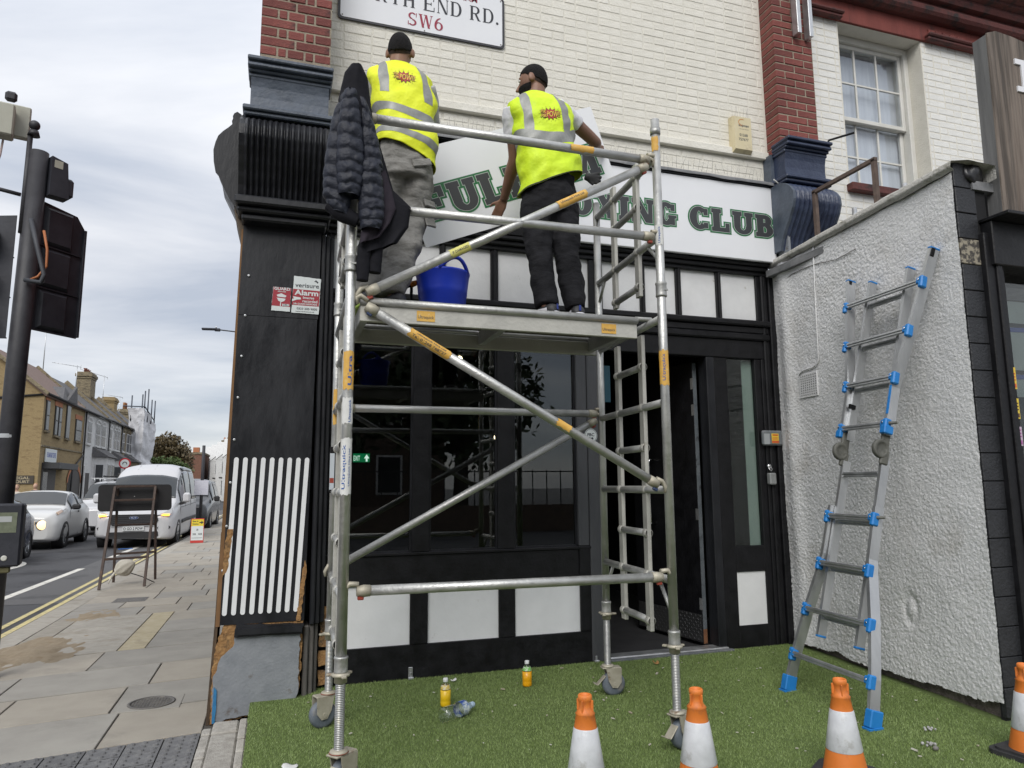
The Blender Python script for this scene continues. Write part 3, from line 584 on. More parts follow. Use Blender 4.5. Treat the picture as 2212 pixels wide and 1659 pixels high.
# transom rails, mouldings and small panels
mb = MB(); mb.box(.30, 4.30, 5.405, 5.50, 2.5302, 2.70, .006); mb.box(.30, 4.30, 5.375, 5.50, 2.7002, 2.76, .012); mb.box(.30, 4.30, 5.39, 5.50, 2.7602, 2.83, .012); mb.box(.30, 4.30, 5.36, 5.50, 2.8302, 2.884, .012); mb.build('transom_rail', m_black, S)
xs = [(.36, .74), (.80, 1.185), (1.235, 1.613), (1.676, 2.054), (2.11, 2.49), (2.62, 2.985), (3.035, 3.345), (3.40, 3.767), (3.82, 4.20)]
for x0, x1 in xs: MB().box(x0 - .004, x1 + .004, 5.44, 5.47, 2.87, 3.33).build('transom_panel', m_whtold, S)
pv = .30
for x0, x1 in xs + [(4.30, 4.31)]:
    c = (pv + x0) / 2; mb = MB()
    mb.box(pv, x0, 5.415, 5.50, 2.8842, 3.325, .005)
    if x0 - pv > .03: mb.box(c - .012, c + .012, 5.395, 5.42, 2.8842, 3.325, .008)
    pv = x1; mb.build('transom_mullion', m_black, S)
mb = MB(); mb.box(.30, 4.32, 5.40, 5.50, 3.3252, 3.36, .004); mb.box(.30, 4.32, 5.37, 5.50, 3.3602, 3.40, .008); mb.box(.30, 4.32, 5.34, 5.50, 3.4002, 3.44, .010); mb.build('fascia_moulding', m_black, S)
MB().box(.30, 4.47, 5.335, 5.50, 3.4402, 4.165, .004).build('fascia_board', m_blkdull, S)
MB().box(.30, 4.47, 5.285, 5.42, 4.1652, 4.185, .003).build('fascia_capping', m_blackw, S)
def leadfn():
    mb = MB(); N = 60
    def P(u, v):
        x = .29 + (4.48 - .29) * u; w = (fnoise(np.array([x * 6.0]), np.array([1.0]), 3)[0] - .5)
        prof = [(5.41, 4.222), (5.34, 4.216), (5.275, 4.208), (5.268, 4.20), (5.270, 4.178 + .010 * w)]
        k = min(3, int(v * 4 - 1e-9)); f = v * 4 - k; a, c = prof[k], prof[k + 1]
        return (x, a[0] + (c[0] - a[0]) * f + .004 * w, a[1] + (c[1] - a[1]) * f + .012 * w)
    mb.grid(P, N, 4); return mb
leadfn().build('lead_flashing', m_lead, S)
m_wire = M('spike_wire', (.25, .24, .23), rough=.4, metal=.8)
mb = MB(); rnd = random.Random(4)
x = .5
while x < 4.3:
    bz = 4.225
    mb.path([(x, 5.30 + rnd.uniform(-.02, .02), bz), (x + rnd.uniform(-.03, .03), 5.27 + rnd.uniform(-.05, .05), bz + rnd.uniform(.09, .125))], .0011, 4); x += rnd.uniform(.025, .06)
mb.build('bird_spikes', m_wire, S, kind='stuff')
# right jamb, sidelight and door
mb = MB(); mb.box(4.20, 4.235, 5.40, 5.50, 0, 2.53, .006); mb.box(4.235, 4.27, 5.385, 5.50, 0, 3.325, .010); mb.box(4.27, 4.31, 5.40, 5.50, 0, 3.325, .010); mb.box(4.31, 4.40, 5.375, 5.50, 0, 3.36, .008); mb.build('door_jamb', m_black, S)
mb = MB(); mb.box(3.70, 3.838, 5.415, 5.47, .0, 2.53, .005); mb.box(4.135, 4.1998, 5.415, 5.47, 0, 2.53, .005); mb.box(3.838, 4.135, 5.418, 5.468, 2.69, 2.53 + .0, .0) if False else None
mb.box(3.838, 4.135, 5.416, 5.47, .635, .855, .004); mb.box(3.838, 4.135, 5.416, 5.47, 0, .184, .004); mb.build('sidelight_frame', m_black, S)
MB().box(3.836, 4.137, 5.43, 5.455, .18, .64).build('panel', m_wht, S)
g = MB().box(3.83, 4.14, 5.448, 5.454, .85, 2.535).build('pane', glass_mat('side_glass', (.75, .80, .78), 1.7), S)
m_pale = M('pale_curtain_board', (.50, .55, .53), (.56, .60, .58), 3, .8, bump=.3, bscale=120)
MB().box(4.03, 4.19, 5.470, 5.478, .84, 2.52).build('inner_blind', m_pale, S)
MB().box(3.62, 3.70, 5.41, 5.55, 0, 2.53, .006).build('hinge_jamb', m_blackw, S)
MB().box(2.56, 3.70, 5.38, 5.52, -.003, .028, .008).build('threshold', m_alu, S)
MB().box(2.56, 3.72, 5.335, 5.3805, -.003, .018, .004).build('threshold_kerb', M('grey_step', (.10, .11, .12), (.15, .155, .165), 12, .8), S)
# open door leaf, hinged at the right, swung inwards
hx, hy = 3.605, 5.56; ang = R_(99); ex = Vector((math.cos(ang), math.sin(ang), 0)); ez = Vector((0, 0, 1)); ey = ez.cross(ex)
Md = frame_mat(ex, ez, (hx, hy, .03))
door = MB(Md).box(0, .92, 0, .045, 0, 2.47, .003).build('door', m_black, S)
m_edge = M('door_edge_paint', (.10, .115, .13), (.14, .155, .17), 9, .55, dirt=(.02, .02, .02), dirt_scale=12)
MB(Md).box(-.002, 0.0, .002, .043, 0.12, 2.46).build('door_edge', m_edge, door)
MB(Md).box(-.0025, -.0001, .002, .043, 0.0, .12).build('rusty_edge_foot', M('rust', (.16, .07, .035), (.24, .11, .05), 20, .9), door)
mb = MB(Md); mb.path([(.60, .045, 1.0), (.60, .095, 1.0), (.60, .10, 1.02), (.60, .10, 1.58), (.60, .095, 1.6), (.60, .045, 1.6)], .011, 10); mb.build('pull_handle', m_chrome, door)
mb = MB(Md); mb.box(.01, .90, .0451, .0475, .01, .24)
for i in range(30):
    for j in range(8):
        cx, cz = .03 + i * .029, .028 + j * .028; s_ = 1 if (i + j) % 2 else -1
        mb.obox((cx, .048, cz), (1, 0, s_ * 1.2), (0, 1, 0), .020, .006, .003)
mb.build('tread_plate', M('tread_plate', (.22, .22, .225), rough=.35, metal=.9), door)
for zz in (2.22, 1.98, 1.05, .28):
    MB(Md).box(-.006, .03, .0452, .047, zz, zz + .10).build('hinge', m_alu, door)
# interior
mb = MB(); x0, x1, y0, y1, z0, z1 = -.2, 4.38, 5.505, 9.6, -.002, 3.3
mb.quad((x0, y1, z0), (x1, y1, z0), (x1, y1, z1), (x0, y1, z1)); mb.quad((x0, y0, z0), (x0, y1, z0), (x0, y1, z1), (x0, y0, z1)); mb.quad((x1, y0, z0), (x1, y0, z1), (x1, y1, z1), (x1, y1, z0)); mb.quad((x0, y0, z1), (x0, y1, z1), (x1, y1, z1), (x1, y0, z1))
mb.build('inner_wall', m_room, S); MB().quad((x0, 5.41, .002), (x1, 5.41, .002), (x1, y1, .002), (x0, y1, .002)).build('inner_floor', m_floor, S)
def bulb(x, y, z, e):
    t = thing('pendant_lamp', {0: 'small round lamp glowing behind the top of the shop window', 1: 'small round lamp glowing low behind the shop window mullion'}[e], 'lamp', (x, y, z))
    MB().sphere((x, y, z), .028, nu=12, nv=8).build('bulb', M('bulb_glow', (1, .85, .6), rough=.5, emit=(1, .80, .5), estr=9), t)
    mb = MB(); mb.lathe([(.012, .03), (.05, .035), (.035, .08), (.008, .09)], (x, y, z), n=16); mb.tube((x, y, z + .09), (x, y, z + (.6 if e == 0 else .5)), .004, n=6); mb.build('lamp_holder', m_blkdull, t)
bulb(1.72, 6.9, 3.02 - .35, 0); bulb(2.02, 6.6, 1.86, 1)
ex_ = thing('exit_sign', 'green illuminated running man exit sign inside the shop', 'exit sign', (.80, 8.2, 1.62))
MB().box(.815, 1.0, 8.20, 8.23, 1.668, 1.765, .004).build('sign_face', M('exit_green', (.0, .30, .12), rough=.5, emit=(.01, .45, .16), estr=.22), ex_)
mb = MB(); put_text(mb, 'EXIT', (.855, 8.198, 1.685), (1, 0, 0), (0, 0, 1), .1, width=.07, height=.055); 
mb.add([(.955, 8.198, 1.675), (.975, 8.198, 1.675), (.975, 8.198, 1.71), (.995, 8.198, 1.71), (.965, 8.198, 1.755), (.935, 8.198, 1.71), (.955, 8.198, 1.71)], [(0, 1, 2, 3, 4, 5, 6)])
mb.build('lettering', M('exit_white', (.8, .9, .85), rough=.5, emit=(.8, 1, .9), estr=.8), ex_)
# --- left pilaster
Mx = lambda z: -.0 + (-.022) * (1.6 - z) / 1.0 if False else 0
mb = MB(); mb.prism([(-.318, .50), (.215, .50), (.238, 2.592), (-.296, 2.592)], 5.20, 5.40, 'y'); mb.build('pilaster_board', m_blackw, S)
mb = MB(); mb.prism([(-.296, 2.596), (.243, 2.596), (.250, 3.25), (-.288, 3.25)], 5.203, 5.40, 'y'); mb.build('pilaster_board', m_blackw, S)
mb = MB(); mb.prism([(-.345, .49), (-.3185, .49), (-.2885, 3.22), (-.30, 3.22)], 5.212, 5.40, 'y'); mb.build('board_edge', M('plywood_edge', (.16, .085, .035), (.24, .13, .06), 18, .9, stretch=(1, 1, .2)), S)
for i in range(8):
    zz = .85 + .29 * i; xx = -.315 + .011 * i
    mb = MB(); mb.lathe([(.009, 0), (.009, .004), (.004, .005)], (xx, 5.20, zz), (0, -1, 0), 10); mb.build('screw_cap', m_alu, S)
for i in range(9):
    xt = -.262 + .0578 * i; xb = -.292 + .0562 * i; w = .0150; z0, z1 = .56, 1.600; P = []
    for k in range(9): a = math.pi * k / 8; P.append((xt + w * math.cos(a), z1 - w + w * math.sin(a)))
    for k in range(9): a = math.pi + math.pi * k / 8; P.append((xb + w * math.cos(a), z0 + w + w * math.sin(a)))
    MB().prism(P, 5.194, 5.2005, 'y').build('flute_strip', m_wht, S)
def jag(pts, amp, step, seed):
    rn = random.Random(seed); out = []
    for i in range(len(pts)):
        a, b2 = Vector(pts[i]), Vector(pts[(i + 1) % len(pts)]); n = max(1, int((b2 - a).length / step)); nr = Vector((-(b2 - a).y, (b2 - a).x)).normalized()
        for k in range(n): p = a + (b2 - a) * k / n + nr * rn.uniform(-amp, amp) * (1 if k else .4); out.append((p.x, p.y))
    return out
mb = MB(); mb.prism(jag([(-.335, -.10), (.165, -.035), (.190, .05), (.195, .44), (-.12, .47), (-.215, .455), (-.23, .36), (-.30, .30), (-.345, .16)], .006, .02, 2), 5.188, 5.205, 'y'); mb.build('base_block_face', m_grey, S)
mb = MB(); mb.prism(jag([(-.35, -.115), (.17, -.05), (.20, .06), (.212, .50), (-.29, .50), (-.325, .42), (-.352, .2)], .006, .02, 3), 5.2052, 5.25, 'y'); mb.build('base_block_core', m_fibre, S)
mb = MB(); mb.prism([(-.375, -.12), (-.352, -.12), (-.33, .5), (-.33, 1.1), (-.338, 1.1), (-.35, .5)], 5.215, 5.5, 'y'); mb.build('rotten_edge', m_rot, S)
mb = MB(); mb.prism(jag([(-.225, .425), (.205, .42), (.214, .485), (-.215, .50)], .003, .03, 4), 5.165, 5.20, 'y'); mb.prism([(-.205, .44), (.20, .435), (.205, .470), (-.20, .48)], 5.148, 5.168, 'y'); mb.build('base_moulding', m_slate if False else m_blackw, S)
mb = MB(); mb.prism(jag([(-.318, .80), (-.285, .86), (-.262, 1.12), (-.296, 1.12), (-.31, 1.0)], .004, .02, 8), 5.1935, 5.1995, 'y'); mb.build('torn_patch', m_fibre, S); mb = MB(); mb.prism(jag([(.165, .50), (.19, .50), (.222, .86), (.208, .90), (.19, .80)], .005, .02, 9), 5.1925, 5.1995, 'y'); mb.build('torn_patch', m_fibre, S)
mb = MB(); mb.prism(jag([(-.335, -.105), (-.318, -.10), (-.315, .10), (-.334, .12)], .003, .03, 12), 5.180, 5.188, 'y'); mb.build('blue_film', M('blue_film', (.03, .17, .36), (.05, .22, .42), 20, .4), S)
mb = MB()
for x0, x1, yy in ((.2505, .285, 5.225), (.285, .318, 5.25), (.318, .352, 5.29)): mb.box(x0, x1, yy, 5.42, .46, 3.25, .008)
mb.build('pilaster_trim', m_blackw, S)
mb = MB()
for x0, x1, yy in ((.215, .25, 5.225), (.25, .285, 5.25), (.285, .312, 5.29)): mb.box(x0, x1, yy, 5.42, -.02, .459, .008)
mb.build('pilaster_trim_foot', M('bare_grey_trim', (.07, .065, .06), (.14, .13, .12), 12, .8, bump=.8, bscale=40, stretch=(1, 1, .2), dirt=(.28, .24, .18), dirt_scale=12, dirt_lo=.62, dirt_hi=.7), S)
for k, (z0, z1) in enumerate(((.03, .13), (.16, .26), (.29, .56))):
    mb = MB(); mb.prism(jag([(.325, z0), (.425, z0 + .01), (.42, z1), (.34 if k == 2 else .325, z1)], .006, .03, 20 + k), 5.33, 5.36, 'y'); mb.build('exposed_lath', m_fibre, S)
# --- corbels (left one over the pilaster, right one under the red pier)
def corbel(par, x0, x1, yb, zt, zb, mat_f, mat_c, mat_b, nfl, flank=None, cap_h=.45):
    H = zt - zb
    prof = [(0.0, .13), (.05, .20), (.12, .255), (.22, .295), (.33, .30), (.45, .275), (.58, .225), (.72, .165), (.85, .115), (1.0, .085)]
    def pr(v):
        for i in range(len(prof) - 1):
            if v <= prof[i + 1][0]: f = (v - prof[i][0]) / (prof[i + 1][0] - prof[i][0]); f = f * f * (3 - 2 * f) * .35 + f * .65; return prof[i][1] + (prof[i + 1][1] - prof[i][1]) * f
        return prof[-1][1]
    mb = MB(); nu, nv = nfl * 10, 40
    def P(u, v):
        ph = (u * nfl) % 1.0; edge = min(1, min(u, 1 - u) * nfl * 1.6)
        f = .014 * (1 - abs(2 * ph - 1) ** 1.6 * 2) * edge * min(1, v * 12)
        return (x0 + (x1 - x0) * u, yb - pr(v) - f, zt - H * v)
    mb.grid(P, nu, nv); 
    side = [(yb - pr(i / 24), zt - H * i / 24) for i in range(25)]
    mb.build('fluted_scroll', mat_f, par)
    MB().prism([(yb + .02, zt)] + [(a, c) for a, c in side] + [(yb + .02, zb)], x0 - .03, x0, 'x').build('scroll_cheek', flank or mat_f, par)
    MB().prism([(yb + .02, zt)] + [(a, c) for a, c in side] + [(yb + .02, zb)], x1, x1 + .02, 'x').build('scroll_cheek', flank or mat_f, par)
    mb = MB(); mb.box(x0 - .01, x1 + .02, yb - .20, yb, zt, zt + .03, .008); mb.box(x0 - .02, x1 + .03, yb - .225, yb, zt + .03, zt + .065, .008); mb.build('neck_moulding', mat_b, par)
    mb = MB()
    pts = [(yb, zt + .065), (yb - .17, zt + .065), (yb - .155, zt + .10), (yb - .15, zt + .16), (yb - .155, zt + .24), (yb - .17, zt + .30), (yb, zt + .30)]
    mb.prism(pts, x0 + .025, x1 - .005, 'x'); mb.build('corbel_frieze', mat_c, par)
    mb = MB()
    for k, (d, a, c) in enumerate(((.175, .30, .33), (.20, .33, .352), (.235, .352, .38), (.225, .38, .395), (.25, .395, .425))): mb.box(x0 + .03 - d * .12, x1 - .01 + d * .12, yb - d, yb, zt + a + .0004, zt + c, .007)
    mb.build('corbel_cornice', mat_b, par)
corbel(S, -.30, .268, 5.20, 3.99, 3.40, m_blackw, m_slate, m_slate, 15)
mb = MB(); 
for k, (x0, x1, d, z0, z1) in enumerate(((-.345, .312, .20, 3.34, 3.40), (-.33, .305, .15, 3.30, 3.3398), (-.30, .28, .11, 3.252, 3.2998))): mb.box(x0, x1, 5.2 - d, 5.40, z0, z1, .012)
mb.build('corbel_base', m_blackw, S)
# flat scrolled bracket of the return frontage, seen from the side
out = [(-.293, 4.13), (-.33, 4.085), (-.372, 4.031), (-.42, 3.975), (-.456, 3.94), (-.487, 3.90), (-.503, 3.85), (-.514, 3.788), (-.508, 3.70), (-.496, 3.64), (-.475, 3.615), (-.462, 3.58), (-.44, 3.53), (-.40, 3.45), (-.358, 3.386), (-.293, 3.35)]
MB().prism(out, 5.21, 5.26, 'y').build('scroll_bracket', m_blackw, S)
inn = [(-.31, 4.08), (-.45, 3.91), (-.485, 3.80), (-.47, 3.66), (-.35, 3.42), (-.31, 3.40)]
MB().prism(inn, 5.2605, 5.78, 'y').build('bracket_core', m_blackw, S)
MB().prism([(-.36, 3.38), (-.29, 3.33), (-.288, 3.14), (-.30, 3.14)], 5.24, 5.7, 'y').build('bracket_tail', M('brown_board', (.10, .075, .055), (.13, .10, .07), 6, .8), S)
mb = MB(); mb.prism(jag([(-.40, 4.03), (-.34, 4.07), (-.345, 4.13), (-.375, 4.15), (-.405, 4.11)], .008, .02, 31), 5.30, 5.36, 'y'); mb.build('broken_moulding', m_blackw, S)
# return wall of the building along the street (black below, brick above)
MB().box(-.275, .25, 5.42, 16, -.2, 3.25).build('street_front', m_black, S)
MB().box(-.20, .25, 5.42, 16, 3.25, 7.2).build('street_wall', m_brickr, S)
# --- red brick corner pier
PY = 5.06
pier = MB().box(-.222, .268, PY + .006, 5.42, 4.42, 7.4).build('brick_pier', m_mortar, S)
def brick_me(w, h, d, mat, c=.004, nm='brick'):
    mb = MB(); mb.box(0, w, 0, d, 0, h, c); me = bpy.data.meshes.new(nm); me.from_pydata(mb.v, [], mb.f); me.materials.append(mat); return me
bm_s = brick_me(.2345, .064, .05, m_brickr); bm_h = brick_me(.110, .064, .05, m_brickr); bm_q = brick_me(.052, .064, .05, m_brickr)
base = Vector((2.1, FY, 0))
zz = 4.50; r_ = 0
while zz < 7.3:
    x = -.226
    for me, w in ([(bm_s, .2345), (bm_s, .2345)] if r_ % 2 else [(bm_h, .110), (bm_q, .052), (bm_h, .110), (bm_q, .052), (bm_h, .110)]):
        mesh_obj('brick', me, m_brickr, pier, Vector((x, PY + random.uniform(-.003, .003), zz)) - base); x += w + .0145
    zz += .0755; r_ += 1
# --- cream painted brick wall: bricks one by one where they show, joined above
wall = MB().box(.269, 4.42, FY + .0012, 5.56, 4.20, 8.2).build('painted_wall', m_mortw, S)
MB().box(.269, 4.40, 5.365, FY + .004, 4.482, 4.556, .006).build('string_course', m_brickw, S)
rnd = random.Random(5)
bmw = [brick_me(.218 + d, .068, .03, m_brickw, .0055) for d in (0, .002, -.002)]; bmh = brick_me(.104, .068, .03, m_brickw, .0055)
stuff = MB(); zz = 4.562; r_ = 0; nb = 0
def wall_rows(par, wallp, x0, x1, z0, z1, yf, meS, meH, baseo, mat, limit, holes=(), vis=lambda x, z: True):
    global nb
    zz = z0; r_ = 0; stuff = MB(); rn = random.Random(9); cnt = 0
    while zz < z1:
        x = x0 + (.0 if r_ % 2 else -.1125); first = True; k = r_
        while x < x1 - .01:
            w = .216
            if (k + r_ * 2) % 5 == 0: w = .102
            a, c = max(x, x0 + .002), min(x + w, x1 - .002); k += 1
            hit = any(a < h[1] and c > h[0] and zz < h[3] and zz + .066 > h[2] for h in holes)
            if hit:
                for h in holes:
                    if zz < h[3] and zz + .066 > h[2]:
                        if a < h[0] < c: c = h[0]; hit = (c - a) < .03
                        elif a < h[1] < c: a = h[1]; hit = (c - a) < .03
            if not hit and c - a > .03:
                yo = yf + .0022 + rn.uniform(-.0018, .0012)
                full = abs(c - a - w) < 1e-6
                if full and cnt < limit and vis(a, zz):
                    mesh_obj('brick', (rn.choice(meS) if w > .2 else meH), mat, wallp, Vector((a, yo, zz)) - baseo); cnt += 1
                else: stuff.box(a, c, yo, yo + .03, zz, zz + .068, .005)
            x += w + .0105
        zz += .0765; r_ += 1
    if stuff.v: stuff.build('bricks', mat, par, kind='stuff')
wall_rows(S, wall, .272, 4.40, 4.562, 7.2, FY - .004, bmw, bmh, base, m_brickw, 300, vis=lambda x, z: z < 4.95 + .29 * (x - .3))
for z in (4.25, 4.325, 4.40): 
    x = .30 + (.11 if z == 4.325 else 0); mb = MB()
    while x < 4.2: mb.box(x, x + .214, FY - .002, FY + .02, z, z + .066, .006); x += .226
    mb.build('brick_course', m_brickw, S, kind='stuff')
MB().box(4.385, 4.41, 5.16, 5.40, 3.44, 4.16).build('fascia_end', m_grey, S)
# ---------------------------------------------------------------- signs and fittings on the front
m_signw = M('sign_white', (.76, .77, .80), (.79, .80, .825), 2, .35)
m_ltr = M('letter_charcoal', (.040, .042, .046), rough=.5); m_ltg = M('letter_green', (.018, .15, .05), rough=.5); m_lto = M('letter_pale_line', (.50, .53, .51), rough=.5)
sg = thing('shop_sign', 'white fascia sign reading BOXING CLUB fixed above the transom panels', 'sign', (3.2, 5.30, 3.43))
MB().box(2.0, 4.432, 5.300, 5.332, 3.432, 4.162, .006).build('sign_panel', m_signw, sg)
def club(mbs, txt, o, ex, ez, h, w):
    put_glyphs(mbs[0], txt, o, ex, ez, h, SLAB, width=w, gap=.13, space=.42, g=h * .092, off=.0016)
    put_glyphs(mbs[1], txt, o, ex, ez, h, SLAB, width=w, gap=.13, space=.42, g=h * .030, off=.0024)
    put_glyphs(mbs[2], txt, o, ex, ez, h, SLAB, width=w, gap=.13, space=.42, g=h * .012, off=.0032)
for wd_, x_, w_ in (('BOXING', 2.075, 1.225), ('CLUB', 3.445, .895)):
    L3 = [MB(), MB(), MB()]; club(L3, wd_, (x_, 5.30, 3.672), (1, 0, 0), (0, 0, 1), .21, w_)
    L3[0].build('letter_outline', m_ltg, sg); L3[1].build('letter_line', m_lto, sg); L3[2].build('lettering', m_ltr, sg)
mb = MB()
for p in ((4.415, 3.45), (4.415, 4.145)): mb.lathe([(.008, 0), (.008, .003)], (p[0], 5.30, p[1]), (0, -1, 0), 8)
mb.build('screw', m_iron, sg)
mb = MB(); mb.path([(4.30, 5.20, 4.20), (4.38, 5.22, 4.17), (4.425, 5.25, 4.05), (4.438, 5.27, 3.8), (4.436, 5.28, 3.5), (4.415, 5.30, 3.42)], .006, 8); mb.build('sign_cable', M('white_cable', (.55, .55, .53), rough=.6), origin=(4.43, 5.28, 3.42), label='thin white cable running down beside the BOXING CLUB sign', cat='cable')
# street name plate
sn = thing('street_sign', 'white street name plate with black border reading NORTH END RD. SW6', 'street sign', (1.03, 5.40, 5.14))
def rrect(x0, x1, z0, z1, r, n=6):
    P = []
    for cx, cz, a in ((x1 - r, z1 - r, 0), (x0 + r, z1 - r, 90), (x0 + r, z0 + r, 180), (x1 - r, z0 + r, 270)):
        for k in range(n + 1): t = R_(a + 90 * k / n); P.append((cx + r * math.cos(t), cz + r * math.sin(t)))
    return P
MB().prism(rrect(.330, 1.735, 5.125, 5.60, .035), 5.392, 5.404, 'y').build('sign_border', M('sign_border_black', (.03, .03, .035), rough=.5), sg if False else sn)
MB().prism(rrect(.350, 1.715, 5.143, 5.582, .025), 5.3905, 5.3921, 'y').build('sign_face', m_signw, sn)
ws = [MB(), MB(), MB()]; put_glyphs(ws, 'NORTH END RD.', (.395, 5.39, 5.338), (1, 0, 0), (0, 0, 1), .132, ROMAN, width=1.285, gap=.16, space=.45, off=.0014); [w_.build('lettering', M('sign_ink_black', (.015, .017, .025), rough=.5), sn) for w_ in ws]
m_red = M('sign_ink_red', (.30, .02, .05), rough=.5)
mb = MB(); put_glyphs(mb, 'SW6', (.895, 5.39, 5.178), (1, 0, 0), (0, 0, 1), .118, ROMAN, width=.30, gap=.12, off=.0014); mb.build('red_lettering', m_red, sn); mb = MB(); put_text(mb, 'HAMMERSMITH & FULHAM', (1.03, 5.389, 5.505), (1, 0, 0), (0, 0, 1), .05, width=.92, height=.045, off=.001, bold=.012); mb.build('red_lettering', m_red, sn)
mb = MB()
for p in ((.366, 5.158), (1.70, 5.158), (1.70, 5.565), (1.035, 5.152)): mb.lathe([(.006, 0), (.006, .002)], (p[0], 5.3905, p[1]), (0, -1, 0), 8)
mb.build('rivet', m_iron, sn)
# alarm bell box
m_stk0 = M('print_dark', (.05, .06, .08), rough=.5); al = thing('alarm_box', 'cream burglar alarm box with phone number on the brick wall', 'alarm box', (4.09, FY, 4.5))
m_cream = M('cream_plastic', (.62, .54, .34), (.66, .58, .39), 8, .45, dirt=(.45, .38, .24), dirt_scale=6)
mb = MB(); mb.loft([[(3.985, FY - .004, 4.50), (4.19, FY - .004, 4.50), (4.19, FY - .004, 4.86), (3.985, FY - .004, 4.86)], [(3.985, FY - .05, 4.50), (4.19, FY - .05, 4.50), (4.19, FY - .05, 4.86), (3.985, FY - .05, 4.86)], [(3.995, FY - .085, 4.525), (4.18, FY - .085, 4.525), (4.18, FY - .085, 4.85), (3.995, FY - .085, 4.85)]], smooth=False); mb.build('case', m_cream, al)
mb = MB(); yy = FY - .0855; put_text(mb, 'Shipman', (4.095, yy, 4.745), (1, 0, 0), (0, 0, 1), .05, width=.115, height=.034, off=.0005, shear=.2, bold=.02); mb.build('lettering', m_stk0, al); mb = MB(); put_text(mb, '01268', (4.09, yy, 4.655), (1, 0, 0), (0, 0, 1), .05, width=.09, height=.027, off=.0005, bold=.012); mb.build('lettering', m_stk0, al); mb = MB(); put_text(mb, '757677', (4.088, yy, 4.61), (1, 0, 0), (0, 0, 1), .05, width=.108, height=.027, off=.0005, bold=.012); mb.build('lettering', m_stk0, al); mb = MB(); put_text(mb, 'Security Systems', (4.10, yy, 4.722), (1, 0, 0), (0, 0, 1), .02, width=.105, height=.011, off=.0005); mb.build('lettering', m_stk0, al)
mb = MB()
for i in range(14):
    a = R_(60 + 210 * i / 14); a1 = R_(60 + 210 * (i + 1) / 14)
    for (c, r, s0) in (((4.08, 4.795), .035, 1),): mb.quad(*[(c[0] + (r + w) * math.cos(t), yy - .0006, c[1] + (r * .8 + w) * math.sin(t)) for t, w in ((a, 0), (a, .007), (a1, .007), (a1, 0))])
mb.build('logo_swirl', M('logo_orange', (.55, .22, .05), rough=.5), al)
mb = MB()
for i in range(7): x = 4.0 + .03 * i; mb.path([(x, FY - .05, 4.86), (x + rnd.uniform(-.02, .02), FY - .06 + rnd.uniform(-.03, .03), 4.96 + rnd.uniform(-.02, .02))], .001, 4)
mb.build('spikes', m_wire, al)
# alarm company stickers on the pilaster
m_stw = M('sticker_white', (.62, .66, .66), (.66, .70, .70), 8, .5); m_str = M('sticker_red', (.30, .022, .035), (.36, .03, .045), 8, .5); m_stk = M('sticker_ink', (.03, .035, .045), rough=.5)
st = thing('alarm_sticker', 'large white and red verisure alarm warning sticker on black pilaster', 'sticker', (.15, 5.2, 2.60))
YS = 5.2015 - .004
Px = lambda u: .0683 + (u - 970) * .19 / 830 - .0; Pz = lambda v: 2.905 - (v - 225) * .285 / 1260
MB().prism(jag([(Px(925), Pz(1430)), (Px(1750), Pz(1440)), (Px(1790), Pz(270)), (Px(970), Pz(225))], .0012, .015, 41), YS - .0012, YS + .001, 'y').build('sticker_base', m_stw, st)
MB().prism([(Px(930), Pz(1180)), (Px(1745), Pz(1185)), (Px(1768), Pz(670)), (Px(955), Pz(655))], YS - .0016, YS - .0012, 'y').build('red_band', m_str, st)
mb = MB(); put_text(mb, 'verisure', (Px(1375), YS, Pz(590)), (1, 0, 0), (0, 0, 1), .05, width=.165, height=.030, off=.0025, bold=.01); mb.build('lettering', m_stk, st); mb = MB(); put_text(mb, '0333 200 9000', (Px(1390), YS, Pz(1320)), (1, 0, 0), (0, 0, 1), .05, width=.142, height=.016, off=.0025, bold=.01); mb.build('lettering', m_stk, st); mb = MB(); put_text(mb, 'www.verisure.co.uk', (Px(1330), YS, Pz(1395)), (1, 0, 0), (0, 0, 1), .05, width=.13, height=.009, off=.0025, bold=.01)
mb.add([(Px(1585), YS - .0025, Pz(370)), (Px(1635), YS - .0025, Pz(320)), (Px(1715), YS - .0025, Pz(385)), (Px(1690), YS - .0025, Pz(430)), (Px(1640), YS - .0025, Pz(380))], [(4, 3, 2, 1, 0)]); mb.build('lettering', m_stk, st)
mb = MB(); put_text(mb, 'Alarm', (Px(1360), YS, Pz(850)), (1, 0, 0), (0, 0, 1), .05, width=.165, height=.040, off=.0025, bold=.03); mb.build('white_lettering', m_stw, st); mb = MB(); put_text(mb, 'Images', (Px(1430), YS, Pz(985)), (1, 0, 0), (0, 0, 1), .05, width=.078, height=.024, off=.0025, bold=.02); put_text(mb, 'recorded', (Px(1475), YS, Pz(1080)), (1, 0, 0), (0, 0, 1), .05, width=.103, height=.021, off=.0025, bold=.02); put_text(mb, '24h GUARD RESPONSE', (Px(1335), YS, Pz(1160)), (1, 0, 0), (0, 0, 1), .05, width=.165, height=.013, off=.0025, bold=.02)
mb.add([(Px(960), YS - .0025, Pz(900)), (Px(1190), YS - .0025, Pz(925)), (Px(1200), YS - .0025, Pz(985)), (Px(1080), YS - .0025, Pz(1000)), (Px(935), YS - .0025, Pz(1065)), (Px(935), YS - .0025, Pz(990)), (Px(985), YS - .0025, Pz(975))], [(6, 5, 4, 3, 2, 1, 0)]); mb.build('white_lettering', m_stw, st)
s2 = thing('guard_sticker', 'small red GUARD RESPONSE sticker with officer drawing on black pilaster', 'sticker', (0, 5.2, 2.62))
MB().prism(jag([(Px(325), Pz(1400)), (Px(880), Pz(1410)), (Px(900), Pz(645)), (Px(365), Pz(635))], .001, .015, 43), YS - .0012, YS + .001, 'y').build('sticker_base', m_stw, s2)
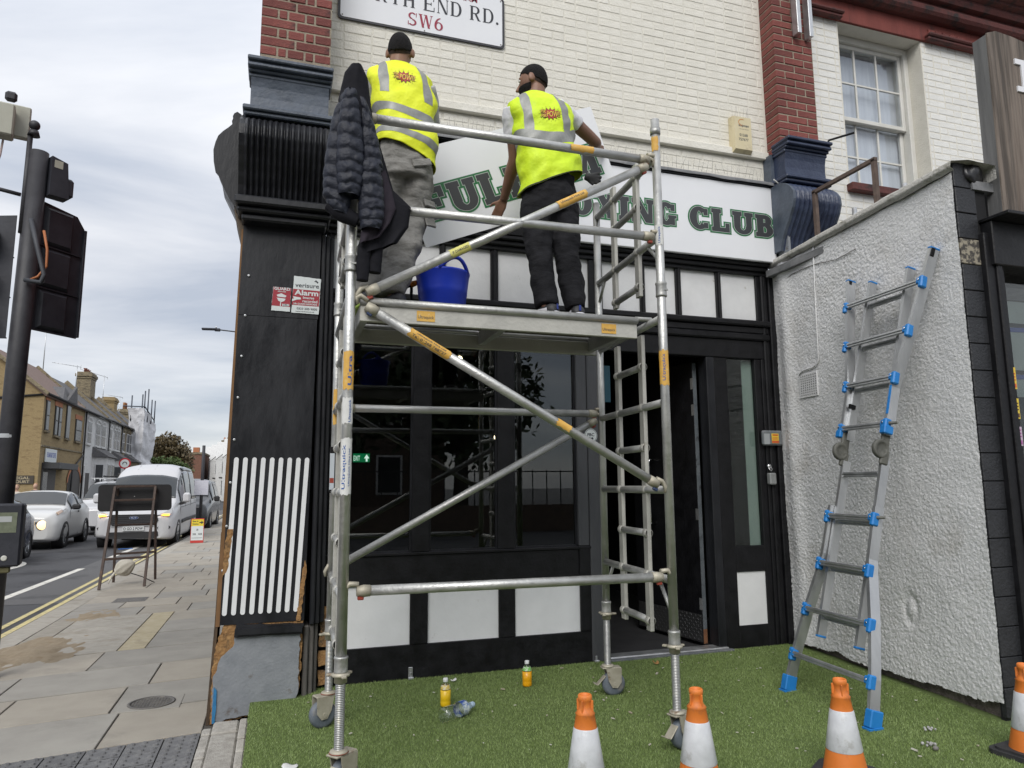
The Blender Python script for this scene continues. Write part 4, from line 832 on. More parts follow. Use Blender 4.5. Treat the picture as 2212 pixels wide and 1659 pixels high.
MB().prism([(Px(335), Pz(1245)), (Px(880), Pz(1260)), (Px(895), Pz(650)), (Px(372), Pz(640))], YS - .0016, YS - .0012, 'y').build('red_field', m_str, s2)
mb = MB(); q = YS - .0025; put_text(mb, 'GUARD', (Px(630), YS, Pz(735)), (1, 0, 0), (0, 0, 1), .05, width=.108, height=.022, off=.0025, bold=.03); put_text(mb, 'RESPONSE', (Px(625), YS, Pz(795)), (1, 0, 0), (0, 0, 1), .05, width=.055, height=.008, off=.0025, bold=.02)
mb.add([(Px(a), q, Pz(c)) for a, c in ((470, 890), (610, 835), (765, 905), (730, 960), (500, 945))], [(4, 3, 2, 1, 0)]); mb.add([(Px(a), q, Pz(c)) for a, c in ((480, 980), (745, 1000), (700, 1080), (615, 1120), (530, 1080))], [(4, 3, 2, 1, 0)])
mb.box(Px(650), Px(850), q - .0002, q, Pz(1240), Pz(1170)); mb.box(Px(580), Px(610), q - .0002, q, Pz(1245), Pz(1125)); mb.build('drawing', m_stw, s2)
mb = MB(); put_text(mb, '24H', (Px(750), q, Pz(1230)), (1, 0, 0), (0, 0, 1), .03, width=.036, height=.013, off=.0006, bold=.02); mb.build('lettering', m_stk, s2)
# access reader, key safe, lock
rd = thing('door_reader', 'grey door entry reader with yellow warning sticker on black jamb', 'entry reader', (4.24, 5.385, 1.73))
MB().box(4.135, 4.345, 5.345, 5.3845, 1.735, 1.87, .012).build('case', M('reader_grey', (.13, .145, .155), (.16, .17, .18), 9, .45), rd)
MB().box(4.14, 4.20, 5.3425, 5.3448, 1.745, 1.84).build('card_flap', M('pale_grey_plastic', (.32, .34, .35), rough=.4), rd)
MB().box(4.222, 4.297, 5.3425, 5.3448, 1.755, 1.842).build('warning_sticker', M('sticker_yellow', (.72, .52, .04), (.70, .45, .05), 30, .5), rd)
mb = MB(); mb.box(4.222, 4.297, 5.342, 5.3424, 1.757, 1.778); [mb.box(4.23, 4.285, 5.342, 5.3424, z, z + .004) for z in (1.785, 1.795, 1.805)]; mb.box(4.23, 4.29, 5.342, 5.3424, 1.822, 1.834); mb.build('sticker_print', M('sticker_orange', (.55, .10, .03), rough=.5), rd)
MB().box(4.185, 4.255, 5.345, 5.3995, 1.385, 1.49, .01).build('key_safe', M('keysafe_grey', (.26, .27, .27), (.32, .33, .33), 9, .45, metal=.3), origin=(4.22, 5.39, 1.385), label='small grey key safe on black jamb below the entry reader', cat='key safe')
mb = MB(); mb.lathe([(.022, 0), (.022, .012), (.010, .02)], (4.205, 5.385, 1.55), (0, -1, 0), 16); mb.path([(4.19, 5.375, 1.545), (4.19, 5.36, 1.52), (4.205, 5.355, 1.508), (4.22, 5.36, 1.52), (4.22, 5.375, 1.545)], .005, 8); mb.build('door_lock', m_chrome, origin=(4.205, 5.385, 1.52), label='chrome lock fitting on the black door jamb', cat='lock')
# round club sticker on the post, first aid sign beside it
fb = thing('club_sticker', 'round white FBC club sticker on the charcoal door post', 'sticker', (2.46, 5.39, 1.80))
c_ = (2.465, 1.80); MB().lathe([(.058, 0), (.058, .0012)], (c_[0], 5.3918, c_[1]), (0, -1, 0), 32).build('sticker_base', m_stw, fb)
mb = MB(); put_text(mb, 'FBC', (c_[0], 5.3906, c_[1] - .005), (1, 0, 0), (0, 0, 1), .03, width=.062, height=.026, off=.0006, bold=.03); [mb.lathe([(.011, 0), (.011, .0006)], (c_[0] + d, 5.3906, c_[1] - .024), (0, -1, 0), 10) for d in (-.011, .012)]
for i in range(30):
    a, a1 = 2 * math.pi * i / 30, 2 * math.pi * (i + .8) / 30; mb.quad(*[(c_[0] + r * math.cos(t), 5.3900, c_[1] + r * math.sin(t)) for t, r in ((a, .050), (a, .054), (a1, .054), (a1, .050))])
mb.build('print', m_stk, fb)
gs = thing('first_aid_sign', 'blue and green safety sign hanging in the doorway beside the post', 'sign', (2.62, 5.52, 2.18))
MB().box(2.575, 2.72, 5.52, 5.524, 2.10, 2.42, .003).build('sign_plate', M('sign_blue_green', (.008, .06, .09), rough=.4), gs)
MB().box(2.56, 2.655, 5.518, 5.5195, 2.16, 2.40).build('sign_symbol', M('sign_pale_green', (.20, .34, .20), rough=.5), gs)
mb = MB(); put_text(mb, 'R', (2.615, 5.5175, 2.22), (1, 0, 0), (0, 0, 1), .03, width=.05, height=.1, off=.0006, bold=.03); mb.build('lettering', m_stk, gs)
# little bolt catches at the foot of the plinth
for x, lab in ((.985, 'small galvanised catch at the plinth foot under the left mullion'), (2.47, 'small galvanised catch at the plinth foot beside the doorway')):
    mb = MB(); mb.box(x - .016, x + .016, 5.395, 5.409, .0, .085, .003); mb.box(x - .02, x + .02, 5.37, 5.394, .0, .02, .004); mb.box(x - .008, x + .008, 5.388, 5.3945, .02, .05, .002); mb.build('bolt_catch', m_alu, origin=(x, 5.40, 0), label=lab, cat='bolt', group='galvanised catches along the plinth')
# ================================================================ roughcast side wall of the next shop
m_rough = M('roughcast_paint', (.70, .70, .705), (.76, .76, .765), 5, .8, bump=.5, bscale=90, dirt=(.50, .48, .45), dirt_scale=1.9, dirt_lo=.53, dirt_hi=.78)
m_under = M('crumbling_render', (.10, .085, .075), (.20, .17, .15), 16, .95, bump=1.2, bscale=50)
nx = thing('neighbour_shop', 'single storey shop with white roughcast side wall and black front', 'shop building', (4.4, 4.2, 0))
W0 = np.array((4.37, 5.405)); W1 = np.array((4.115, 3.275)); wd = (W1 - W0); WL = np.linalg.norm(wd); wd /= WL; wnr = np.array((wd[1], -wd[0]));  # faces -x
if wnr[0] > 0: wnr = -wnr
def rough_wall():
    st = .0062; nu = int(WL / st); nv = int(3.40 / st)
    U, Vv = np.meshgrid(np.linspace(0, WL, nu + 1), np.linspace(0, 3.40, nv + 1))
    # pebbled lumps: sharpened mid-scale noise, softened near the corner bead and the foot
    cell = .0135; gu, gv = U / cell, Vv / cell; iu, iv = np.floor(gu).astype(int), np.floor(gv).astype(int); lump = np.zeros_like(U)
    for di in (-1, 0, 1):
        for dj in (-1, 0, 1):
            a, b2 = (iu + di) & 255, (iv + dj) & 255; cu, cv = iu + di + _TAB[a, b2], iv + dj + _TAB[b2, (a + 91) & 255]; hh = _TAB[(a + 37) & 255, (b2 + 11) & 255]; rr = .45 + .55 * hh
            lump = np.maximum(lump, (.25 + .75 * hh) * np.clip(1 - ((gu - cu) ** 2 + (gv - cv) ** 2) / rr ** 2, 0, 1) ** .7)
    c = fnoise(U * 90 + 9, Vv * 90, 2); L = fnoise(U * 2.2, Vv * 2.2 + 5, 3)
    amp = .0058 * (.45 + 1.0 * fnoise(U * 1.1 + 2, Vv * .9, 2)); amp = amp * np.clip(1.15 - .45 * (U / WL), .4, 1)
    D = lump * amp + .0025 * (c - .5) + .018 * (L - .5)
    D = D + .03 * np.exp(-((U - .20) / .09) ** 2) * (.6 + .4 * vnoise(Vv * 3, U * 0))          # bulge beside the door frame
    sc_u, sc_v = 1.45, .53; rr = np.sqrt((U - sc_u) ** 2 / .005 + (Vv - sc_v) ** 2 / .012); D = D - .010 * np.exp(-(rr - .8) ** 2 * 9) # old patch ring
    X = W0[0] + wd[0] * U + wnr[0] * D; Y = W0[1] + wd[1] * U + wnr[1] * D
    P = np.stack([X, Y, Vv], -1).reshape(-1, 3)
    low = .012 + .06 * fnoise(U * 5, U * 0 + 3, 4) + np.clip((U - .9) / 1.3, 0, 1) * (.05 * fnoise(U * 7 + 3, U * 0, 4) + .02)
    ok = Vv > low
    idx = np.arange((nu + 1) * (nv + 1)).reshape(nv + 1, nu + 1)
    F = np.stack([idx[:-1, :-1], idx[:-1, 1:], idx[1:, 1:], idx[1:, :-1]], -1)[ok[:-1, :-1]]
    return P, F.reshape(-1, 4)
P, F = rough_wall(); np_obj('roughcast_face', P, F, m_rough, nx)
Mw = frame_mat((wd[0], wd[1], 0), (0, 0, 1), (W0[0], W0[1], 0))      # local x along wall, local y = up x along
sgn = 1 if (Mw.to_3x3() @ Vector((0, 1, 0))).x > 0 else -1            # +local y into the wall?
MB(Mw).box(0, WL - .05, sgn * .045, sgn * .14, 0, 3.398).build('wall_core', m_under, nx)
def coping():
    mb = MB(Mw); N = 70
    def P(u, v):
        x = u * (WL + .04); w = fnoise(np.array([x * 7]), np.array([v * 3]), 3)[0] - .5
        pr = [(.30, 3.36), (.30, 3.45), (.10, 3.475), (-.035, 3.462), (-.045, 3.42), (-.02, 3.395)]
        k = min(4, int(v * 5 - 1e-9)); f = v * 5 - k; a, c = pr[k], pr[k + 1]
        return (x, sgn * (a[0] + (c[0] - a[0]) * f) + .012 * w, a[1] + (c[1] - a[1]) * f + .02 * w)
    mb.grid(P, N, 15); return mb
coping().build('coping', M('mossy_coping', (.42, .41, .38), (.50, .49, .46), 9, .9, bump=.9, bscale=60, dirt=(.16, .155, .12), dirt_scale=8, dirt_lo=.5, dirt_hi=.68), nx)
# air brick and cable on the wall
vb = thing('air_brick', 'white painted perforated air brick in roughcast wall', 'vent', tuple(Mw @ Vector((.47, 0, 2.13))))
mb = MB(Mw); mb.box(.345, .60, -sgn * .009, sgn * .004, 2.125, 2.335, .003); vbo = mb.build('vent_body', m_rough, vb)
mb = MB(Mw)
for i in range(8):
    for j in range(9):
        x, z = .37 + i * .029, 2.145 + j * .0205
        mb.prism([(x, z), (x + .016, z), (x + .008, z + .012)], -sgn * .0096, -sgn * .0091, 'y')
mb.build('vent_holes', M('vent_dark', (.02, .02, .02), rough=.9), vbo)
mb = MB(Mw); yk = -sgn * .012
mb.path([(.68, yk, 3.42), (.665, yk, 3.15), (.655, yk, 2.89), (.645, yk, 2.43), (.63, yk, 2.395), (.56, yk, 2.37), (.42, yk, 2.365), (.365, yk, 2.335)], .006, 8); mb.build('vent_cable', m_rough, origin=tuple(Mw @ Vector((.65, 0, 2.4))), label='painted over cable running down roughcast wall to the air brick', cat='cable')
mb = MB(Mw); pts = [(0.08, 3.26), (.22, 3.225), (.35, 3.25), (.5, 3.25), (.7, 3.235), (.95, 3.19), (1.2, 3.20)]
mb.path([(a, yk * .9, z) for a, z in pts], .003, 6); mb.build('loose_wire', m_iron, origin=tuple(Mw @ Vector((.5, 0, 3.24))), label='thin loose wire strung along the top of roughcast wall', cat='wire')
# black painted block pier and shopfront of the neighbour
m_blkbr = M('black_painted_block', (.016, .017, .020), (.024, .025, .029), 8, .5, bump=.5, bscale=60)
bx0, by = 4.125, 3.285
pr_ = MB().box(bx0 + .004, 4.40, by, by + .03, 0, 3.42).build('block_pier', M('black_joint', (.006, .006, .007), rough=.8), nx)
zz = .02; k = 0
while zz < 3.36:
    if abs(zz - 2.86) < .08: mt = M('exposed_block', (.30, .27, .21), (.06, .055, .05), 30, .9, ramp=(.45, .55))
    else: mt = m_blkbr
    MB().box(bx0 + .002, 4.30, by - .012 - random.uniform(0, .002), by + .02, zz, zz + .168, .004).build('block', mt, pr_); zz += .173; k += 1
mb = MB(); mb.box(4.29, 4.36, 3.235, 3.60, 0, 3.0, .006); mb.box(4.36, 4.41, 3.22, 3.60, 0, 3.0, .006); mb.box(4.41, 4.46, 3.25, 3.60, 0, 2.78, .006); mb.build('shop_jamb', m_black, nx)
MB().box(4.33, 8.0, 3.205, 3.6, 2.78, 3.075, .006).build('fascia', m_black, nx)
MB().box(4.32, 8.0, 3.08, 3.5, 3.076, 3.10, .004).build('fascia_top', m_black, nx)
MB().box(4.27, 8.0, 3.26, 5.35, 3.30, 3.36).build('flat_roof', m_lead, nx)
MB().box(4.46, 8.0, 3.36, 3.365, .1, 2.78).build('pane', m_glass, nx)
m_paper = M('window_paper', (.24, .245, .24), (.30, .305, .30), 4, .8); m_tape = M('blue_tape', (.02, .03, .20), rough=.5)
mb = MB()
for z0, z1 in ((1.95, 2.10), (2.13, 2.42), (2.45, 2.60)): mb.box(4.50, 7.6, 3.372, 3.374, z0, z1)
mb.build('window_paper', m_paper, nx)
mb = MB()
for z in (2.10, 2.42): mb.obox((5.2, 3.3705, z), (1, 0, .03), (0, 0, 1), 1.6, .002, .03)
mb.build('blue_tape', m_tape, nx)
mb = MB(); mb.quad((4.46, 3.9, 0), (8, 3.9, 0), (8, 3.9, 2.8), (4.46, 3.9, 2.8)); mb.build('shop_interior', M('wood_interior', (.06, .04, .025), (.12, .08, .05), 4, .7, stretch=(1, 1, 6)), nx)
for i, (z0, z1, c1, c2, lab) in enumerate(((1.98, 2.12, (.70, .48, .05), (.60, .10, .03), 'upper yellow warning sticker on the black frame of the next shop'), (1.79, 1.92, (.70, .52, .05), (.10, .04, .02), 'lower yellow warning sticker on the black frame of the next shop'), (1.62, 1.74, (.52, .42, .52), (.35, .10, .30), 'pale pink notice sticker on the black frame of the next shop'))):
    t = thing('warning_sticker', lab, 'sticker', (4.435, 3.245, z0)); MB().box(4.413, 4.457, 3.2465, 3.2485, z0, z1).build('sticker_base', M('stk%d' % i, c1, rough=.5), t)
    mb = MB(); mb.box(4.418, 4.452, 3.2455, 3.2464, z0 + .01, z0 + .035); [mb.box(4.42, 4.45, 3.2455, 3.2464, z0 + .055 + .02 * k, z0 + .063 + .02 * k) for k in range(3)]; mb.build('sticker_print', M('stp%d' % i, c2, rough=.5), t)
# weathered timber sign board standing over the neighbour's fascia
m_board = M('weathered_oak', (.075, .062, .052), (.20, .165, .138), 16, .9, bump=1.5, bscale=40, stretch=(1, 1, .05), detail=10, ramp=(.42, .58), dirt=(.09, .065, .05), dirt_scale=5, dirt_lo=.55, dirt_hi=.68)
m_boards = M('weathered_oak_side', (.10, .10, .10), (.17, .17, .17), 10, .85, bump=.6, bscale=30, stretch=(1, 1, .08))
tb = thing('timber_sign', 'weathered thick timber sign board with white letters above the black fascia', 'sign', (4.6, 3.25, 3.10))
MB().prism([(4.455, 3.10), (4.83, 3.10), (4.83, 4.42), (4.70, 4.44), (4.56, 4.45), (4.475, 4.42)], 3.205, 3.215, 'y').build('plank_face', m_board, tb)
MB().prism([(4.452, 3.10), (4.83, 3.10), (4.83, 4.41), (4.56, 4.44), (4.472, 4.41)], 3.2152, 3.31, 'y').build('plank', m_boards, tb)
for i in range(1, 5): MB().box(4.832 + .38 * (i - 1), 4.83 + .376 * i, 3.205, 3.31, 3.10, 4.43, .006).build('plank', m_board, tb)
mb = MB(); m_ltw = M('letter_white', (.75, .75, .78), rough=.4)
put_glyphs(mb, 'I', (4.70, 3.195, 4.03), (1, 0, 0), (0, 0, 1), .24, dict(t=.16, n=.1, s=.16, o=.22, slab=1)); ob = mb.build('letter', m_ltw, tb); md = ob.modifiers.new('th', 'SOLIDIFY'); md.thickness = .02
# ================================================================ upper floor of the neighbouring building
nb = thing('upper_building', 'white painted brick upper storey with red brick pier and sash window', 'building', (6.0, FY, 3.4))
nbase = Vector((6.0, FY, 3.4))
uw = MB()
for a in ((4.88, 5.40, 3.3, 6.18), (6.52, 9.5, 3.3, 6.18), (5.40, 6.52, 3.3, 4.38), (4.88, 9.5, 6.18, 8.5)): uw.box(a[0], a[1], FY + .0015, 5.80, a[2], a[3])
uw = uw.build('painted_wall', m_mortw, nb)
bmw2 = [brick_me(.218, .068, .03, m_brickw2, .005)]; bmh2 = brick_me(.104, .068, .03, m_brickw2, .005)
wall_rows(nb, uw, 4.885, 7.6, 3.45, 6.15, FY - .003, bmw2, bmh2, nbase, m_brickw2, 300, holes=((5.385, 6.535, 4.37, 6.2),), vis=lambda x, z: z > 4.2 and x < 7.4)
# red pier
rp = MB().box(4.426, 4.874, 5.226, 5.42, 4.40, 8.0).build('brick_pier', m_mortar, nb)
bS = brick_me(.2175, .064, .20, m_brickr); bH = brick_me(.103, .064, .20, m_brickr)
zz = 4.52; r_ = 0
while zz < 7.9:
    x = 4.42
    for me, w in ([(bS, .2175), (bS, .2175)] if r_ % 2 else [(bH, .103), (bS, .2175), (bH, .103)]):
        mesh_obj('brick', me, m_brickr, rp, Vector((x, 5.22 + random.uniform(-.003, .003), zz)) - nbase); x += w + .0125
    zz += .0755; r_ += 1
corbel(nb, 4.37, 4.86, 5.30, 4.16, 3.52, m_navy, m_navy, m_navy, 9, flank=m_slate)
MB().box(4.36, 4.88, 5.30, 5.41, 3.44, 4.50).build('corbel_back', m_slate, nb)
for x in (4.66, 4.80): MB().box(x - .022, x + .022, 5.13, 5.212, 5.72 + (x - 4.66) * -.1, 7.4, .003).build('cable_trunking', m_alu, nb)
# terracotta bands and cornice
m_terra = M('red_terracotta', (.15, .032, .025), (.21, .05, .038), 5, .75, bump=.4, bscale=40, stretch=(1, 1, .25), dirt=(.05, .025, .022), dirt_scale=4, dirt_lo=.56, dirt_hi=.72)
m_terrad = M('red_terracotta_sooty', (.085, .024, .022), (.15, .04, .033), 5, .75, bump=.5, bscale=40, dirt=(.025, .018, .018), dirt_scale=5, dirt_lo=.48, dirt_hi=.64)
MB().box(4.89, 9.5, 5.385, 5.415, 6.18, 6.6, .004).build('red_band', m_terra, nb)
for a, c in ((4.89, 5.40), (6.56, 7.6)):
    mb = MB(); mb.box(a, c, 5.325, 5.386, 6.17, 6.205, .008); mb.box(a, c + .012, 5.30, 5.386, 6.205, 6.245, .012); mb.build('label_course', m_terrad, nb)
mb = MB(); pf = [(5.386, 6.40), (5.33, 6.40), (5.28, 6.42), (5.255, 6.45), (5.25, 6.49), (5.275, 6.53), (5.30, 6.54), (5.30, 6.57), (5.24, 6.58), (5.22, 6.62), (5.22, 6.66), (5.16, 6.67), (5.16, 6.70), (5.08, 6.715), (5.06, 6.76), (5.386, 6.78)]
mb.prism(pf, 4.89, 9.5, 'x'); mb.build('cornice', m_terrad, nb)
for i in range(5):
    MB().box(6.62 + .105 * i, 6.715 + .105 * i, 5.374, 5.386, 6.26, 6.325, .003).build('brick', m_brickr, nb)
# sash window
m_frame = M('window_white', (.62, .615, .57), (.68, .67, .63), 6, .5, bump=.2, bscale=40)
sw = MB()
x0, x1, z0, z1 = 5.40, 6.52, 4.38, 6.18; yF = 5.58
sw.box(x0, x0 + .06, yF, 5.80, z0, z1, .006); sw.box(x1 - .06, x1, yF, 5.80, z0, z1, .006); sw.box(x0 + .06, x1 - .06, yF, 5.80, z1 - .07, z1, .006); sw.box(x0 + .06, x1 - .06, yF - .08, 5.80, z0, z0 + .05, .006)
win = sw.build('window', m_frame, nb)
mid = 5.22
def sash(za, zb, yy, nm):
    mb = MB(); a, c = x0 + .062, x1 - .062
    mb.box(a, a + .045, yy, yy + .04, za, zb, .006); mb.box(c - .045, c, yy, yy + .04, za, zb, .006); mb.box(a + .045, c - .045, yy, yy + .04, zb - .045, zb, .006); mb.box(a + .045, c - .045, yy, yy + .04, za, za + .05, .006)
    ww = (c - a - .09) / 3
    for k in (1, 2): mb.box(a + .045 + ww * k - .011, a + .045 + ww * k + .011, yy + .008, yy + .032, za + .05, zb - .045, .003)
    mb.box(a + .045, c - .045, yy + .010, yy + .030, (za + zb) / 2 - .011, (za + zb) / 2 + .011, .003); mb.build(nm, m_frame, win)
    for k in range(3):
        for j in range(2):
            zc = (za + .05, (za + zb) / 2 + .011) [j], ((za + zb) / 2 - .011, zb - .045)[j]
            MB().box(a + .045 + ww * k + (.011 if k else 0), a + .045 + ww * (k + 1) - (.011 if k < 2 else 0), yy + .018, yy + .022, zc[0], zc[1]).build('pane', glass_mat('sash_glass', (.93, .95, .97), 1.7), win)
sash(mid, z1 - .07, yF + .04, 'upper_sash'); sash(z0 + .05, mid + .05, yF + .09, 'lower_sash')
mb = MB(); mb.quad((5.41, 5.735, 4.40), (6.51, 5.735, 4.40), (6.51, 5.735, 6.15), (5.41, 5.735, 6.15)); mb.build('net_curtain', M('net_curtain', (.62, .63, .66), (.72, .73, .75), 7, .9, stretch=(6, 1, .3)), nb)
MB().box(5.36, 6.58, 5.33, 5.60, 4.30, 4.38, .006).build('sill', m_terrad, nb)
# odds and ends on the flat roof
m_angle = M('rusty_angle', (.09, .065, .055), (.14, .10, .08), 14, .8)
fr = thing('roof_frame', 'rusty angle iron frame on the flat roof below the sash window', 'metal frame', (4.7, 4.9, 3.36))
mb = MB(); mb.bar((4.56, 4.98, 3.36), (4.56, 4.98, 4.02), .035, .035, (1, 0, 0)); mb.build('upright', m_angle, fr); mb = MB(); mb.bar((4.56, 4.30, 3.36), (4.56, 4.30, 4.02), .035, .035, (1, 0, 0)); mb.build('upright', m_angle, fr)
MB().bar((4.56, 5.0, 4.02), (4.56, 4.28, 4.02), .035, .03).build('top_bar', m_angle, fr)
t = thing('roof_tray', 'wire mesh tray with black pipe on galvanised legs on the flat roof', 'wire tray', (4.9, 4.3, 3.36))
mb = MB()
for i in range(16): mb.path([(4.62, 4.05 + i * .05, 3.60), (5.3, 4.05 + i * .05, 3.60)], .003, 4)
for i in range(8): mb.path([(4.62 + i * .09, 4.05, 3.604), (4.62 + i * .09, 4.80, 3.604)], .003, 4)
mb.build('wire_mesh', m_iron, t)
mb = MB(); mb.path([(4.66, 4.78, 3.64), (5.2, 4.40, 3.66)], .04, 12); mb.build('black_pipe', m_blkdull, t)
for p in ((4.64, 4.10), (4.64, 4.62)): MB().tube((p[0], p[1], 3.36), (p[0], p[1], 3.74), .02, n=10).build('leg', m_alu, t)
MB().path([(4.90, 5.20, 4.57), (4.93, 5.15, 4.66), (5.14, 5.05, 4.72)], .011, 8).build('bent_bracket', m_blkdull, origin=(4.9, 5.2, 4.57), label='short bent black bracket above the navy corbel cap', cat='bracket')
# crumpled black sheet at the end of the coping
def crumple():
    mb = MB(); rn = random.Random(3)
    def P(u, v):
        a = 2 * math.pi * u; b2 = math.pi * (v * .98 + .01); n_ = mnoise.noise(Vector((3 * math.cos(a), 3 * math.sin(a), 4 * v)))
        r = 1 + .35 * n_
        return (4.30 + .085 * r * math.sin(b2) * math.cos(a), 3.30 + .06 * r * math.sin(b2) * math.sin(a), 3.41 + .08 * r * math.cos(b2))
    mb.grid(P, 24, 14); return mb
crumple().build('crumpled_sheet', M('black_polythene', (.015, .015, .017), rough=.35), origin=(4.3, 3.3, 3.36), label='crumpled black polythene at the end of the wall coping', cat='plastic sheet')
# ================================================================ mobile aluminium scaffold tower
m_tube = M('scaffold_tube', (.47, .47, .455), (.58, .58, .56), 10, .40, metal=.85, rough2=.56, bump=.25, bscale=50, dirt=(.52, .49, .40), dirt_scale=14, dirt_lo=.66, dirt_hi=.74)
m_tubed = M('scaffold_tube_dull', (.37, .37, .355), (.47, .47, .45), 10, .45, metal=.8, rough2=.55, bump=.25, bscale=50, dirt=(.46, .43, .35), dirt_scale=12, dirt_lo=.66, dirt_hi=.76)
m_stile = M('scaffold_stile', (.46, .45, .41), (.54, .53, .485), 7, .48, metal=.5, rough2=.62, bump=.2, bscale=50, dirt=(.36, .33, .27), dirt_scale=10, dirt_lo=.64, dirt_hi=.74)
m_zinc = M('galvanised_zinc', (.36, .36, .36), (.46, .46, .45), 20, .45, metal=.8, dirt=(.50, .47, .38), dirt_scale=20)
m_cast = M('castor_steel', (.36, .33, .26), (.46, .43, .35), 16, .6, metal=.4, dirt=(.16, .09, .05), dirt_scale=14, dirt_lo=.58, dirt_hi=.68)
m_wheel = M('castor_wheel', (.10, .12, .145), (.15, .17, .20), 16, .6, dirt=(.22, .20, .17), dirt_scale=8)
m_ora = M('orange_label', (.62, .34, .06), (.68, .42, .10), 30, .6, dirt=(.55, .52, .45), dirt_scale=30, dirt_lo=.62, dirt_hi=.68)
m_wlab = M('white_label', (.60, .60, .58), (.68, .68, .66), 30, .6, dirt=(.45, .44, .42), dirt_scale=30, dirt_lo=.62, dirt_hi=.68)
m_ylab = M('yellow_label', (.58, .55, .14), (.64, .60, .20), 30, .6, dirt=(.5, .48, .36), dirt_scale=25, dirt_lo=.6, dirt_hi=.68)
m_inkb = M('label_blue_ink', (.03, .09, .30), rough=.6); m_inkk = M('label_dark_ink', (.07, .07, .07), rough=.6)
m_trigr = M('trigger_red', (.30, .05, .03), rough=.5)
m_ply = M('deck_plywood', (.085, .07, .055), (.13, .105, .08), 12, .8, bump=.4, bscale=60, stretch=(.3, 1, 1))
tower = thing('scaffold_tower', 'aluminium mobile scaffold tower on castors carrying the two workers', 'scaffold tower', (1.22, 4.05, 0))
FLp, FRp, RRp, RLp = Vector((.3195, 3.55, 0)), Vector((2.081, 3.53, 0)), Vector((2.166, 4.55, 0)), Vector((.3405, 4.54, 0))
TR = .0254
def T(v, z): return Vector((v.x, v.y, z))
def wrap(mb, p0, p1, r, s, arc0, arc1, toward=(0, -1, 0), n=10):
    """label patch round a tube between p0 and p1 (s = start,end metres from p0)"""
    p0, p1 = Vector(p0), Vector(p1); d = (p1 - p0).normalized(); u = Vector(toward); u = (u - d * u.dot(d)).normalized(); w = d.cross(u)
    rn = random.Random(int(p0.x * 1000 + s[0] * 77)); m = max(6, int((s[1] - s[0]) / .012)); vs = []; fs = []
    for i in range(m + 1):
        for j in range(n + 1):
            a = arc0 + (arc1 - arc0) * j / n; t = s[0] + (s[1] - s[0]) * i / m
            if i in (0, m): t += rn.uniform(-.006, .006)
            if j in (0, n): a += rn.uniform(-.14, .14)
            vs.append(p0 + d * t + (u * math.cos(a) + w * math.sin(a)) * r)
    mb.add(vs, [(i * (n + 1) + j, (i + 1) * (n + 1) + j, (i + 1) * (n + 1) + j + 1, i * (n + 1) + j + 1) for i in range(m) for j in range(n)], True)
def wrap_text(mb, txt, p0, p1, r, s, h, toward=(0, -1, 0), a0=0.0, flip=True):
    vs, fs = text_mesh(txt, 1, 'LEFT', bold=.02); xs = [v[0] for v in vs]; ys = [v[1] for v in vs]
    p0, p1 = Vector(p0), Vector(p1); d = (p1 - p0).normalized(); u = Vector(toward); u = (u - d * u.dot(d)).normalized(); w = d.cross(u)
    if flip: w = -w
    P = []
    for v in vs:
        t = s[0] + (s[1] - s[0]) * (v[0] - min(xs)) / (max(xs) - min(xs)); a = a0 + ((v[1] - min(ys)) / (max(ys) - min(ys)) - .5) * h / r
        P.append(p0 + d * t + (u * math.cos(a) + w * math.sin(a)) * r)
    mb.add(P, fs, False)
def clip(mb, p, ax, r=.036, L=.05):
    mb.lathe([(TR, -L / 2), (r, -L / 2), (r, -L * .3), (r * .93, 0), (r, L * .3), (r, L / 2), (TR, L / 2)], p, ax, 16, False, False)
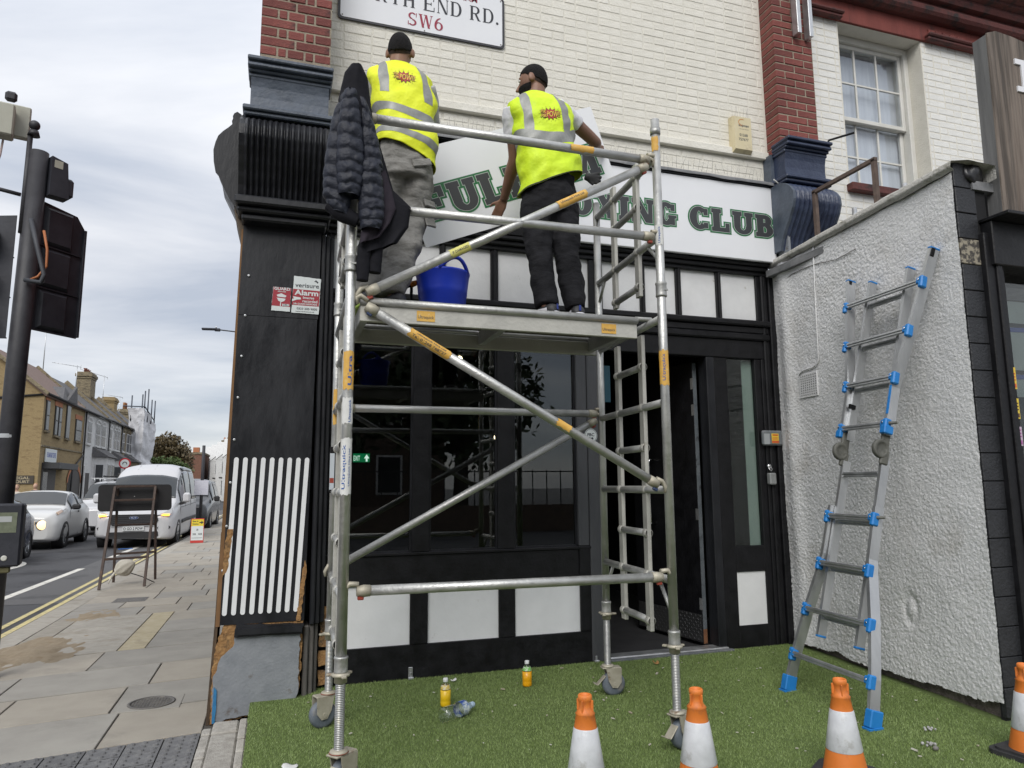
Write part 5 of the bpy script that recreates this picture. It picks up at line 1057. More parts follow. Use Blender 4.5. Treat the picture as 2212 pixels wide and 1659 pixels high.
# legs with spigot collars, adjustable jacks and castors
rng_t = random.Random(2)
for nm, c, top, wang in (('FL', FLp, 3.40, 40), ('FR', FRp, 3.566, 15), ('RR', RRp, 3.45, -10), ('RL', RLp, 3.45, 200)):
    leg = MB().tube(T(c, .545), T(c, top), TR, n=20).build('leg', m_tube, tower)
    for z, L in ((2.515, .085), (.575, .075)): MB().lathe([(TR, -L / 2), (.0315, -L / 2), (.033, -L / 2 + .006), (.0315, -L / 2 + .014), (.0312, L / 2 - .016), (.034, L / 2 - .008), (.032, L / 2), (TR, L / 2)], T(c, z), n=20, cap0=False, cap1=False).build('spigot_collar', m_tubed, leg)
    if nm == 'FR': MB().lathe([(TR, -.02), (.031, -.02), (.031, .02), (TR, .02)], T(c, 3.49), n=18, cap0=False, cap1=False).build('spigot_collar', m_tubed, leg)
    MB().obox(T(c, 2.50) + Vector((.012, -.030, .01)), (1, 0, 0), (0, 0, 1), .03, .006, .012, .002).build('spring_clip', m_tubed, leg)
    mb = MB(); prof = []; z = .20
    while z < .50: prof += [(.0208, z), (.0232, z + .0022), (.0232, z + .0042), (.0208, z + .0064)]; z += .0078
    mb.lathe([(a, h) for a, h in prof], T(c, 0), n=18); mb.build('jack_thread', m_zinc, tower)
    mb = MB(); mb.lathe([(.0232, .495), (.030, .495), (.030, .52), (.042, .524), (.044, .534), (.030, .54), (.030, .545), (.0258, .548)], T(c, 0), n=18)
    for k in range(3): a = R_(wang + 120 * k); mb.obox(T(c, .529) + Vector((math.cos(a) * .052, math.sin(a) * .052, 0)), (math.cos(a), math.sin(a), 0), (0, 0, 1), .03, .022, .012, .003)
    mb.build('jack_nut', m_cast, tower)
    ex = Vector((math.cos(R_(wang)), math.sin(R_(wang)), 0)); Mc = frame_mat(ex, (0, 0, 1), (c.x, c.y, 0)); off = .035
    mb = MB(Mc); mb.lathe([(.040, .186), (.044, .190), (.040, .198), (.024, .204)], (0, 0, 0), n=20); mb.box(-.045, .085, -.036, .036, .176, .186, .003)
    for s_ in (-1, 1): mb.prism([(-.02, .178), (.085, .178), (.082, .09), (.055, .055), (.02, .058), (-.005, .10)], s_ * .036 - .003, s_ * .036 + .003, 'y')
    fork = mb.build('castor_fork', m_cast, tower)
    mb = MB(Mc); mb.lathe([(.02, -.026), (.060, -.026), (.0765, -.018), (.0785, 0), (.0765, .018), (.060, .026), (.02, .026)], (off, 0, .0785), (0, 1, 0), 28); mb.build('castor_wheel', m_wheel, fork)
    mb = MB(Mc); mb.lathe([(.014, -.042), (.014, .042)], (off, 0, .0785), (0, 1, 0), 12); mb.bar((-.02, 0, .13), (-.075, 0, .075), .05, .006, ch=.002); mb.bar((-.075, 0, .075), (-.10, 0, .085), .05, .006, ch=.002); mb.build('brake_lever', m_cast, fork)
    if nm in ('FL', 'RL'): 
        mb = MB(); mb.lathe([(.0405, .187), (.0455, .190), (.0405, .193)], T(c, 0), n=20, cap0=False, cap1=False); mb.build('red_ring', m_trigr, fork)
# end frames: wide rungs, ladder stiles, ladder rungs
def end_frame(a, c, right):
    d = (c - a); P = lambda f, z: Vector((a.x + d.x * f, a.y + d.y * f, z))
    for z in (.875, 1.367, 1.859, 2.348, 2.838, 3.335): MB().tube(P(0.02, z), P(.98, z), .0225, n=16).build('rung', m_tubed, tower)
    for (f, z0, z1) in ((.30, .552, 2.305), (.677, .552, 2.31), (.30, 2.55, 3.42), (.677, 2.57, 3.43)):
        sv = MB(); sv.bar(P(f, z0), P(f, z1), .024, .062, (d.x, d.y, 0), .003); o = sv.build('ladder_stile', m_stile, tower)
        MB().bar(P(f, z0 + .0) + Vector((0, 0, .035)), P(f, z0 + .06), .026, .022, (d.x, d.y, 0), .001).build('stile_hole', m_blkdull, o)
        mb = MB()
        for z in (.609, .875, 1.112, 1.367, 1.615, 1.859, 2.11, 2.614, 2.838, 3.128, 3.335):
            if z0 < z < z1: mb.lathe([(.0225, -.024), (.027, -.019), (.0285, -.014), (.0285, .014), (.027, .019), (.0225, .024)], P(f, z), d, 14, False, False)
        mb.build('weld_collars', m_stile, o, kind='stuff')
    for z in (.609, 1.112, 1.615, 2.11, 2.614, 3.128): MB().tube(P(.31, z), P(.667, z), .0215, n=14).build('ladder_rung', m_tubed, tower)
    for f0, f1, z0, z1 in ((.02, .16, .70, .86), (.98, .86, .70, .86), (.02, .16, 2.70, 2.83), (.98, .86, 2.70, 2.83)):
        MB().tube(P(f0, z0), P(f1, z1), .011, n=8).build('gusset', m_tubed, tower)
end_frame(FRp, RRp, True); end_frame(FLp, RLp, False)
# braces and guard rails
def brace(name, p0, p1, trig=m_trigr):
    p0, p1 = Vector(p0), Vector(p1); d = (p1 - p0).normalized()
    o = MB().tube(p0 + d * .04, p1 - d * .04, TR * .97, n=18).build(name, m_tube, tower)
    for p, s_ in ((p0, 1), (p1, -1)):
        mb = MB(); mb.path([p + d * (.075 * s_), p + d * (.045 * s_), p + d * (.01 * s_)], [.027, .029, .024], 12)
        pts = [p + d * (.02 * s_) + Vector((0, 0, .03)), p - d * (.022 * s_) + Vector((0, 0, .034)), p - d * (.045 * s_) + Vector((0, 0, .012)), p - d * (.04 * s_) - Vector((0, 0, .02))]
        mb.path(pts, [.013, .014, .012, .008], 8); mb.build('claw_coupler', m_cast, o)
        mb = MB(); mb.obox(p + d * (.03 * s_) - Vector((0, 0, .032)), d, (0, 0, 1), .03, .02, .02, .004); mb.build('trigger', trig, o)
    return o
F1 = lambda f, z: T(FLp + (FRp - FLp) * f, z) + Vector((0, -.006, 0))
R1 = lambda f, z: T(RLp + (RRp - RLp) * f, z)
gr = brace('guard_rail', F1(.02, 3.310), F1(.975, 3.300)); brace('mid_rail', F1(.02, 2.822), F1(.98, 2.828))
du = brace('diagonal_brace', F1(.04, 2.362), F1(.965, 3.265)); dd = brace('diagonal_brace', F1(.04, 2.306), F1(.965, 1.39), M('trigger_blue', (.03, .05, .12), rough=.5))
lo = brace('bottom_brace', F1(.03, .905), F1(.97, .898)); brace('rear_brace', R1(.02, 1.886), R1(.985, 1.892)); brace('rear_diagonal', R1(.0, .90), R1(.98, 1.85))
# platform
pf = MB(); fy, ry = 3.575, 4.13; x0, x1 = .37, 1.955
deck = MB().box(x0 + .02, x1 - .02, fy + .03, ry - .03, 2.333, 2.351).build('platform_deck', m_ply, tower)
mb = MB(); mb.box(x0, x1 - .02, fy - .012, fy + .014, 2.225, 2.31, .003); fb_ = mb.build('platform_beam', m_stile, tower)
mb = MB(); mb.tube((x0 - .0, fy - .012, 2.328), (x1 - .02, fy - .012, 2.328), .0215, n=16); mb.build('edge_tube', m_tubed, tower)
mb = MB(); mb.box(x0, x1 - .02, ry - .014, ry + .012, 2.225, 2.31, .003); mb.build('platform_beam', m_stile, tower); mb = MB(); mb.tube((x0, ry + .012, 2.328), (x1 - .02, ry + .012, 2.328), .0215, n=14); mb.build('edge_tube', m_tubed, tower)
for x in (x0 + .03, (x0 + x1) / 2, x1 - .06): MB().box(x - .02, x + .02, fy + .015, ry - .015, 2.245, 2.3325, .003).build('cross_member', m_tubed, tower)
for y in (3.70, 4.02):
    mb = MB(); mb.path([(x1 - .05, y, 2.27), (x1 + .05, y, 2.375), (2.10, y, 2.378), (2.125, y, 2.34)], [.016, .016, .015, .010], 8); mb.build('platform_hook', m_tubed, tower)
# hire labels, each a piece of its own
def lab(par, mat, p0, p1, s_, arc, toward=(0, -1, 0)): mb = MB(); wrap(mb, p0, p1, TR + .0013, s_, *arc, toward); mb.build({'orange_label': 'orange_label', 'white_label': 'white_label', 'yellow_label': 'yellow_label'}[mat.name], mat, par)
def labt(par, mat, txt, p0, p1, s_, h, a0=0, toward=(0, -1, 0)): mb = MB(); wrap_text(mb, txt, p0, p1, TR + .002, s_, h, toward, a0); mb.build('label_print', mat, par)
legs = [o for o in tower.children if o.name.startswith('leg')]; zf = (-.5, -1, 0)
lab(gr, m_ora, F1(0, 3.310), F1(1, 3.30), (1.205, 1.345), (-1.0, .9))
P0, P1 = F1(.04, 2.362), F1(.965, 3.265); lab(du, m_ora, P0, P1, (1.20, 1.40), (-1.2, 1.1)); lab(du, m_ylab, P0, P1, (.50, .62), (-1, 1)); labt(du, m_inkk, 'Ultraquick Hire Ltd', P0, P1, (1.22, 1.38), .018, .2); labt(du, m_inkk, 'IF DAMAGED', P0, P1, (.51, .61), .014)
P0, P1 = F1(.04, 2.306), F1(.965, 1.39); lab(dd, m_ora, P0, P1, (.26, .50), (-1.2, 1.2)); lab(dd, m_ora, P0, P1, (1.17, 1.26), (-1.1, .6)); labt(dd, m_inkk, 'Tel: 01268 768737', P0, P1, (.28, .48), .016, -.35); labt(dd, m_inkk, 'Ultraquick Hire Ltd', P0, P1, (.30, .47), .013, .35)
P0, P1 = T(FLp, 0), T(FLp, 3); lab(legs[0], m_ora, P0, P1, (1.87, 2.06), (-1.3, 1.2)); lab(legs[0], m_wlab, P0, P1, (1.70, 1.83), (-1.3, 1.2)); lab(legs[0], m_wlab, P0, P1, (1.36, 1.63), (-1.3, 1.3))
labt(legs[0], m_inkb, 'Ultraquick', P0, P1, (1.385, 1.60), .022, .45); labt(legs[0], m_inkb, 'Ultraquick Hire Ltd', P0, P1, (1.40, 1.58), .010, -.5); labt(legs[0], m_inkb, 'Ultraquick', P0, P1, (1.71, 1.82), .016, -.4); labt(legs[0], m_inkb, 'Ultra', P0, P1, (1.89, 2.04), .020, -.2)
P0, P1 = T(FRp, 0), T(FRp, 3.5); lab(legs[1], m_ora, P0, P1, (1.955, 2.155), (-1.4, 1.4), zf); lab(legs[1], m_ora, P0, P1, (3.36, 3.45), (-1.2, .6), zf); lab(legs[1], m_wlab, P0, P1, (2.78, 2.90), (-.9, .9), zf); labt(legs[1], m_inkb, 'Ultraquick', P0, P1, (1.98, 2.135), .024, 0, zf); labt(legs[1], m_inkb, 'Ultraquick', P0, P1, (2.79, 2.89), .018, 0, zf)
lab(legs[3], m_ora, T(RLp, 0), T(RLp, 3), (1.78, 2.0), (-1.2, 1.2), (.3, -1, 0))
for x, w in ((.66, .095), (1.71, .09)):
    o = MB().box(x, x + w, fy - .0150, fy - .0122, 2.243, 2.298).build('orange_label', m_ora, fb_)
    mb = MB(); put_text(mb, 'Ultraquick', (x + w / 2, fy - .0153, 2.252), (1, 0, 0), (0, 0, 1), .02, width=w * .88, height=.022, off=.0004, bold=.01); mb.build('label_print', m_inkk, fb_)
# tag hanging on the rear left leg
tg = thing('scaffold_tag', 'black and white inspection tag holder strapped to rear scaffold leg', 'tag', (RLp.x, RLp.y - .04, 1.35))
MB().box(RLp.x - .035, RLp.x + .02, RLp.y - .05, RLp.y - .03, 1.36, 1.64, .006).build('tag_holder', m_blkdull, tg)
MB().box(RLp.x - .033, RLp.x - .006, RLp.y - .0525, RLp.y - .0503, 1.38, 1.60).build('tag_card', M('tag_card', (.50, .54, .58), rough=.5), tg)
MB().box(RLp.x - .032, RLp.x - .008, RLp.y - .0532, RLp.y - .0527, 1.42, 1.45).build('tag_red_mark', m_trigr, tg)
# ================================================================ workers on the platform
def finish(mb, name, mat, parent, voxel=.008, it=6, disp=0, dsize=.08, stretch=None, fac=.5):
    o = mb.build(name, mat, parent, smooth=True)
    r = o.modifiers.new('remesh', 'REMESH'); r.mode = 'VOXEL'; r.voxel_size = voxel; r.use_smooth_shade = True
    s = o.modifiers.new('smooth', 'SMOOTH'); s.iterations = it; s.factor = fac
    if disp:
        tx = bpy.data.textures.get('cloth%.3f' % dsize) or bpy.data.textures.new('cloth%.3f' % dsize, 'CLOUDS'); tx.noise_scale = dsize; tx.noise_depth = 1
        d = o.modifiers.new('folds', 'DISPLACE'); d.texture = tx; d.strength = disp; d.mid_level = .5; d.texture_coords = 'LOCAL'
        s2 = o.modifiers.new('smooth2', 'SMOOTH'); s2.iterations = 2
    return o
def hand(mb, wrist, d, palm, side, curl=.5, spread=.10, L=.085):
    """palm slab, four fingers of unequal length with two bends, thumb from the side of the palm"""
    d = Vector(d).normalized(); palm = Vector(palm); palm = (palm - d * palm.dot(d)).normalized(); s = d.cross(palm) * side; w = Vector(wrist)
    k = w + d * L
    mb.path([w - d * .02, w + d * .02, w + d * .055, k], [.024, .030, .036, .034], 12, flat=.52) if False else None
    for t in (-.024, -.008, .008, .024): mb.path([w + s * t * .6, w + d * .045 + s * t, k + s * t], [.013, .0145, .012], 8)
    for i, (t, ln) in enumerate(((-.027, .068), (-.009, .080), (.009, .076), (.027, .060))):
        b = k + s * t; dd = (d + s * t * spread * 12).normalized(); p1 = b + dd * ln * .45
        d2 = (dd * math.cos(curl) + palm * math.sin(curl)).normalized(); p2 = p1 + d2 * ln * .33; d3 = (dd * math.cos(curl * 1.9) + palm * math.sin(curl * 1.9)).normalized(); p3 = p2 + d3 * ln * .25
        mb.path([b - dd * .012, b, p1, p2, p3], [.0095, .0098, .0092, .0085, .0066], 8)
    b = w + d * .03 - s * .026; td = (d * .62 - s * .75 + palm * .25).normalized(); p1 = b + td * .042; p2 = p1 + (d * .85 - s * .35 + palm * .3).normalized() * .032
    mb.path([b - td * .02, b, p1, p2], [.013, .0135, .0105, .008], 8)
def limb(mb, pts, rad, n=14, sub=5):
    P = [Vector(p) for p in pts]; out = []; rr = []
    for i in range(len(P) - 1):
        for k in range(sub): t = k / sub; out.append(P[i].lerp(P[i + 1], t)); rr.append(rad[i] + (rad[i + 1] - rad[i]) * t)
    out.append(P[-1]); rr.append(rad[-1])
    for _ in range(2): out = [out[0]] + [(out[i - 1] + out[i] * 2 + out[i + 1]) / 4 for i in range(1, len(out) - 1)] + [out[-1]]
    mb.path(out, rr, n)
def ellips(mb, c, f, r, u, a, b2, h, nu=20, nv=14):
    c = Vector(c); rings = []
    for j in range(nv + 1):
        t = math.pi * (j + .03) / (nv + .06); rings.append([c + r * (a * math.sin(t) * math.cos(2 * math.pi * i / nu)) + f * (b2 * math.sin(t) * math.sin(2 * math.pi * i / nu)) - u * (h * math.cos(t)) for i in range(nu)])
    mb.loft(rings)
m_skin1 = M('skin_brown', (.21, .105, .062), (.27, .14, .085), 12, .5, bump=.1, bscale=120); m_skin2 = M('skin_tan', (.19, .098, .062), (.25, .13, .085), 12, .5, bump=.1, bscale=120)
m_hair = M('black_hair', (.006, .0055, .0055), (.012, .010, .010), 60, .7, bump=.7, bscale=260, spec=.15)
m_vest = M('hi_vis_yellow', (.58, .80, .012), (.68, .88, .02), 6, .6, bump=1.6, bscale=11, dirt=(.50, .68, .05), dirt_scale=5, dirt_lo=.56, dirt_hi=.7)
m_vest1 = M('hi_vis_lemon', (.73, .81, .010), (.82, .88, .02), 6, .6, bump=1.6, bscale=11, dirt=(.62, .68, .05), dirt_scale=5, dirt_lo=.56, dirt_hi=.7)
m_refl = M('reflective_tape', (.24, .245, .23), (.29, .295, .28), 40, .5, metal=.25)
m_hem = M('vest_black_binding', (.02, .02, .02), rough=.7)
m_tee = M('white_tee', (.62, .62, .66), (.68, .68, .72), 9, .85, bump=.3, bscale=40); m_teeg = M('grey_tee', (.36, .36, .37), (.42, .42, .43), 9, .85, bump=.3, bscale=40)
m_cargo = M('grey_cargo_cloth', (.205, .20, .185), (.27, .262, .245), 7, .9, bump=2.2, bscale=12, stretch=(1, 1, 1.8), dirt=(.15, .145, .135), dirt_scale=6, spec=.2); m_trou = M('black_trouser_cloth', (.011, .011, .013), (.018, .018, .021), 7, .85, bump=1.6, bscale=13, stretch=(1, 1, 1.8), spec=.2)
m_logor = M('logo_red', (.42, .03, .03), rough=.6); m_logoy = M('logo_yellow', (.72, .48, .05), rough=.6); m_logok = M('logo_black', (.02, .02, .02), rough=.6)

def person(label, S):
    foot = S['foot']; body = thing('person', label, 'person', foot)
    skin = MB()
    # trunk
    rings = []
    for (c, rx, ry) in S['trunk']:
        rings.append([Vector(c) + Vector((rx * math.cos(a), ry * math.sin(a), 0)) for a in [2 * math.pi * k / 20 for k in range(20)]])
    skin.loft(rings)
    f = Vector(S['face']).normalized(); u = Vector(S['headup']).normalized(); f = (f - u * f.dot(u)).normalized(); r = f.cross(u); hc = Vector(S['head'])
    ellips(skin, hc + u * .012, f, r, u, .072, .092, .108); ellips(skin, hc + f * .030 - u * .055, f, r, u, .052, .056, .066)
    skin.path([hc + f * .088 + u * .018, hc + f * .104 - u * .012, hc + f * .118 - u * .030, hc + f * .10 - u * .036], [.008, .012, .014, .010], 8)
    for s_ in (-1, 1):
        e = hc + r * (.079 * s_) - f * .008 - u * .012; ellips(skin, e, (f + r * s_ * .5).normalized(), (r * s_ - f * .5).normalized(), u, .011, .021, .033, 10, 8)
        skin.path([hc + f * .086 + r * (.018 * s_) + u * .028, hc + f * .080 + r * (.045 * s_) + u * .030], [.008, .007], 6)      # brow
    skin.path([hc + f * .086 - r * .022 - u * .062, hc + f * .094 - u * .060, hc + f * .086 + r * .022 - u * .062], [.006, .008, .006], 6)   # lips
    nb_ = Vector(S['neck']); limb(skin, [nb_ - Vector((0, 0, .05)), nb_ + Vector((0, 0, .03)), hc - u * .05 - f * .015], [.066, .060, .056])
    for side in ('L', 'R'):
        sh, el, wr = [Vector(p) for p in S['arm' + side]]
        limb(skin, [sh, sh.lerp(el, .35), el, el.lerp(wr, .3), wr], [.052, .047, .040, .043, .027])
        hand(skin, wr, *S['hand' + side])
        hp, kn, an = [Vector(p) for p in S['leg' + side]]; limb(skin, [hp, kn, kn.lerp(an, .3), an], [.058, .044, .044, .034]); skin.path([an, an + Vector((0, 0, -.05)), an + Vector(S['toe' + side]) * .14 - Vector((0, 0, .062))], [.036, .036, .026], 10)
    sk = finish(skin, 'body', S['skin'], body, .0062, 3)
    # eyes
    for s_ in (-1, 1):
        e = hc + f * .0835 + r * (.029 * s_) + u * .014; mb = MB(); mb.sphere(e, .0105, nu=12, nv=8); mb.build('eye', M('eye_white', (.6, .58, .55), rough=.2), sk); mb = MB(); mb.sphere(e + f * .006, .0055, nu=8, nv=6); mb.build('iris', m_logok, sk)
    # hair: cap over crown, sides and nape
    hm = MB(); N1, N2 = 40, 26; vs = []; 
    def hp_(uu, vv):
        az = 2 * math.pi * uu; lo = S['hairline'](az) + .10 * mnoise.noise(Vector((9 * math.cos(az), 9 * math.sin(az), S['seed']))); t = math.pi * (1 - vv) * 0 + (lo) * (1 - vv)
        n_ = 1 + .010 * mnoise.noise(Vector((6 * math.cos(az) * math.sin(t), 6 * math.sin(az) * math.sin(t), 6 * math.cos(t))))
        st_ = max(0, math.sin(t)) ** .78; return hc + u * .008 + r * (.0752 * n_ * st_ * math.cos(az)) + f * (.0952 * n_ * st_ * math.sin(az)) + u * (.1118 * n_ * math.cos(t))
    hm.grid(hp_, N1, N2); ho = hm.build('hair', m_hair, sk); sd = ho.modifiers.new('t', 'SOLIDIFY'); sd.thickness = .002; sd.offset = 0
    def fp_(uu, vv):
        az = 2 * math.pi * uu; lo = S['hairline'](az) + R_(13) * max(0, min(1, .9 - 2 * math.sin(az))); t = lo * (1 - vv) + vv * (lo - R_(30)); return hc + u * .012 + r * (.0738 * math.sin(t) * math.cos(az)) + f * (.0938 * math.sin(t) * math.sin(az)) + u * (.1100 * math.cos(t))
    fm = MB(); fm.grid(fp_, N1, 8); fm.build('hair_fade', M('hair_fade', (.020, .014, .012), (.050, .031, .024), 140, .7, spec=.2), sk)
    if S.get('beard'):
        bm = MB()
        def bp(uu, vv):
            az = R_(90) + (uu - .5) * 3.5; t = R_(100) + vv * R_(62); k = 1.0 + .05 * mnoise.noise(Vector((8 * uu, 8 * vv, 1)))
            return hc + f * .018 - u * .022 + r * (.066 * k * math.sin(t) * math.cos(az)) + f * (.082 * k * math.sin(t) * math.sin(az)) + u * (.104 * k * math.cos(t))
        bm.grid(bp, 26, 14); bo = bm.build('beard', m_hair, sk); sd = bo.modifiers.new('t', 'SOLIDIFY'); sd.thickness = .014; sd.offset = 0
    # tee sleeves
    for side in ('L', 'R'):
        sh, el, wr = [Vector(p) for p in S['arm' + side]]; mb = MB(); limb(mb, [sh - (el - sh) * .25, sh, sh.lerp(el, S.get('sleeve' + side, .62))], [.055, .066, .064]); finish(mb, 'tee_sleeve', S['tee'], body, .008, 3, .016, .06)
    # vest: stack of rounded sections, back surface kept for tape and print
    Vr = S['vest']; nr = len(Vr)
    def ring(t):
        k = min(nr - 2, int(t * (nr - 1) - 1e-9)); g = t * (nr - 1) - k; g2 = g * g * (3 - 2 * g) * .5 + g * .5
        return [Vr[k][i] + (Vr[k + 1][i] - Vr[k][i]) * g2 for i in range(5)]
    E_ = 2.5
    def vp(th, t, off=0.0, fold=True):
        cx, cy, cz, rx, ry = ring(t); cc, ss = math.cos(th), math.sin(th)
        x = rx * math.copysign(abs(cc) ** (2 / E_), cc); y = ry * math.copysign(abs(ss) ** (2 / E_), ss); z = cz + S['hemtilt'] * x * (1 - t) ** 1.5
        if fold:
            n_ = mnoise.noise(Vector((x * 7 + z * 5 + S['seed'], y * 5, z * 6))) * .017 + mnoise.noise(Vector((x * 16 - z * 9, y * 9 + S['seed'], z * 11))) * .010; n_ *= min(1, (1 - t) * 4) * 1.0 + .1
            k = 1 + n_ / .16; x *= k; y *= k
        q = 1 + off / max(.06, math.hypot(x, y)); return Vector((cx + x * q, cy + y * q, z + (off if t > .9 else 0)))
    mb = MB(); mb.grid(lambda a, b2: vp(2 * math.pi * a, b2), 84, 60); vo = mb.build('vest', S['vestmat'], body); sd = vo.modifiers.new('t', 'SOLIDIFY'); sd.thickness = .004; sd.offset = 0
    mb = MB(); mb.grid(lambda a, b2: vp(2 * math.pi * a, b2 * .018, .0035), 84, 2); mb.build('hem_binding', m_hem if S.get('hem') else m_refl, vo) if S.get('hem') else None
    def th_back(xo, t):
        rx = ring(t)[3]; k = max(-.995, min(.995, xo / rx)); c_ = math.copysign(abs(k) ** (E_ / 2), k); return -math.acos(c_)
    def strip_h(t0, t1, nm='reflective_band'):
        mb = MB(); mb.grid(lambda a, b2: vp(2 * math.pi * a, t0(a) + (t1 - 0) * b2, .0035), 84, 4); mb.build(nm, m_refl, vo)
    for t0, dt in S['bands']: strip_h(t0, dt)
    for x0, x1, ta, tb in S['braces']:
        mb = MB(); mb.grid(lambda a, b2: vp(th_back(x0(b2) + (x1 - 0) * a, ta + (tb - ta) * b2), ta + (tb - ta) * b2, .0036), 6, 40); mb.build('reflective_strip', m_refl, vo)
    # printed logo on the back
    lx, lz, lw = S['logo']
    def tz(z):
        lo_, hi_ = 0.0, 1.0
        for _ in range(24):
            m_ = (lo_ + hi_) / 2
            if ring(m_)[2] < z: lo_ = m_
            else: hi_ = m_
        return lo_
    def onback(px, pz, off):
        t = tz(pz); return vp(th_back(px - ring(t)[0], t), t, off)
    def flat(poly, off, mb):
        mb.add([onback(lx + a * lw, lz + b2 * lw, off) for a, b2 in poly], [tuple(range(len(poly)))])
    def star(n, r0, r1, sx, sy, rot_=0):
        return [((r0 if k % 2 else r1) * sx * math.cos(math.pi * k / n + rot_), (r0 if k % 2 else r1) * sy * math.sin(math.pi * k / n + rot_)) for k in range(2 * n)]
    def fan(poly, off, mb):
        c = [onback(lx, lz, off)] + [onback(lx + a * lw, lz + b2 * lw, off) for a, b2 in poly]; n = len(poly); mb.add(c, [(0, 1 + k, 1 + (k + 1) % n) for k in range(n)])
    mb = MB(); fan(star(13, .30, .50, 1.0, .72, .1), .0042, mb)
    for k in range(16):
        a = 2 * math.pi * k / 16; c_, s_ = math.cos(a), math.sin(a)
        mb.add([onback(lx + lw * p, lz + lw * q, .0042) for p, q in ((.50 * c_ - .008 * s_, .36 * s_ + .008 * c_), (.50 * c_ + .008 * s_, .36 * s_ - .008 * c_), (.60 * c_, .46 * s_))], [(0, 1, 2)])
    mb.build('logo_burst_outline', m_logok, vo); mb = MB(); fan(star(13, .27, .44, 1.0, .72, .1), .0050, mb); mb.build('logo_burst', m_logor, vo)
    def prt(txt, x, z, w, h, off, mb, shear=.25, bold=.03):
        vs, fs = text_mesh(txt, 1, 'CENTER', shear, bold); xs = [v[0] for v in vs]; ys = [v[1] for v in vs]; W_ = max(xs) - min(xs); H_ = max(ys) - min(ys); xm = (max(xs) + min(xs)) / 2
        mb.add([onback(lx + lw * (x + (v[0] - xm) / W_ * w), lz + lw * (z + (v[1] - min(ys)) / H_ * h), off) for v in vs], fs)
    for off, bd, mt, nm in ((.0056, .075, m_logok, 'logo_text_outline'), (.0064, .02, m_logoy, 'logo_text')):
        mb = MB(); g = .012 if bd > .05 else 0
        prt('POW!!', .14, -.17 - g, .68 + 2 * g, .32 + 2 * g, off, mb, .2, bd); prt('PIK', -.34, .02 - g, .26 + 2 * g, .17 + 2 * g, off, mb, .2, bd); prt('PIK', -.33, -.19 - g, .26 + 2 * g, .17 + 2 * g, off, mb, .2, bd); mb.build(nm, mt, vo)
    # trousers
    mb = MB(); tr_ = S['pants']; rings = []
    for (c, rx, ry) in tr_['hips']: rings.append([Vector(c) + Vector((rx * math.cos(a), ry * math.sin(a), 0)) for a in [2 * math.pi * k / 20 for k in range(20)]])
    mb.loft(rings)
    for side in ('L', 'R'): limb(mb, tr_[side][0], tr_[side][1], 16)
    po = finish(mb, 'trousers', tr_['mat'], body, .009, 4, tr_.get('disp', .03), .085)
    # shoes
    for side in ('L', 'R'):
        an = Vector(S['leg' + side][2]); t = Vector(S['toe' + side]).normalized(); w_ = t.cross(Vector((0, 0, 1))); z0 = foot[2]
        def sr(d, half, h0, h1, n=14): 
            c = an + t * d; return [Vector((c.x, c.y, 0)) + w_ * (half * math.cos(a)) + Vector((0, 0, z0 + h0 + (h1 - h0) * (.5 + .5 * math.sin(a)))) for a in [2 * math.pi * k / n for k in range(n)]]
        mb = MB(); mb.loft([sr(d, hw, .022, h) for d, hw, h in ((-.078, .020, .055), (-.070, .034, .085), (-.04, .040, .098), (.02, .042, .092), (.08, .046, .072), (.13, .046, .058), (.17, .036, .048), (.19, .016, .036))]); so_ = mb.build('shoe', S['shoe'], body)
        mb = MB(); mb.loft([sr(d, hw, 0.001, h) for d, hw, h in ((-.092, .020, .040), (-.080, .040, .046), (-.04, .044, .036), (.05, .046, .032), (.12, .050, .032), (.17, .042, .034), (.205, .018, .036))]); mb.build('sole', S['sole'], so_)
        if S.get('shoeflash'):
            mb = MB(); mb.obox(an + t * -.083 + Vector((0, 0, -(an.z - z0) + .07)), w_, (0, 0, 1), .014, .006, .034, .002); mb.build('heel_tab', M('shoe_blue', (.01, .03, .20), rough=.5), so_)
            mb = MB(); 
            for s_ in (-1, 1): mb.obox(an + t * .0 + w_ * (.0415 * s_) + Vector((0, 0, -(an.z - z0) + .055)), t, (0, 0, 1), .07, .004, .022, .002)
            mb.build('side_flash', m_tee, so_)
    return body
Z0 = 2.352
def trunk(pel, chest, neck, w=1.0):
    p, c, n = Vector(pel), Vector(chest), Vector(neck)
    return [(p - Vector((0, 0, .10)), .13 * w, .10), (p, .150 * w, .108), (p.lerp(c, .4), .132 * w, .098), (p.lerp(c, .75), .150 * w, .108), (c, .170 * w, .112), (c.lerp(n, .45), .175 * w, .100), (c.lerp(n, .72), .135 * w, .082), (n, .062, .060)]
def hairl(back, front, side):
    def fn(az):
        s_ = math.sin(az); return R_(front if s_ > .55 else (back if s_ < -.25 else side)) if False else R_(side + (back - side) * max(0, -s_) ** .7 if s_ < 0 else side + (front - side) * s_ ** 1.0)
    return fn
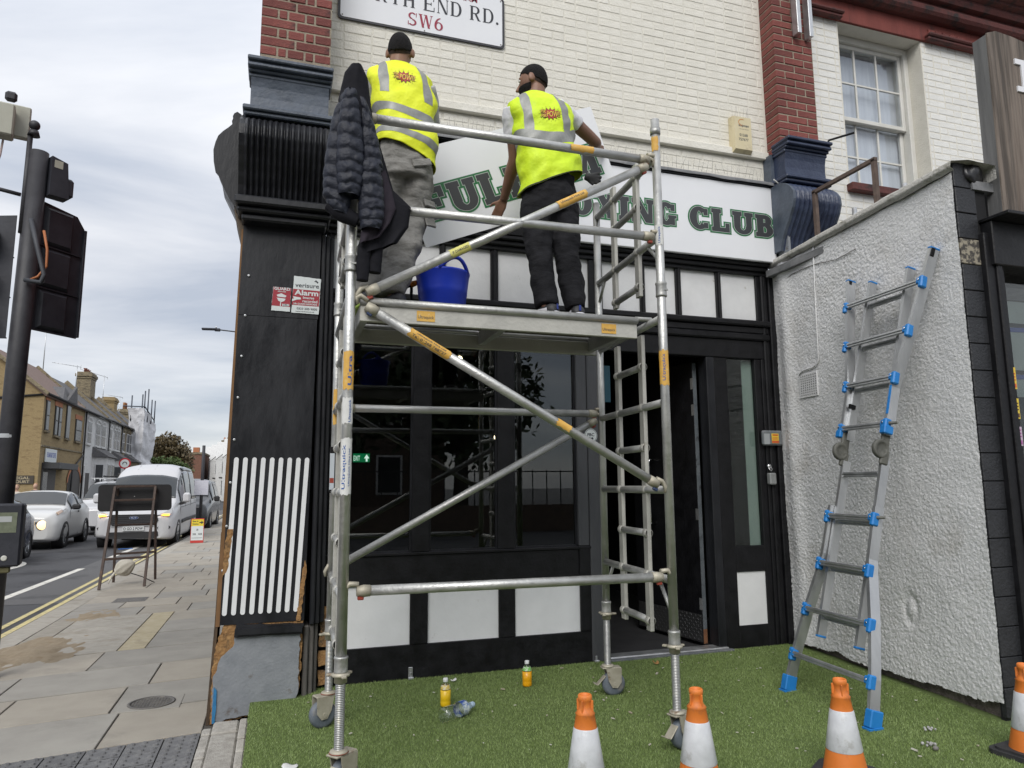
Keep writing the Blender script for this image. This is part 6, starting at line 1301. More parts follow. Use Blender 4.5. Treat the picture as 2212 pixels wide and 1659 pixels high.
# right-hand worker: black trousers, white tee, looking down to his left
p2 = person('worker in hi-vis vest, white tee and black trousers holding a white sign panel', dict(
    foot=(1.57, 3.80, Z0), skin=m_skin2, trunk=trunk((1.58, 3.99, 3.22), (1.545, 4.02, 3.62), (1.515, 4.045, 3.89)), head=(1.508, 4.07, 4.016), headup=(-.05, .12, 1), face=(-.86, .62, -.30), neck=(1.515, 4.045, 3.88),
    armL=((1.350, 4.05, 3.735), (1.395, 4.13, 3.50), (1.385, 4.34, 3.30)), armR=((1.705, 4.04, 3.815), (1.975, 4.14, 3.705), (2.105, 4.40, 3.80)), handL=((-.30, .55, -.85), (.35, 1, .2), 1, .35), handR=((.75, .55, .25), (-.3, .8, .1), -1, .9),
    legL=((1.485, 3.99, 3.18), (1.47, 3.92, 2.82), (1.475, 3.80, 2.44)), legR=((1.665, 3.99, 3.20), (1.65, 3.92, 2.82), (1.66, 3.80, 2.44)), toeL=(-.45, .9, 0), toeR=(.12, 1, 0), hairline=hairl(119, 58, 86), beard=True,
    tee=m_tee, sleeveL=.55, sleeveR=.42, vestmat=m_vest, seed=3.1, hemtilt=.42, hem=True,
    vest=[(1.585, 3.99, 3.285, .205, .150), (1.58, 3.99, 3.36, .198, .148), (1.565, 4.0, 3.50, .188, .138), (1.55, 4.01, 3.64, .196, .140), (1.54, 4.02, 3.74, .212, .134), (1.53, 4.03, 3.82, .200, .118), (1.52, 4.04, 3.875, .135, .092), (1.512, 4.05, 3.905, .078, .072)],
    bands=[(lambda a: .315 + .03 * math.sin(2 * math.pi * a * 2 + 1.2), .075)], braces=[(lambda b: .085 - .015 * b, .052, .36, .93), (lambda b: -.165 + .01 * b, .052, .34, .86)], logo=(1.548, 3.70, .135),
    pants=dict(mat=m_trou, hips=[((1.575, 3.99, 3.33), .165, .125), ((1.575, 3.99, 3.20), .180, .135), ((1.575, 3.985, 3.08), .178, .132)], L=([(1.49, 3.99, 3.15), (1.482, 3.96, 2.98), (1.47, 3.92, 2.82), (1.472, 3.86, 2.63), (1.475, 3.81, 2.47), (1.475, 3.80, 2.435)], [.105, .098, .080, .074, .070, .066]), R=([(1.665, 3.99, 3.15), (1.66, 3.96, 2.98), (1.65, 3.92, 2.82), (1.655, 3.86, 2.63), (1.66, 3.81, 2.47), (1.66, 3.80, 2.43)], [.105, .100, .082, .074, .072, .066]), disp=.030),
    shoe=M('shoe_black', (.03, .03, .032), rough=.6), sole=m_tee, shoeflash=True))
# left-hand worker: grey cargo trousers, seen from behind
p1 = person('worker in lemon hi-vis vest and grey cargo trousers seen from behind beside jackets', dict(
    foot=(.50, 3.83, Z0), skin=m_skin1, trunk=trunk((.655, 3.99, 3.30), (.635, 4.04, 3.68), (.620, 4.06, 3.93)), head=(.632, 4.075, 4.056), headup=(.03, .10, 1), face=(.30, .95, -.28), neck=(.622, 4.06, 3.93),
    armL=((.465, 4.05, 3.80), (.40, 4.20, 3.56), (.62, 4.42, 3.44)), armR=((.800, 4.05, 3.775), (.865, 4.22, 3.56), (.84, 4.42, 3.42)), handL=((.3, .6, -.3), (.2, .2, -1), 1, .8), handR=((0, .7, -.3), (-.3, .2, -1), -1, .8),
    legL=((.575, 3.99, 3.24), (.50, 3.95, 2.87), (.425, 3.84, 2.44)), legR=((.735, 3.99, 3.24), (.69, 3.95, 2.88), (.575, 3.82, 2.44)), toeL=(-.2, .95, 0), toeR=(-.55, .8, 0), hairline=hairl(118, 58, 85),
    tee=m_teeg, sleeveL=.7, sleeveR=.7, vestmat=m_vest1, seed=8.7, hemtilt=-.38,
    vest=[(.665, 3.99, 3.335, .178, .145), (.66, 3.99, 3.42, .180, .145), (.655, 4.0, 3.55, .180, .138), (.645, 4.02, 3.68, .196, .140), (.64, 4.03, 3.78, .208, .132), (.632, 4.04, 3.86, .190, .116), (.625, 4.055, 3.92, .130, .092), (.622, 4.065, 3.95, .078, .072)],
    bands=[(lambda a: .085 + .02 * math.sin(2 * math.pi * a + 2.2), .075), (lambda a: .275 + .01 * math.sin(2 * math.pi * a), .07)], braces=[(lambda b: .095 - .01 * b, .048, .40, .92), (lambda b: -.150 + .01 * b, .048, .40, .92)], logo=(.628, 3.795, .125),
    pants=dict(mat=m_cargo, hips=[((.660, 3.99, 3.42), .155, .122), ((.660, 3.985, 3.30), .165, .132), ((.655, 3.98, 3.18), .165, .130)], L=([(.585, 3.99, 3.22), (.545, 4.01, 3.02), (.50, 3.95, 2.87), (.46, 3.89, 2.65), (.425, 3.85, 2.47), (.425, 3.84, 2.435)], [.098, .095, .085, .080, .078, .070]), R=([(.735, 3.985, 3.22), (.715, 4.0, 3.02), (.685, 3.95, 2.88), (.625, 3.87, 2.65), (.575, 3.83, 2.47), (.575, 3.82, 2.43)], [.100, .098, .088, .084, .082, .074]), disp=.034),
    shoe=M('shoe_dark', (.03, .03, .035), rough=.6), sole=M('sole_lime', (.35, .5, .08), rough=.6)))
# cargo pockets and flaps
tr1 = [o for o in p1.children if o.name.startswith('trousers')][0]
def pocket(c, n, up, w, h, nm):
    mb = MB(); mb.obox(c, Vector(up).cross(Vector(n)), up, w, .014, h, .006); mb.build(nm, m_cargo, tr1)
pocket((.735, 3.862, 3.255), (.25, -1, .1), (-.35, 0, 1), .125, .045, 'pocket_flap'); pocket((.79, 3.93, 2.97), (.7, -.7, 0), (-.25, 0, 1), .10, .15, 'cargo_pocket'); pocket((.795, 3.922, 3.035), (.7, -.7, 0), (-.25, 0, 1), .11, .045, 'pocket_flap')
# work gloves hanging from the right-hand worker's pocket
gl = MB(); b0 = Vector((1.785, 3.90, 3.33))
for k, (dx, dz, ln) in enumerate(((.04, .02, .07), (.05, .0, .075), (.045, -.02, .07), (.03, -.035, .06), (.0, -.04, .05))): limb(gl, [b0, b0 + Vector((.02, -.01, -.01)), b0 + Vector((dx + .03, -.01, dz)), b0 + Vector((dx + .03 + ln * .4, -.015, dz * 1.4))], [.026, .024, .012, .009], 8, 3)
finish(gl, 'work_gloves', M('black_glove', (.02, .02, .02), rough=.75), None, .006, 2); o = bpy.data.objects['work_gloves']; tag(o, 'black work gloves tucked in the right worker back pocket', 'gloves')
# ---------------------------------------------------------------- sign panel carried by the workers
pan = thing('carried_sign', 'tilted white sign panel reading FULHAM held by the two workers', 'sign', (1.5, 4.5, 3.0))
BL, BR, TRp, TLp = Vector((.89, 4.5, 2.967)), Vector((2.333, 4.5, 3.556)), Vector((2.117, 4.5, 4.181)), Vector((.674, 4.5, 3.592))
mb = MB(); mb.prism([(p.x, p.z) for p in (BL, BR, TRp, TLp)], 4.500, 4.505, 'y'); mb.build('panel', m_signw, pan)
e1 = (BR - BL).normalized(); e2 = (TLp - BL); e2 = (e2 - e1 * e2.dot(e1)).normalized()
L3 = [MB(), MB(), MB()]; club(L3, 'FULHAM', BL + e1 * .085 + e2 * .165, e1, e2, .215, 1.39); L3[0].build('letter_outline', m_ltg, pan); L3[1].build('letter_line', m_lto, pan); L3[2].build('lettering', m_ltr, pan)
# ---------------------------------------------------------------- blue tub, tool, jackets
m_tub = M('blue_tub_plastic', (.008, .034, .42), (.014, .046, .48), 5, .38, bump=.08, bscale=20)
tb_ = thing('tub', 'blue flexible builder tub standing on the scaffold platform', 'tub', (.875, 3.92, Z0))
mb = MB(); c = (.875, 3.92, Z0 + .001); mb.lathe([(.122, 0), (.126, .008), (.138, .125), (.141, .13), (.143, .155), (.154, .245), (.158, .252), (.158, .262), (.151, .262), (.149, .245), (.136, .125), (.12, .02), (.001, .02)], c, n=44, cap1=False); mb.build('tub_body', m_tub, tb_)
for s_ in (-1, 1):
    a = R_(-72 if s_ > 0 else 108); P = []
    for k in range(11): t = math.pi * k / 10; P.append(Vector((c[0], c[1], c[2])) + Vector((math.cos(a + (t - math.pi / 2) * .42) * .152, math.sin(a + (t - math.pi / 2) * .42) * .152, .255 + .068 * math.sin(t))))
    MB().path(P, .011, 10).build('tub_handle', m_tub, tb_)
tl = thing('hand_tool', 'orange handled tool leaning against the blue tub', 'tool', (.70, 3.98, Z0))
MB().path([(.703, 3.98, Z0), (.704, 3.98, 2.54)], .009, 8).build('shaft', m_blkdull, tl); MB().path([(.697, 3.97, 2.545), (.715, 3.97, 2.56), (.742, 3.965, 2.57)], [.014, .018, .013], 10).build('handle', M('tool_orange', (.62, .20, .02), rough=.5), tl); MB().tube((.68, 3.97, 2.538), (.698, 3.97, 2.546), .008, n=8).build('tool_tip', m_blkdull, tl)
m_puff = M('puffer_navy', (.010, .0125, .022), (.017, .020, .033), 9, .5, rough2=.62, bump=.6, bscale=50, spec=.35); m_soft = M('softshell_black', (.006, .006, .009), (.010, .010, .014), 9, .8, bump=.3, bscale=40, spec=.2); m_plum = M('softshell_lining', (.020, .016, .023), (.030, .024, .033), 9, .8, bump=.3, bscale=40, spec=.2)
def puff(path, rad, nq, flat=.6, amp=.16, n=26, step=7, ph=0.0, twist=0):
    P = [Vector(p) for p in path]; m = (len(P) - 1) * 14; pts = []; rr = []
    for i in range(m + 1):
        t = i / m * (len(P) - 1); k = min(len(P) - 2, int(t)); g = t - k; g2 = g * g * (3 - 2 * g); pts.append(P[k].lerp(P[k + 1], g)); r0 = rad[k] + (rad[k + 1] - rad[k]) * g2
        q = abs(math.sin(math.pi * (i / m * nq + ph))); rr.append(r0 * (1 - amp + amp * q ** .55))
    for _ in range(3): pts = [pts[0]] + [(pts[i - 1] + pts[i] * 2 + pts[i + 1]) / 4 for i in range(1, m)] + [pts[-1]]
    rings = []
    for i in range(m + 1):
        t = (pts[min(m, i + 1)] - pts[max(0, i - 1)]).normalized(); u = Vector((1, 0, 0)); u = (u - t * u.dot(t)).normalized(); w = t.cross(u); ring = []
        for k in range(n):
            a = 2 * math.pi * k / n; d = 1 + .10 * mnoise.noise(Vector((3 * math.cos(a), 3 * math.sin(a), pts[i].z * 22 + pts[i].x * 9))); ring.append(pts[i] + u * (rr[i] * d * math.cos(a)) + w * (rr[i] * flat * d * math.sin(a)))
        rings.append(ring)
    return MB().loft(rings)
jk = thing('puffer_jacket', 'navy quilted puffer jacket hanging over the scaffold corner post', 'jacket', (.32, 3.47, 2.75))
def quilt(L, Rr, y0, thick, nq, seed, slope=.0, n=44):
    """padded panel between two edge polylines with stitched cross lines"""
    at = lambda pl, v: (lambda t: (lambda k, g: (pl[k][0] + (pl[k + 1][0] - pl[k][0]) * g, pl[k][1] + (pl[k + 1][1] - pl[k][1]) * g))(min(len(pl) - 2, int(t)), t - min(len(pl) - 2, int(t))))(v * (len(pl) - 1))
    mb = MB()
    def P(u, v):
        a = 2 * math.pi * u; w = .5 - .5 * math.cos(a); A, B = at(L, v), at(Rr, v); sd = math.sin(a); x = A[0] + (B[0] - A[0]) * w; z = A[1] + (B[1] - A[1]) * w
        ph = v * nq + slope * (w - .5) + .25 * mnoise.noise(Vector((w * 3 + seed, v * 3, 0))); q = abs(math.sin(math.pi * ph)) ** .5; f = .72 + .28 * q + .16 * mnoise.noise(Vector((w * 5, v * 14 + seed, 3)))
        e = .006 * (q - .5); return (x + (e if w > .5 else -e) * abs(2 * w - 1), y0 - thick * math.copysign(abs(sd) ** .75, sd) * f, z)
    mb.grid(P, n, nq * 12); return mb
quilt([(.248, 3.40), (.205, 3.27), (.180, 3.10), (.168, 2.95), (.170, 2.84), (.215, 2.76)], [(.30, 3.40), (.32, 3.27), (.33, 3.10), (.33, 2.95), (.31, 2.84), (.29, 2.74)], 3.50, .050, 9, 1, -.5).build('jacket_body', m_puff, jk)
quilt([(.255, 3.39), (.238, 3.30), (.228, 3.18), (.226, 3.05), (.230, 2.93), (.242, 2.835)], [(.315, 3.39), (.335, 3.28), (.352, 3.15), (.360, 3.02), (.358, 2.92), (.342, 2.830)], 3.455, .050, 9, 3, .35).build('sleeve', m_puff, jk)
quilt([(.325, 3.37), (.338, 3.24), (.350, 3.10), (.352, 3.00), (.360, 2.97)], [(.365, 3.36), (.408, 3.24), (.440, 3.12), (.458, 3.02), (.455, 2.985)], 3.475, .042, 6, 5, -.4).build('jacket_front', m_puff, jk)
quilt([(.345, 3.03), (.340, 2.94), (.340, 2.83), (.346, 2.74), (.358, 2.672)], [(.440, 3.02), (.458, 2.93), (.468, 2.82), (.466, 2.74), (.448, 2.675)], 3.468, .048, 6, 7, .3).build('sleeve', m_puff, jk)
puff([(.20, 3.51, 2.80), (.26, 3.50, 2.755), (.345, 3.495, 2.72)], [.035, .045, .035], 2, .8, .06).build('jacket_hem', m_soft, jk)
hj = thing('black_softshell_jacket', 'black softshell jacket draped under the puffer jacket on the guard rail', 'jacket', (.45, 3.5, 2.5))
def drape(outline_l, outline_r, y0, ampl, nseg=40, seed=0, thick=.03):
    """sheet hung between a left and a right edge polyline (x,z), folded in depth"""
    def at(pl, v):
        t = v * (len(pl) - 1); k = min(len(pl) - 2, int(t)); g = t - k; return pl[k][0] + (pl[k + 1][0] - pl[k][0]) * g, pl[k][1] + (pl[k + 1][1] - pl[k][1]) * g
    mb = MB()
    for sgn_ in (0, 1):
        def P(u, v):
            a, b2 = at(outline_l, v), at(outline_r, v); x = a[0] + (b2[0] - a[0]) * u; z = a[1] + (b2[1] - a[1]) * u
            w = math.sin(u * 9 + v * 3 + seed) * .5 + mnoise.noise(Vector((u * 4 + seed, v * 3, 2))) * .9; e = math.sin(math.pi * u) ** .5
            return (x, y0 - ampl * w * (.4 + .6 * v) - (thick * e if sgn_ == 0 else -thick * e), z)
        mb.grid(P, 30, nseg)
    return mb
drape([(.283, 3.548), (.256, 3.505), (.240, 3.42), (.228, 3.35), (.232, 3.30)], [(.348, 3.545), (.376, 3.49), (.392, 3.38), (.404, 3.28), (.415, 3.22)], 3.487, .012, seed=1, thick=.045).build('hood', m_soft, hj)
drape([(.372, 3.36), (.40, 3.12), (.405, 2.92), (.372, 2.72), (.350, 2.60), (.367, 2.555)], [(.412, 3.26), (.478, 3.05), (.520, 2.91), (.612, 2.83), (.602, 2.725), (.545, 2.632)], 3.515, .022, seed=4, thick=.028).build('jacket_body', m_soft, hj)
drape([(.40, 2.98), (.43, 2.86), (.40, 2.74), (.358, 2.66), (.352, 2.60)], [(.475, 3.0), (.508, 2.90), (.53, 2.80), (.50, 2.72), (.45, 2.64)], 3.478, .012, seed=9, thick=.014).build('lining', m_plum, hj)
puff([(.385, 3.52, 2.62), (.378, 3.52, 2.53), (.374, 3.52, 2.42)], [.034, .036, .030], 2, .7, .06).build('sleeve', m_soft, hj); puff([(.44, 3.53, 2.64), (.438, 3.53, 2.55), (.432, 3.53, 2.47)], [.038, .036, .034], 2, .7, .06).build('sleeve', m_soft, hj)
# ================================================================ multi-position ladder leaning on the roughcast wall
m_lad = M('ladder_aluminium', (.50, .51, .52), (.60, .61, .62), 12, .36, metal=.85, rough2=.48, bump=.08, bscale=60, stretch=(1, 1, .15))
m_lblue = M('ladder_blue', (.012, .17, .50), (.02, .21, .56), 9, .45); m_hing = M('ladder_hinge', (.085, .085, .075), (.13, .13, .115), 14, .6)
ld = thing('ladder', 'silver folding ladder with blue fittings leaning on roughcast wall', 'ladder', (3.33, 3.82, 0))
def LP(yo, z, out=0.0):
    y = 3.835 + yo; return Vector((3.285 + .08 * (y - 3.406) + .275 * z - out, y, z))
nrm_l = Vector((-1, .08, .275)).normalized()
def prof_stile(name, pts, w=.068, d=.026, out=0.0, cap_top=False, cap_bot=False):
    """box-section stile along (yo,z) points; ribs proud on its edges"""
    o = None; mb = MB(); P = [LP(a, z, out) for a, z in pts]; rings = []
    for i, p in enumerate(P):
        t = (P[min(i + 1, len(P) - 1)] - P[max(0, i - 1)]).normalized(); u = nrm_l; s_ = t.cross(u).normalized()
        c = .18
        sec = [(-.5, -.5), (-.3, -.5), (-.24, -.38), (.24, -.38), (.3, -.5), (.5, -.5), (.5, .5), (-.5, .5)]
        rings.append([p + u * (a * w) + s_ * (b2 * d) for a, b2 in sec])
    mb.loft(rings, smooth=False); o = mb.build(name, m_lad, ld)
    for flag, p, q in ((cap_top, P[-1], P[-2]), (cap_bot, P[0], P[1])):
        if flag: mb = MB(); t = (p - q).normalized(); mb.obox(p + t * .004, nrm_l, t, w * 1.06, d * 1.25, .014, .003); mb.build('end_cap', m_lblue, o)
    return o
for s_ in (-1, 1):
    lo_ = prof_stile('lower_outer_stile', [(.395 * s_, .02), (.365 * s_, .258), (.305 * s_, .56), (.235 * s_, .83), (.217 * s_, .92), (.212 * s_, 1.24)], out=.0)
    mb = MB(); p = LP(.395 * s_, .055); mb.obox(p, (0, 1, 0), LP(.39 * s_, .1) - LP(.40 * s_, .0), .055, .088, .10, .006); mb.build('foot', m_lblue, lo_)
    mb = MB(); p = LP(.398 * s_, .008); [mb.obox(p + Vector((0, .009 * k, 0)), (1, 0, 0), (0, 0, 1), .10, .006, .016, .001) for k in range(-3, 4)]; mb.build('foot_tread', m_lblue, lo_)
    prof_stile('lower_inner_stile', [(.180 * s_, .395), (.182 * s_, 1.545)], .060, .024, -.028, cap_bot=True)
    prof_stile('upper_inner_stile', [(.182 * s_, 1.69), (.180 * s_, 2.86)], .060, .024, -.028, cap_top=True)
    uo = prof_stile('upper_outer_stile', [(.208 * s_, 1.70), (.210 * s_, 2.02), (.232 * s_, 2.12), (.295 * s_, 2.40), (.358 * s_, 2.72), (.395 * s_, 2.93)], cap_top=True)
    mb = MB(); mb.obox(LP(.393 * s_, 2.905) + nrm_l * .012 - Vector((0, .0, 0)), nrm_l, (0, s_ * .1, 1), .03, .032, .06, .003); mb.build('end_roller', m_blkdull, uo)
    h = LP(.19 * s_, 1.617, .03); mb = MB(); mb.lathe([(.058, -.014), (.062, -.010), (.062, .010), (.058, .014), (.04, .016), (.038, .012), (.012, .012)], h, (0, -1, 0), 28); mb.obox(LP(.19 * s_, 1.56, -.01), nrm_l, (0, 0, 1), .062, .026, .10, .008); mb.obox(LP(.19 * s_, 1.69, .0), nrm_l, (.275, 0, 1), .062, .026, .12, .008); hg = mb.build('hinge', m_hing, ld)
    MB().obox(LP(.212 * s_, 1.735, .02), nrm_l, (.275, 0, 1), .07, .05, .055, .006).build('hinge_lock', m_lblue, hg)
def rung(z, hw, nm='rung', brackets=True, out=.03):
    a, b2 = LP(hw, z, out), LP(-hw, z, out); mb = MB(); d = (b2 - a); up = Vector((.35, 0, 1)); 
    mb.bar(a, b2, .042, .020, up, .004); mb.bar(a + nrm_l * .012 - Vector((0, 0, .016)), b2 + nrm_l * .012 - Vector((0, 0, .016)), .016, .018, up, .003); r = mb.build(nm, m_lad, ld)
    if brackets:
        for p, s_ in ((a, 1), (b2, -1)):
            mb = MB(); mb.obox(p + Vector((0, .006 * s_, -.012)), (0, 1, 0), (.275, 0, 1), .034, .052, .085, .008); mb.obox(p + Vector((0, -.014 * s_, -.002)), (0, 1, 0), (.275, 0, 1), .03, .046, .045, .006); mb.build('rung_bracket', m_lblue, r)
            mb = MB(); mb.lathe([(.007, 0), (.006, .004)], p + nrm_l * .028, nrm_l, 8); mb.build('rivet', m_chrome, r)
    return r
for z, hw in ((.258, .362), (.56, .302), (.867, .228), (1.18, .213), (1.78, .208), (2.09, .226), (2.40, .292), (2.72, .357)): rung(z, hw)
for z in (.53, .84, 1.15, 2.06, 2.37, 2.69): rung(z - .01, .17, 'inner_rung', False, -.03)
rung(1.457, .17, 'inner_rung', False, -.02)
for z, s_ in ((1.78, 1), (1.18, 1), (1.78, -1), (1.18, -1)):
    p = LP(.235 * s_, z, .02); MB().path([p - Vector((0, .05 * s_, 0)), p, p + Vector((.03, .03 * s_, .0))], [.010, .012, .008], 8).build('lock_pin', m_hing, ld)
MB().bar(LP(-.355, .24, -.03), LP(-.38, .05, .02), .008, .018, ch=.002).build('foot_strut', m_lad, ld)
MB().obox(LP(-.214, 1.94, .0362) + nrm_l * .0, (0, 1, 0), (.275, 0, 1), .020, .002, .20, .0005).build('blue_label', m_lblue, ld)
MB().obox(LP(.166, 1.93, .005), (0, 1, 0), (.275, 0, 1), .018, .05, .03, .0005).build('maker_label', m_blkdull, ld)
# ================================================================ traffic cones
m_cone = M('cone_orange', (.62, .165, .022), (.70, .20, .035), 8, .55, dirt=(.36, .12, .05), dirt_scale=9, dirt_lo=.53, dirt_hi=.74); m_sleeve = M('cone_white_sleeve', (.55, .56, .59), (.62, .63, .66), 14, .35, bump=.25, bscale=30, dirt=(.36, .35, .33), dirt_scale=11, dirt_lo=.55, dirt_hi=.72); m_rub = M('cone_rubber', (.022, .022, .024), (.035, .035, .037), 12, .75, bump=.3)
def cone_proto():
    c = thing('traffic_cone', 'x', 'traffic cone', (0, 0, 0), group='traffic cones in a row along the turf'); H = .455; r = lambda z: .0285 + (H - z) * .163
    mb = MB(); mb.lathe([(r(.03) + .004, .03), (r(.135), .135)], n=36, cap0=False, cap1=False); mb.build('cone_base_band', m_cone, c)
    mb = MB(); mb.lathe([(r(.135) + .001, .134), (r(.137) + .0028, .137), (r(.312) + .0028, .312), (r(.314) + .001, .315)], n=40, cap0=False, cap1=False); mb.build('reflective_sleeve', m_sleeve, c)
    mb = MB(); mb.lathe([(r(.314), .314), (r(.37), .37), (r(.372) + .003, .374), (r(.384) - .006, .386), (.0275, .40), (.0275, .425), (.031, .430), (.0325, .440), (.031, .452), (.027, .455), (.0225, .452), (.021, .36)], n=36, cap0=False, cap1=False)
    for k in range(4): a = R_(25 + 90 * k); mb.obox((.033 * math.cos(a), .033 * math.sin(a), .408), (math.cos(a), math.sin(a), 0), (0, 0, 1), .014, .006, .05, .002)
    mb.build('cone_tip', m_cone, c); MB().lathe([(.0222, .40), (.0005, .40)], n=20, cap0=False, cap1=False).build('tip_hole', m_rub, c)
    mb = MB(); P = rrect(-.15, .15, -.15, .15, .05); mb.prism(P, .0, .024, 'z'); mb.prism(rrect(-.13, .13, -.13, .13, .05), .024, .036, 'z'); mb.lathe([(.10, .036), (.088, .05)], n=30); mb.build('rubber_base', m_rub, c)
    return c
cp = cone_proto()
labs = ('orange and white traffic cone between the scaffold legs, in front of bottles', 'orange and white traffic cone right beside the front scaffold castor', 'orange and white traffic cone standing in front of the leaning ladder', 'orange and white traffic cone on black base at the end of the roughcast wall')
for i, ((x, y, rz), lb) in enumerate(zip(((1.365, 3.115, 20), (1.888, 3.028, -12), (2.632, 2.938, 35), (3.735, 2.845, 8)), labs)):
    o = cp if i == 0 else copy_tree(cp); o.location = (x, y, .004); o.rotation_euler[2] = R_(rz); o['label'] = lb; o['category'] = 'traffic cone'; o['group'] = 'traffic cones in a row along the turf'
# ================================================================ bottles
m_pet = glass_mat('pet_plastic', (.97, .98, .98), 1.4, .02); m_petb = glass_mat('pet_plastic_water', (.97, .985, 1), 2.1, .10)
def bottle(x, y, juice, lab, band):
    t = thing('juice_bottle', lab, 'bottle', (x, y, .004), group='juice bottles on the turf'); o = (x, y, .006); k = 1.0
    MB().lathe([(.020, 0), (.030, .002), (.0325, .008), (.0325, .030), (.0312, .034), (.0325, .038), (.0325, .098), (.0315, .104), (.031, .108), (.0285, .122), (.019, .140), (.0135, .147), (.0135, .156)], o, n=28).build('bottle_body', m_pet, t)
    MB().lathe([(.0205, -.0004), (.0304, .0016), (.0330, .0078), (.0330, .030), (.0317, .034), (.0330, .038), (.0330, .1000), (.0300, .1004)], o, n=26, cap0=True, cap1=False).build('juice', M('juice%d' % int(juice[1] * 100), juice, rough=.3), t)
    MB().lathe([(.0321, .1055), (.0312, .1085), (.0290, .121), (.0240, .1315)], o, n=26, cap0=False, cap1=False).build('label', M('label%d' % int(band[1] * 100), (.62, .62, .58), band, 28, .5, ramp=(.46, .54)), t)
    MB().lathe([(.0155, .148), (.0162, .150), (.0162, .166), (.0145, .170)], o, n=22).build('cap', M('cap_white', (.68, .70, .70), rough=.4), t)
bottle(1.080, 4.676, (.72, .46, .012), 'small bottle of yellow juice standing on turf beside a fallen water bottle', (.60, .45, .10)); bottle(1.723, 4.93, (.76, .36, .008), 'small bottle of orange juice standing alone on turf before the plinth', (.20, .50, .12))
wb = thing('water_bottle', 'empty clear water bottle with blue label lying on the turf', 'bottle', (1.0, 4.36, .006)); A = Vector((.988, 4.352, .050)); D_ = Vector((.83, .55, 0)).normalized()
MB().lathe([(.012, .004), (.034, 0), (.043, .006), (.0445, .02), (.0445, .085), (.041, .095), (.036, .105), (.036, .118), (.041, .128), (.0435, .138), (.0435, .195), (.038, .215), (.024, .238), (.0145, .25), (.0145, .262)], A, D_, 28).build('bottle_body', m_petb, wb)
MB().lathe([(.0442, .140), (.0442, .192)], A, D_, 28, False, False).build('label', M('bottle_label', (.02, .07, .30), (.55, .62, .60), 20, .5, ramp=(.42, .52)), wb)
MB().lathe([(.0175, .245), (.0180, .248), (.0180, .272), (.016, .276)], A, D_, 20).build('cap', M('cap_pale_blue', (.42, .55, .68), rough=.4), wb)
# ================================================================ litter on the turf
def scrap(name, x, y, w, h, mat, lab, cat, seed, rise=.012):
    rn = random.Random(seed); mb = MB()
    def P(u, v): return (x + w * (u - .5) * (1 - .5 * abs(v - .5)) + rn.uniform(-.002, .002), y + h * (v - .5) * (1 - .6 * abs(u - .5)), .018 + rise * (math.sin(u * 5 + seed) * .5 + .5) * (v + .2))
    mb.grid(P, 6, 5); o = mb.build(name, mat, origin=(x, y, .01), label=lab, cat=cat); sd = o.modifiers.new('t', 'SOLIDIFY'); sd.thickness = .0015
scrap('paper_scrap', .118, 3.93, .085, .055, M('paper', (.62, .62, .60), rough=.8), 'crumpled white paper scrap on turf near the front scaffold castor', 'paper', 1)
scrap('dry_leaf', 2.86, 5.14, .05, .04, M('dry_leaf', (.32, .17, .06), (.40, .22, .08), 20, .8), 'dry orange brown leaf on turf by the door threshold', 'leaf', 2, .02)
scrap('paper_scrap', 1.26, 5.20, .045, .03, bpy.data.materials['paper'], 'small torn white scrap on turf near the plinth', 'paper', 3)
def crumbs():
    rn = random.Random(12); mb = MB()
    for _ in range(150):
        x, y = rn.uniform(0, 4.0), rn.uniform(2.2, 5.3)
        if x > 4.05 + (y - 3.28) * .12: continue
        s_ = rn.uniform(.003, .009) if rn.random() < .9 else rn.uniform(.010, .018)
        mb.obox((x, y, .018), (rn.uniform(-1, 1), rn.uniform(-1, 1), 0.1), (rn.uniform(-.3, .3), .1, 1), s_ * 2, s_, s_ * .5)
    mb.build('paint_flakes', M('flake_white', (.55, .55, .50), (.35, .30, .22), 3, .8), kind='stuff', label='white paint flakes and crumbs scattered over the turf', cat='debris')
    mb = MB()
    for (x, y) in ((3.35, 3.12), (3.55, 3.30)):
        for k in range(9): mb.sphere((x + rn.uniform(-.03, .03), y + rn.uniform(-.02, .02), .02), rn.uniform(.004, .010), nu=6, nv=4)
    mb.build('rubble_crumbs', M('rubble', (.45, .45, .44), (.28, .27, .26), 40, .9), kind='stuff', label='crumbs of white render on the turf beside roughcast wall', cat='debris')
crumbs()
MB().sphere((3.33, 3.06, .02), .016, .014, .012, 10, 6).build('pebble', M('pebble', (.18, .17, .16), rough=.8), origin=(3.33, 3.06, 0), label='grey pebble on the turf near the roughcast wall', cat='stone')
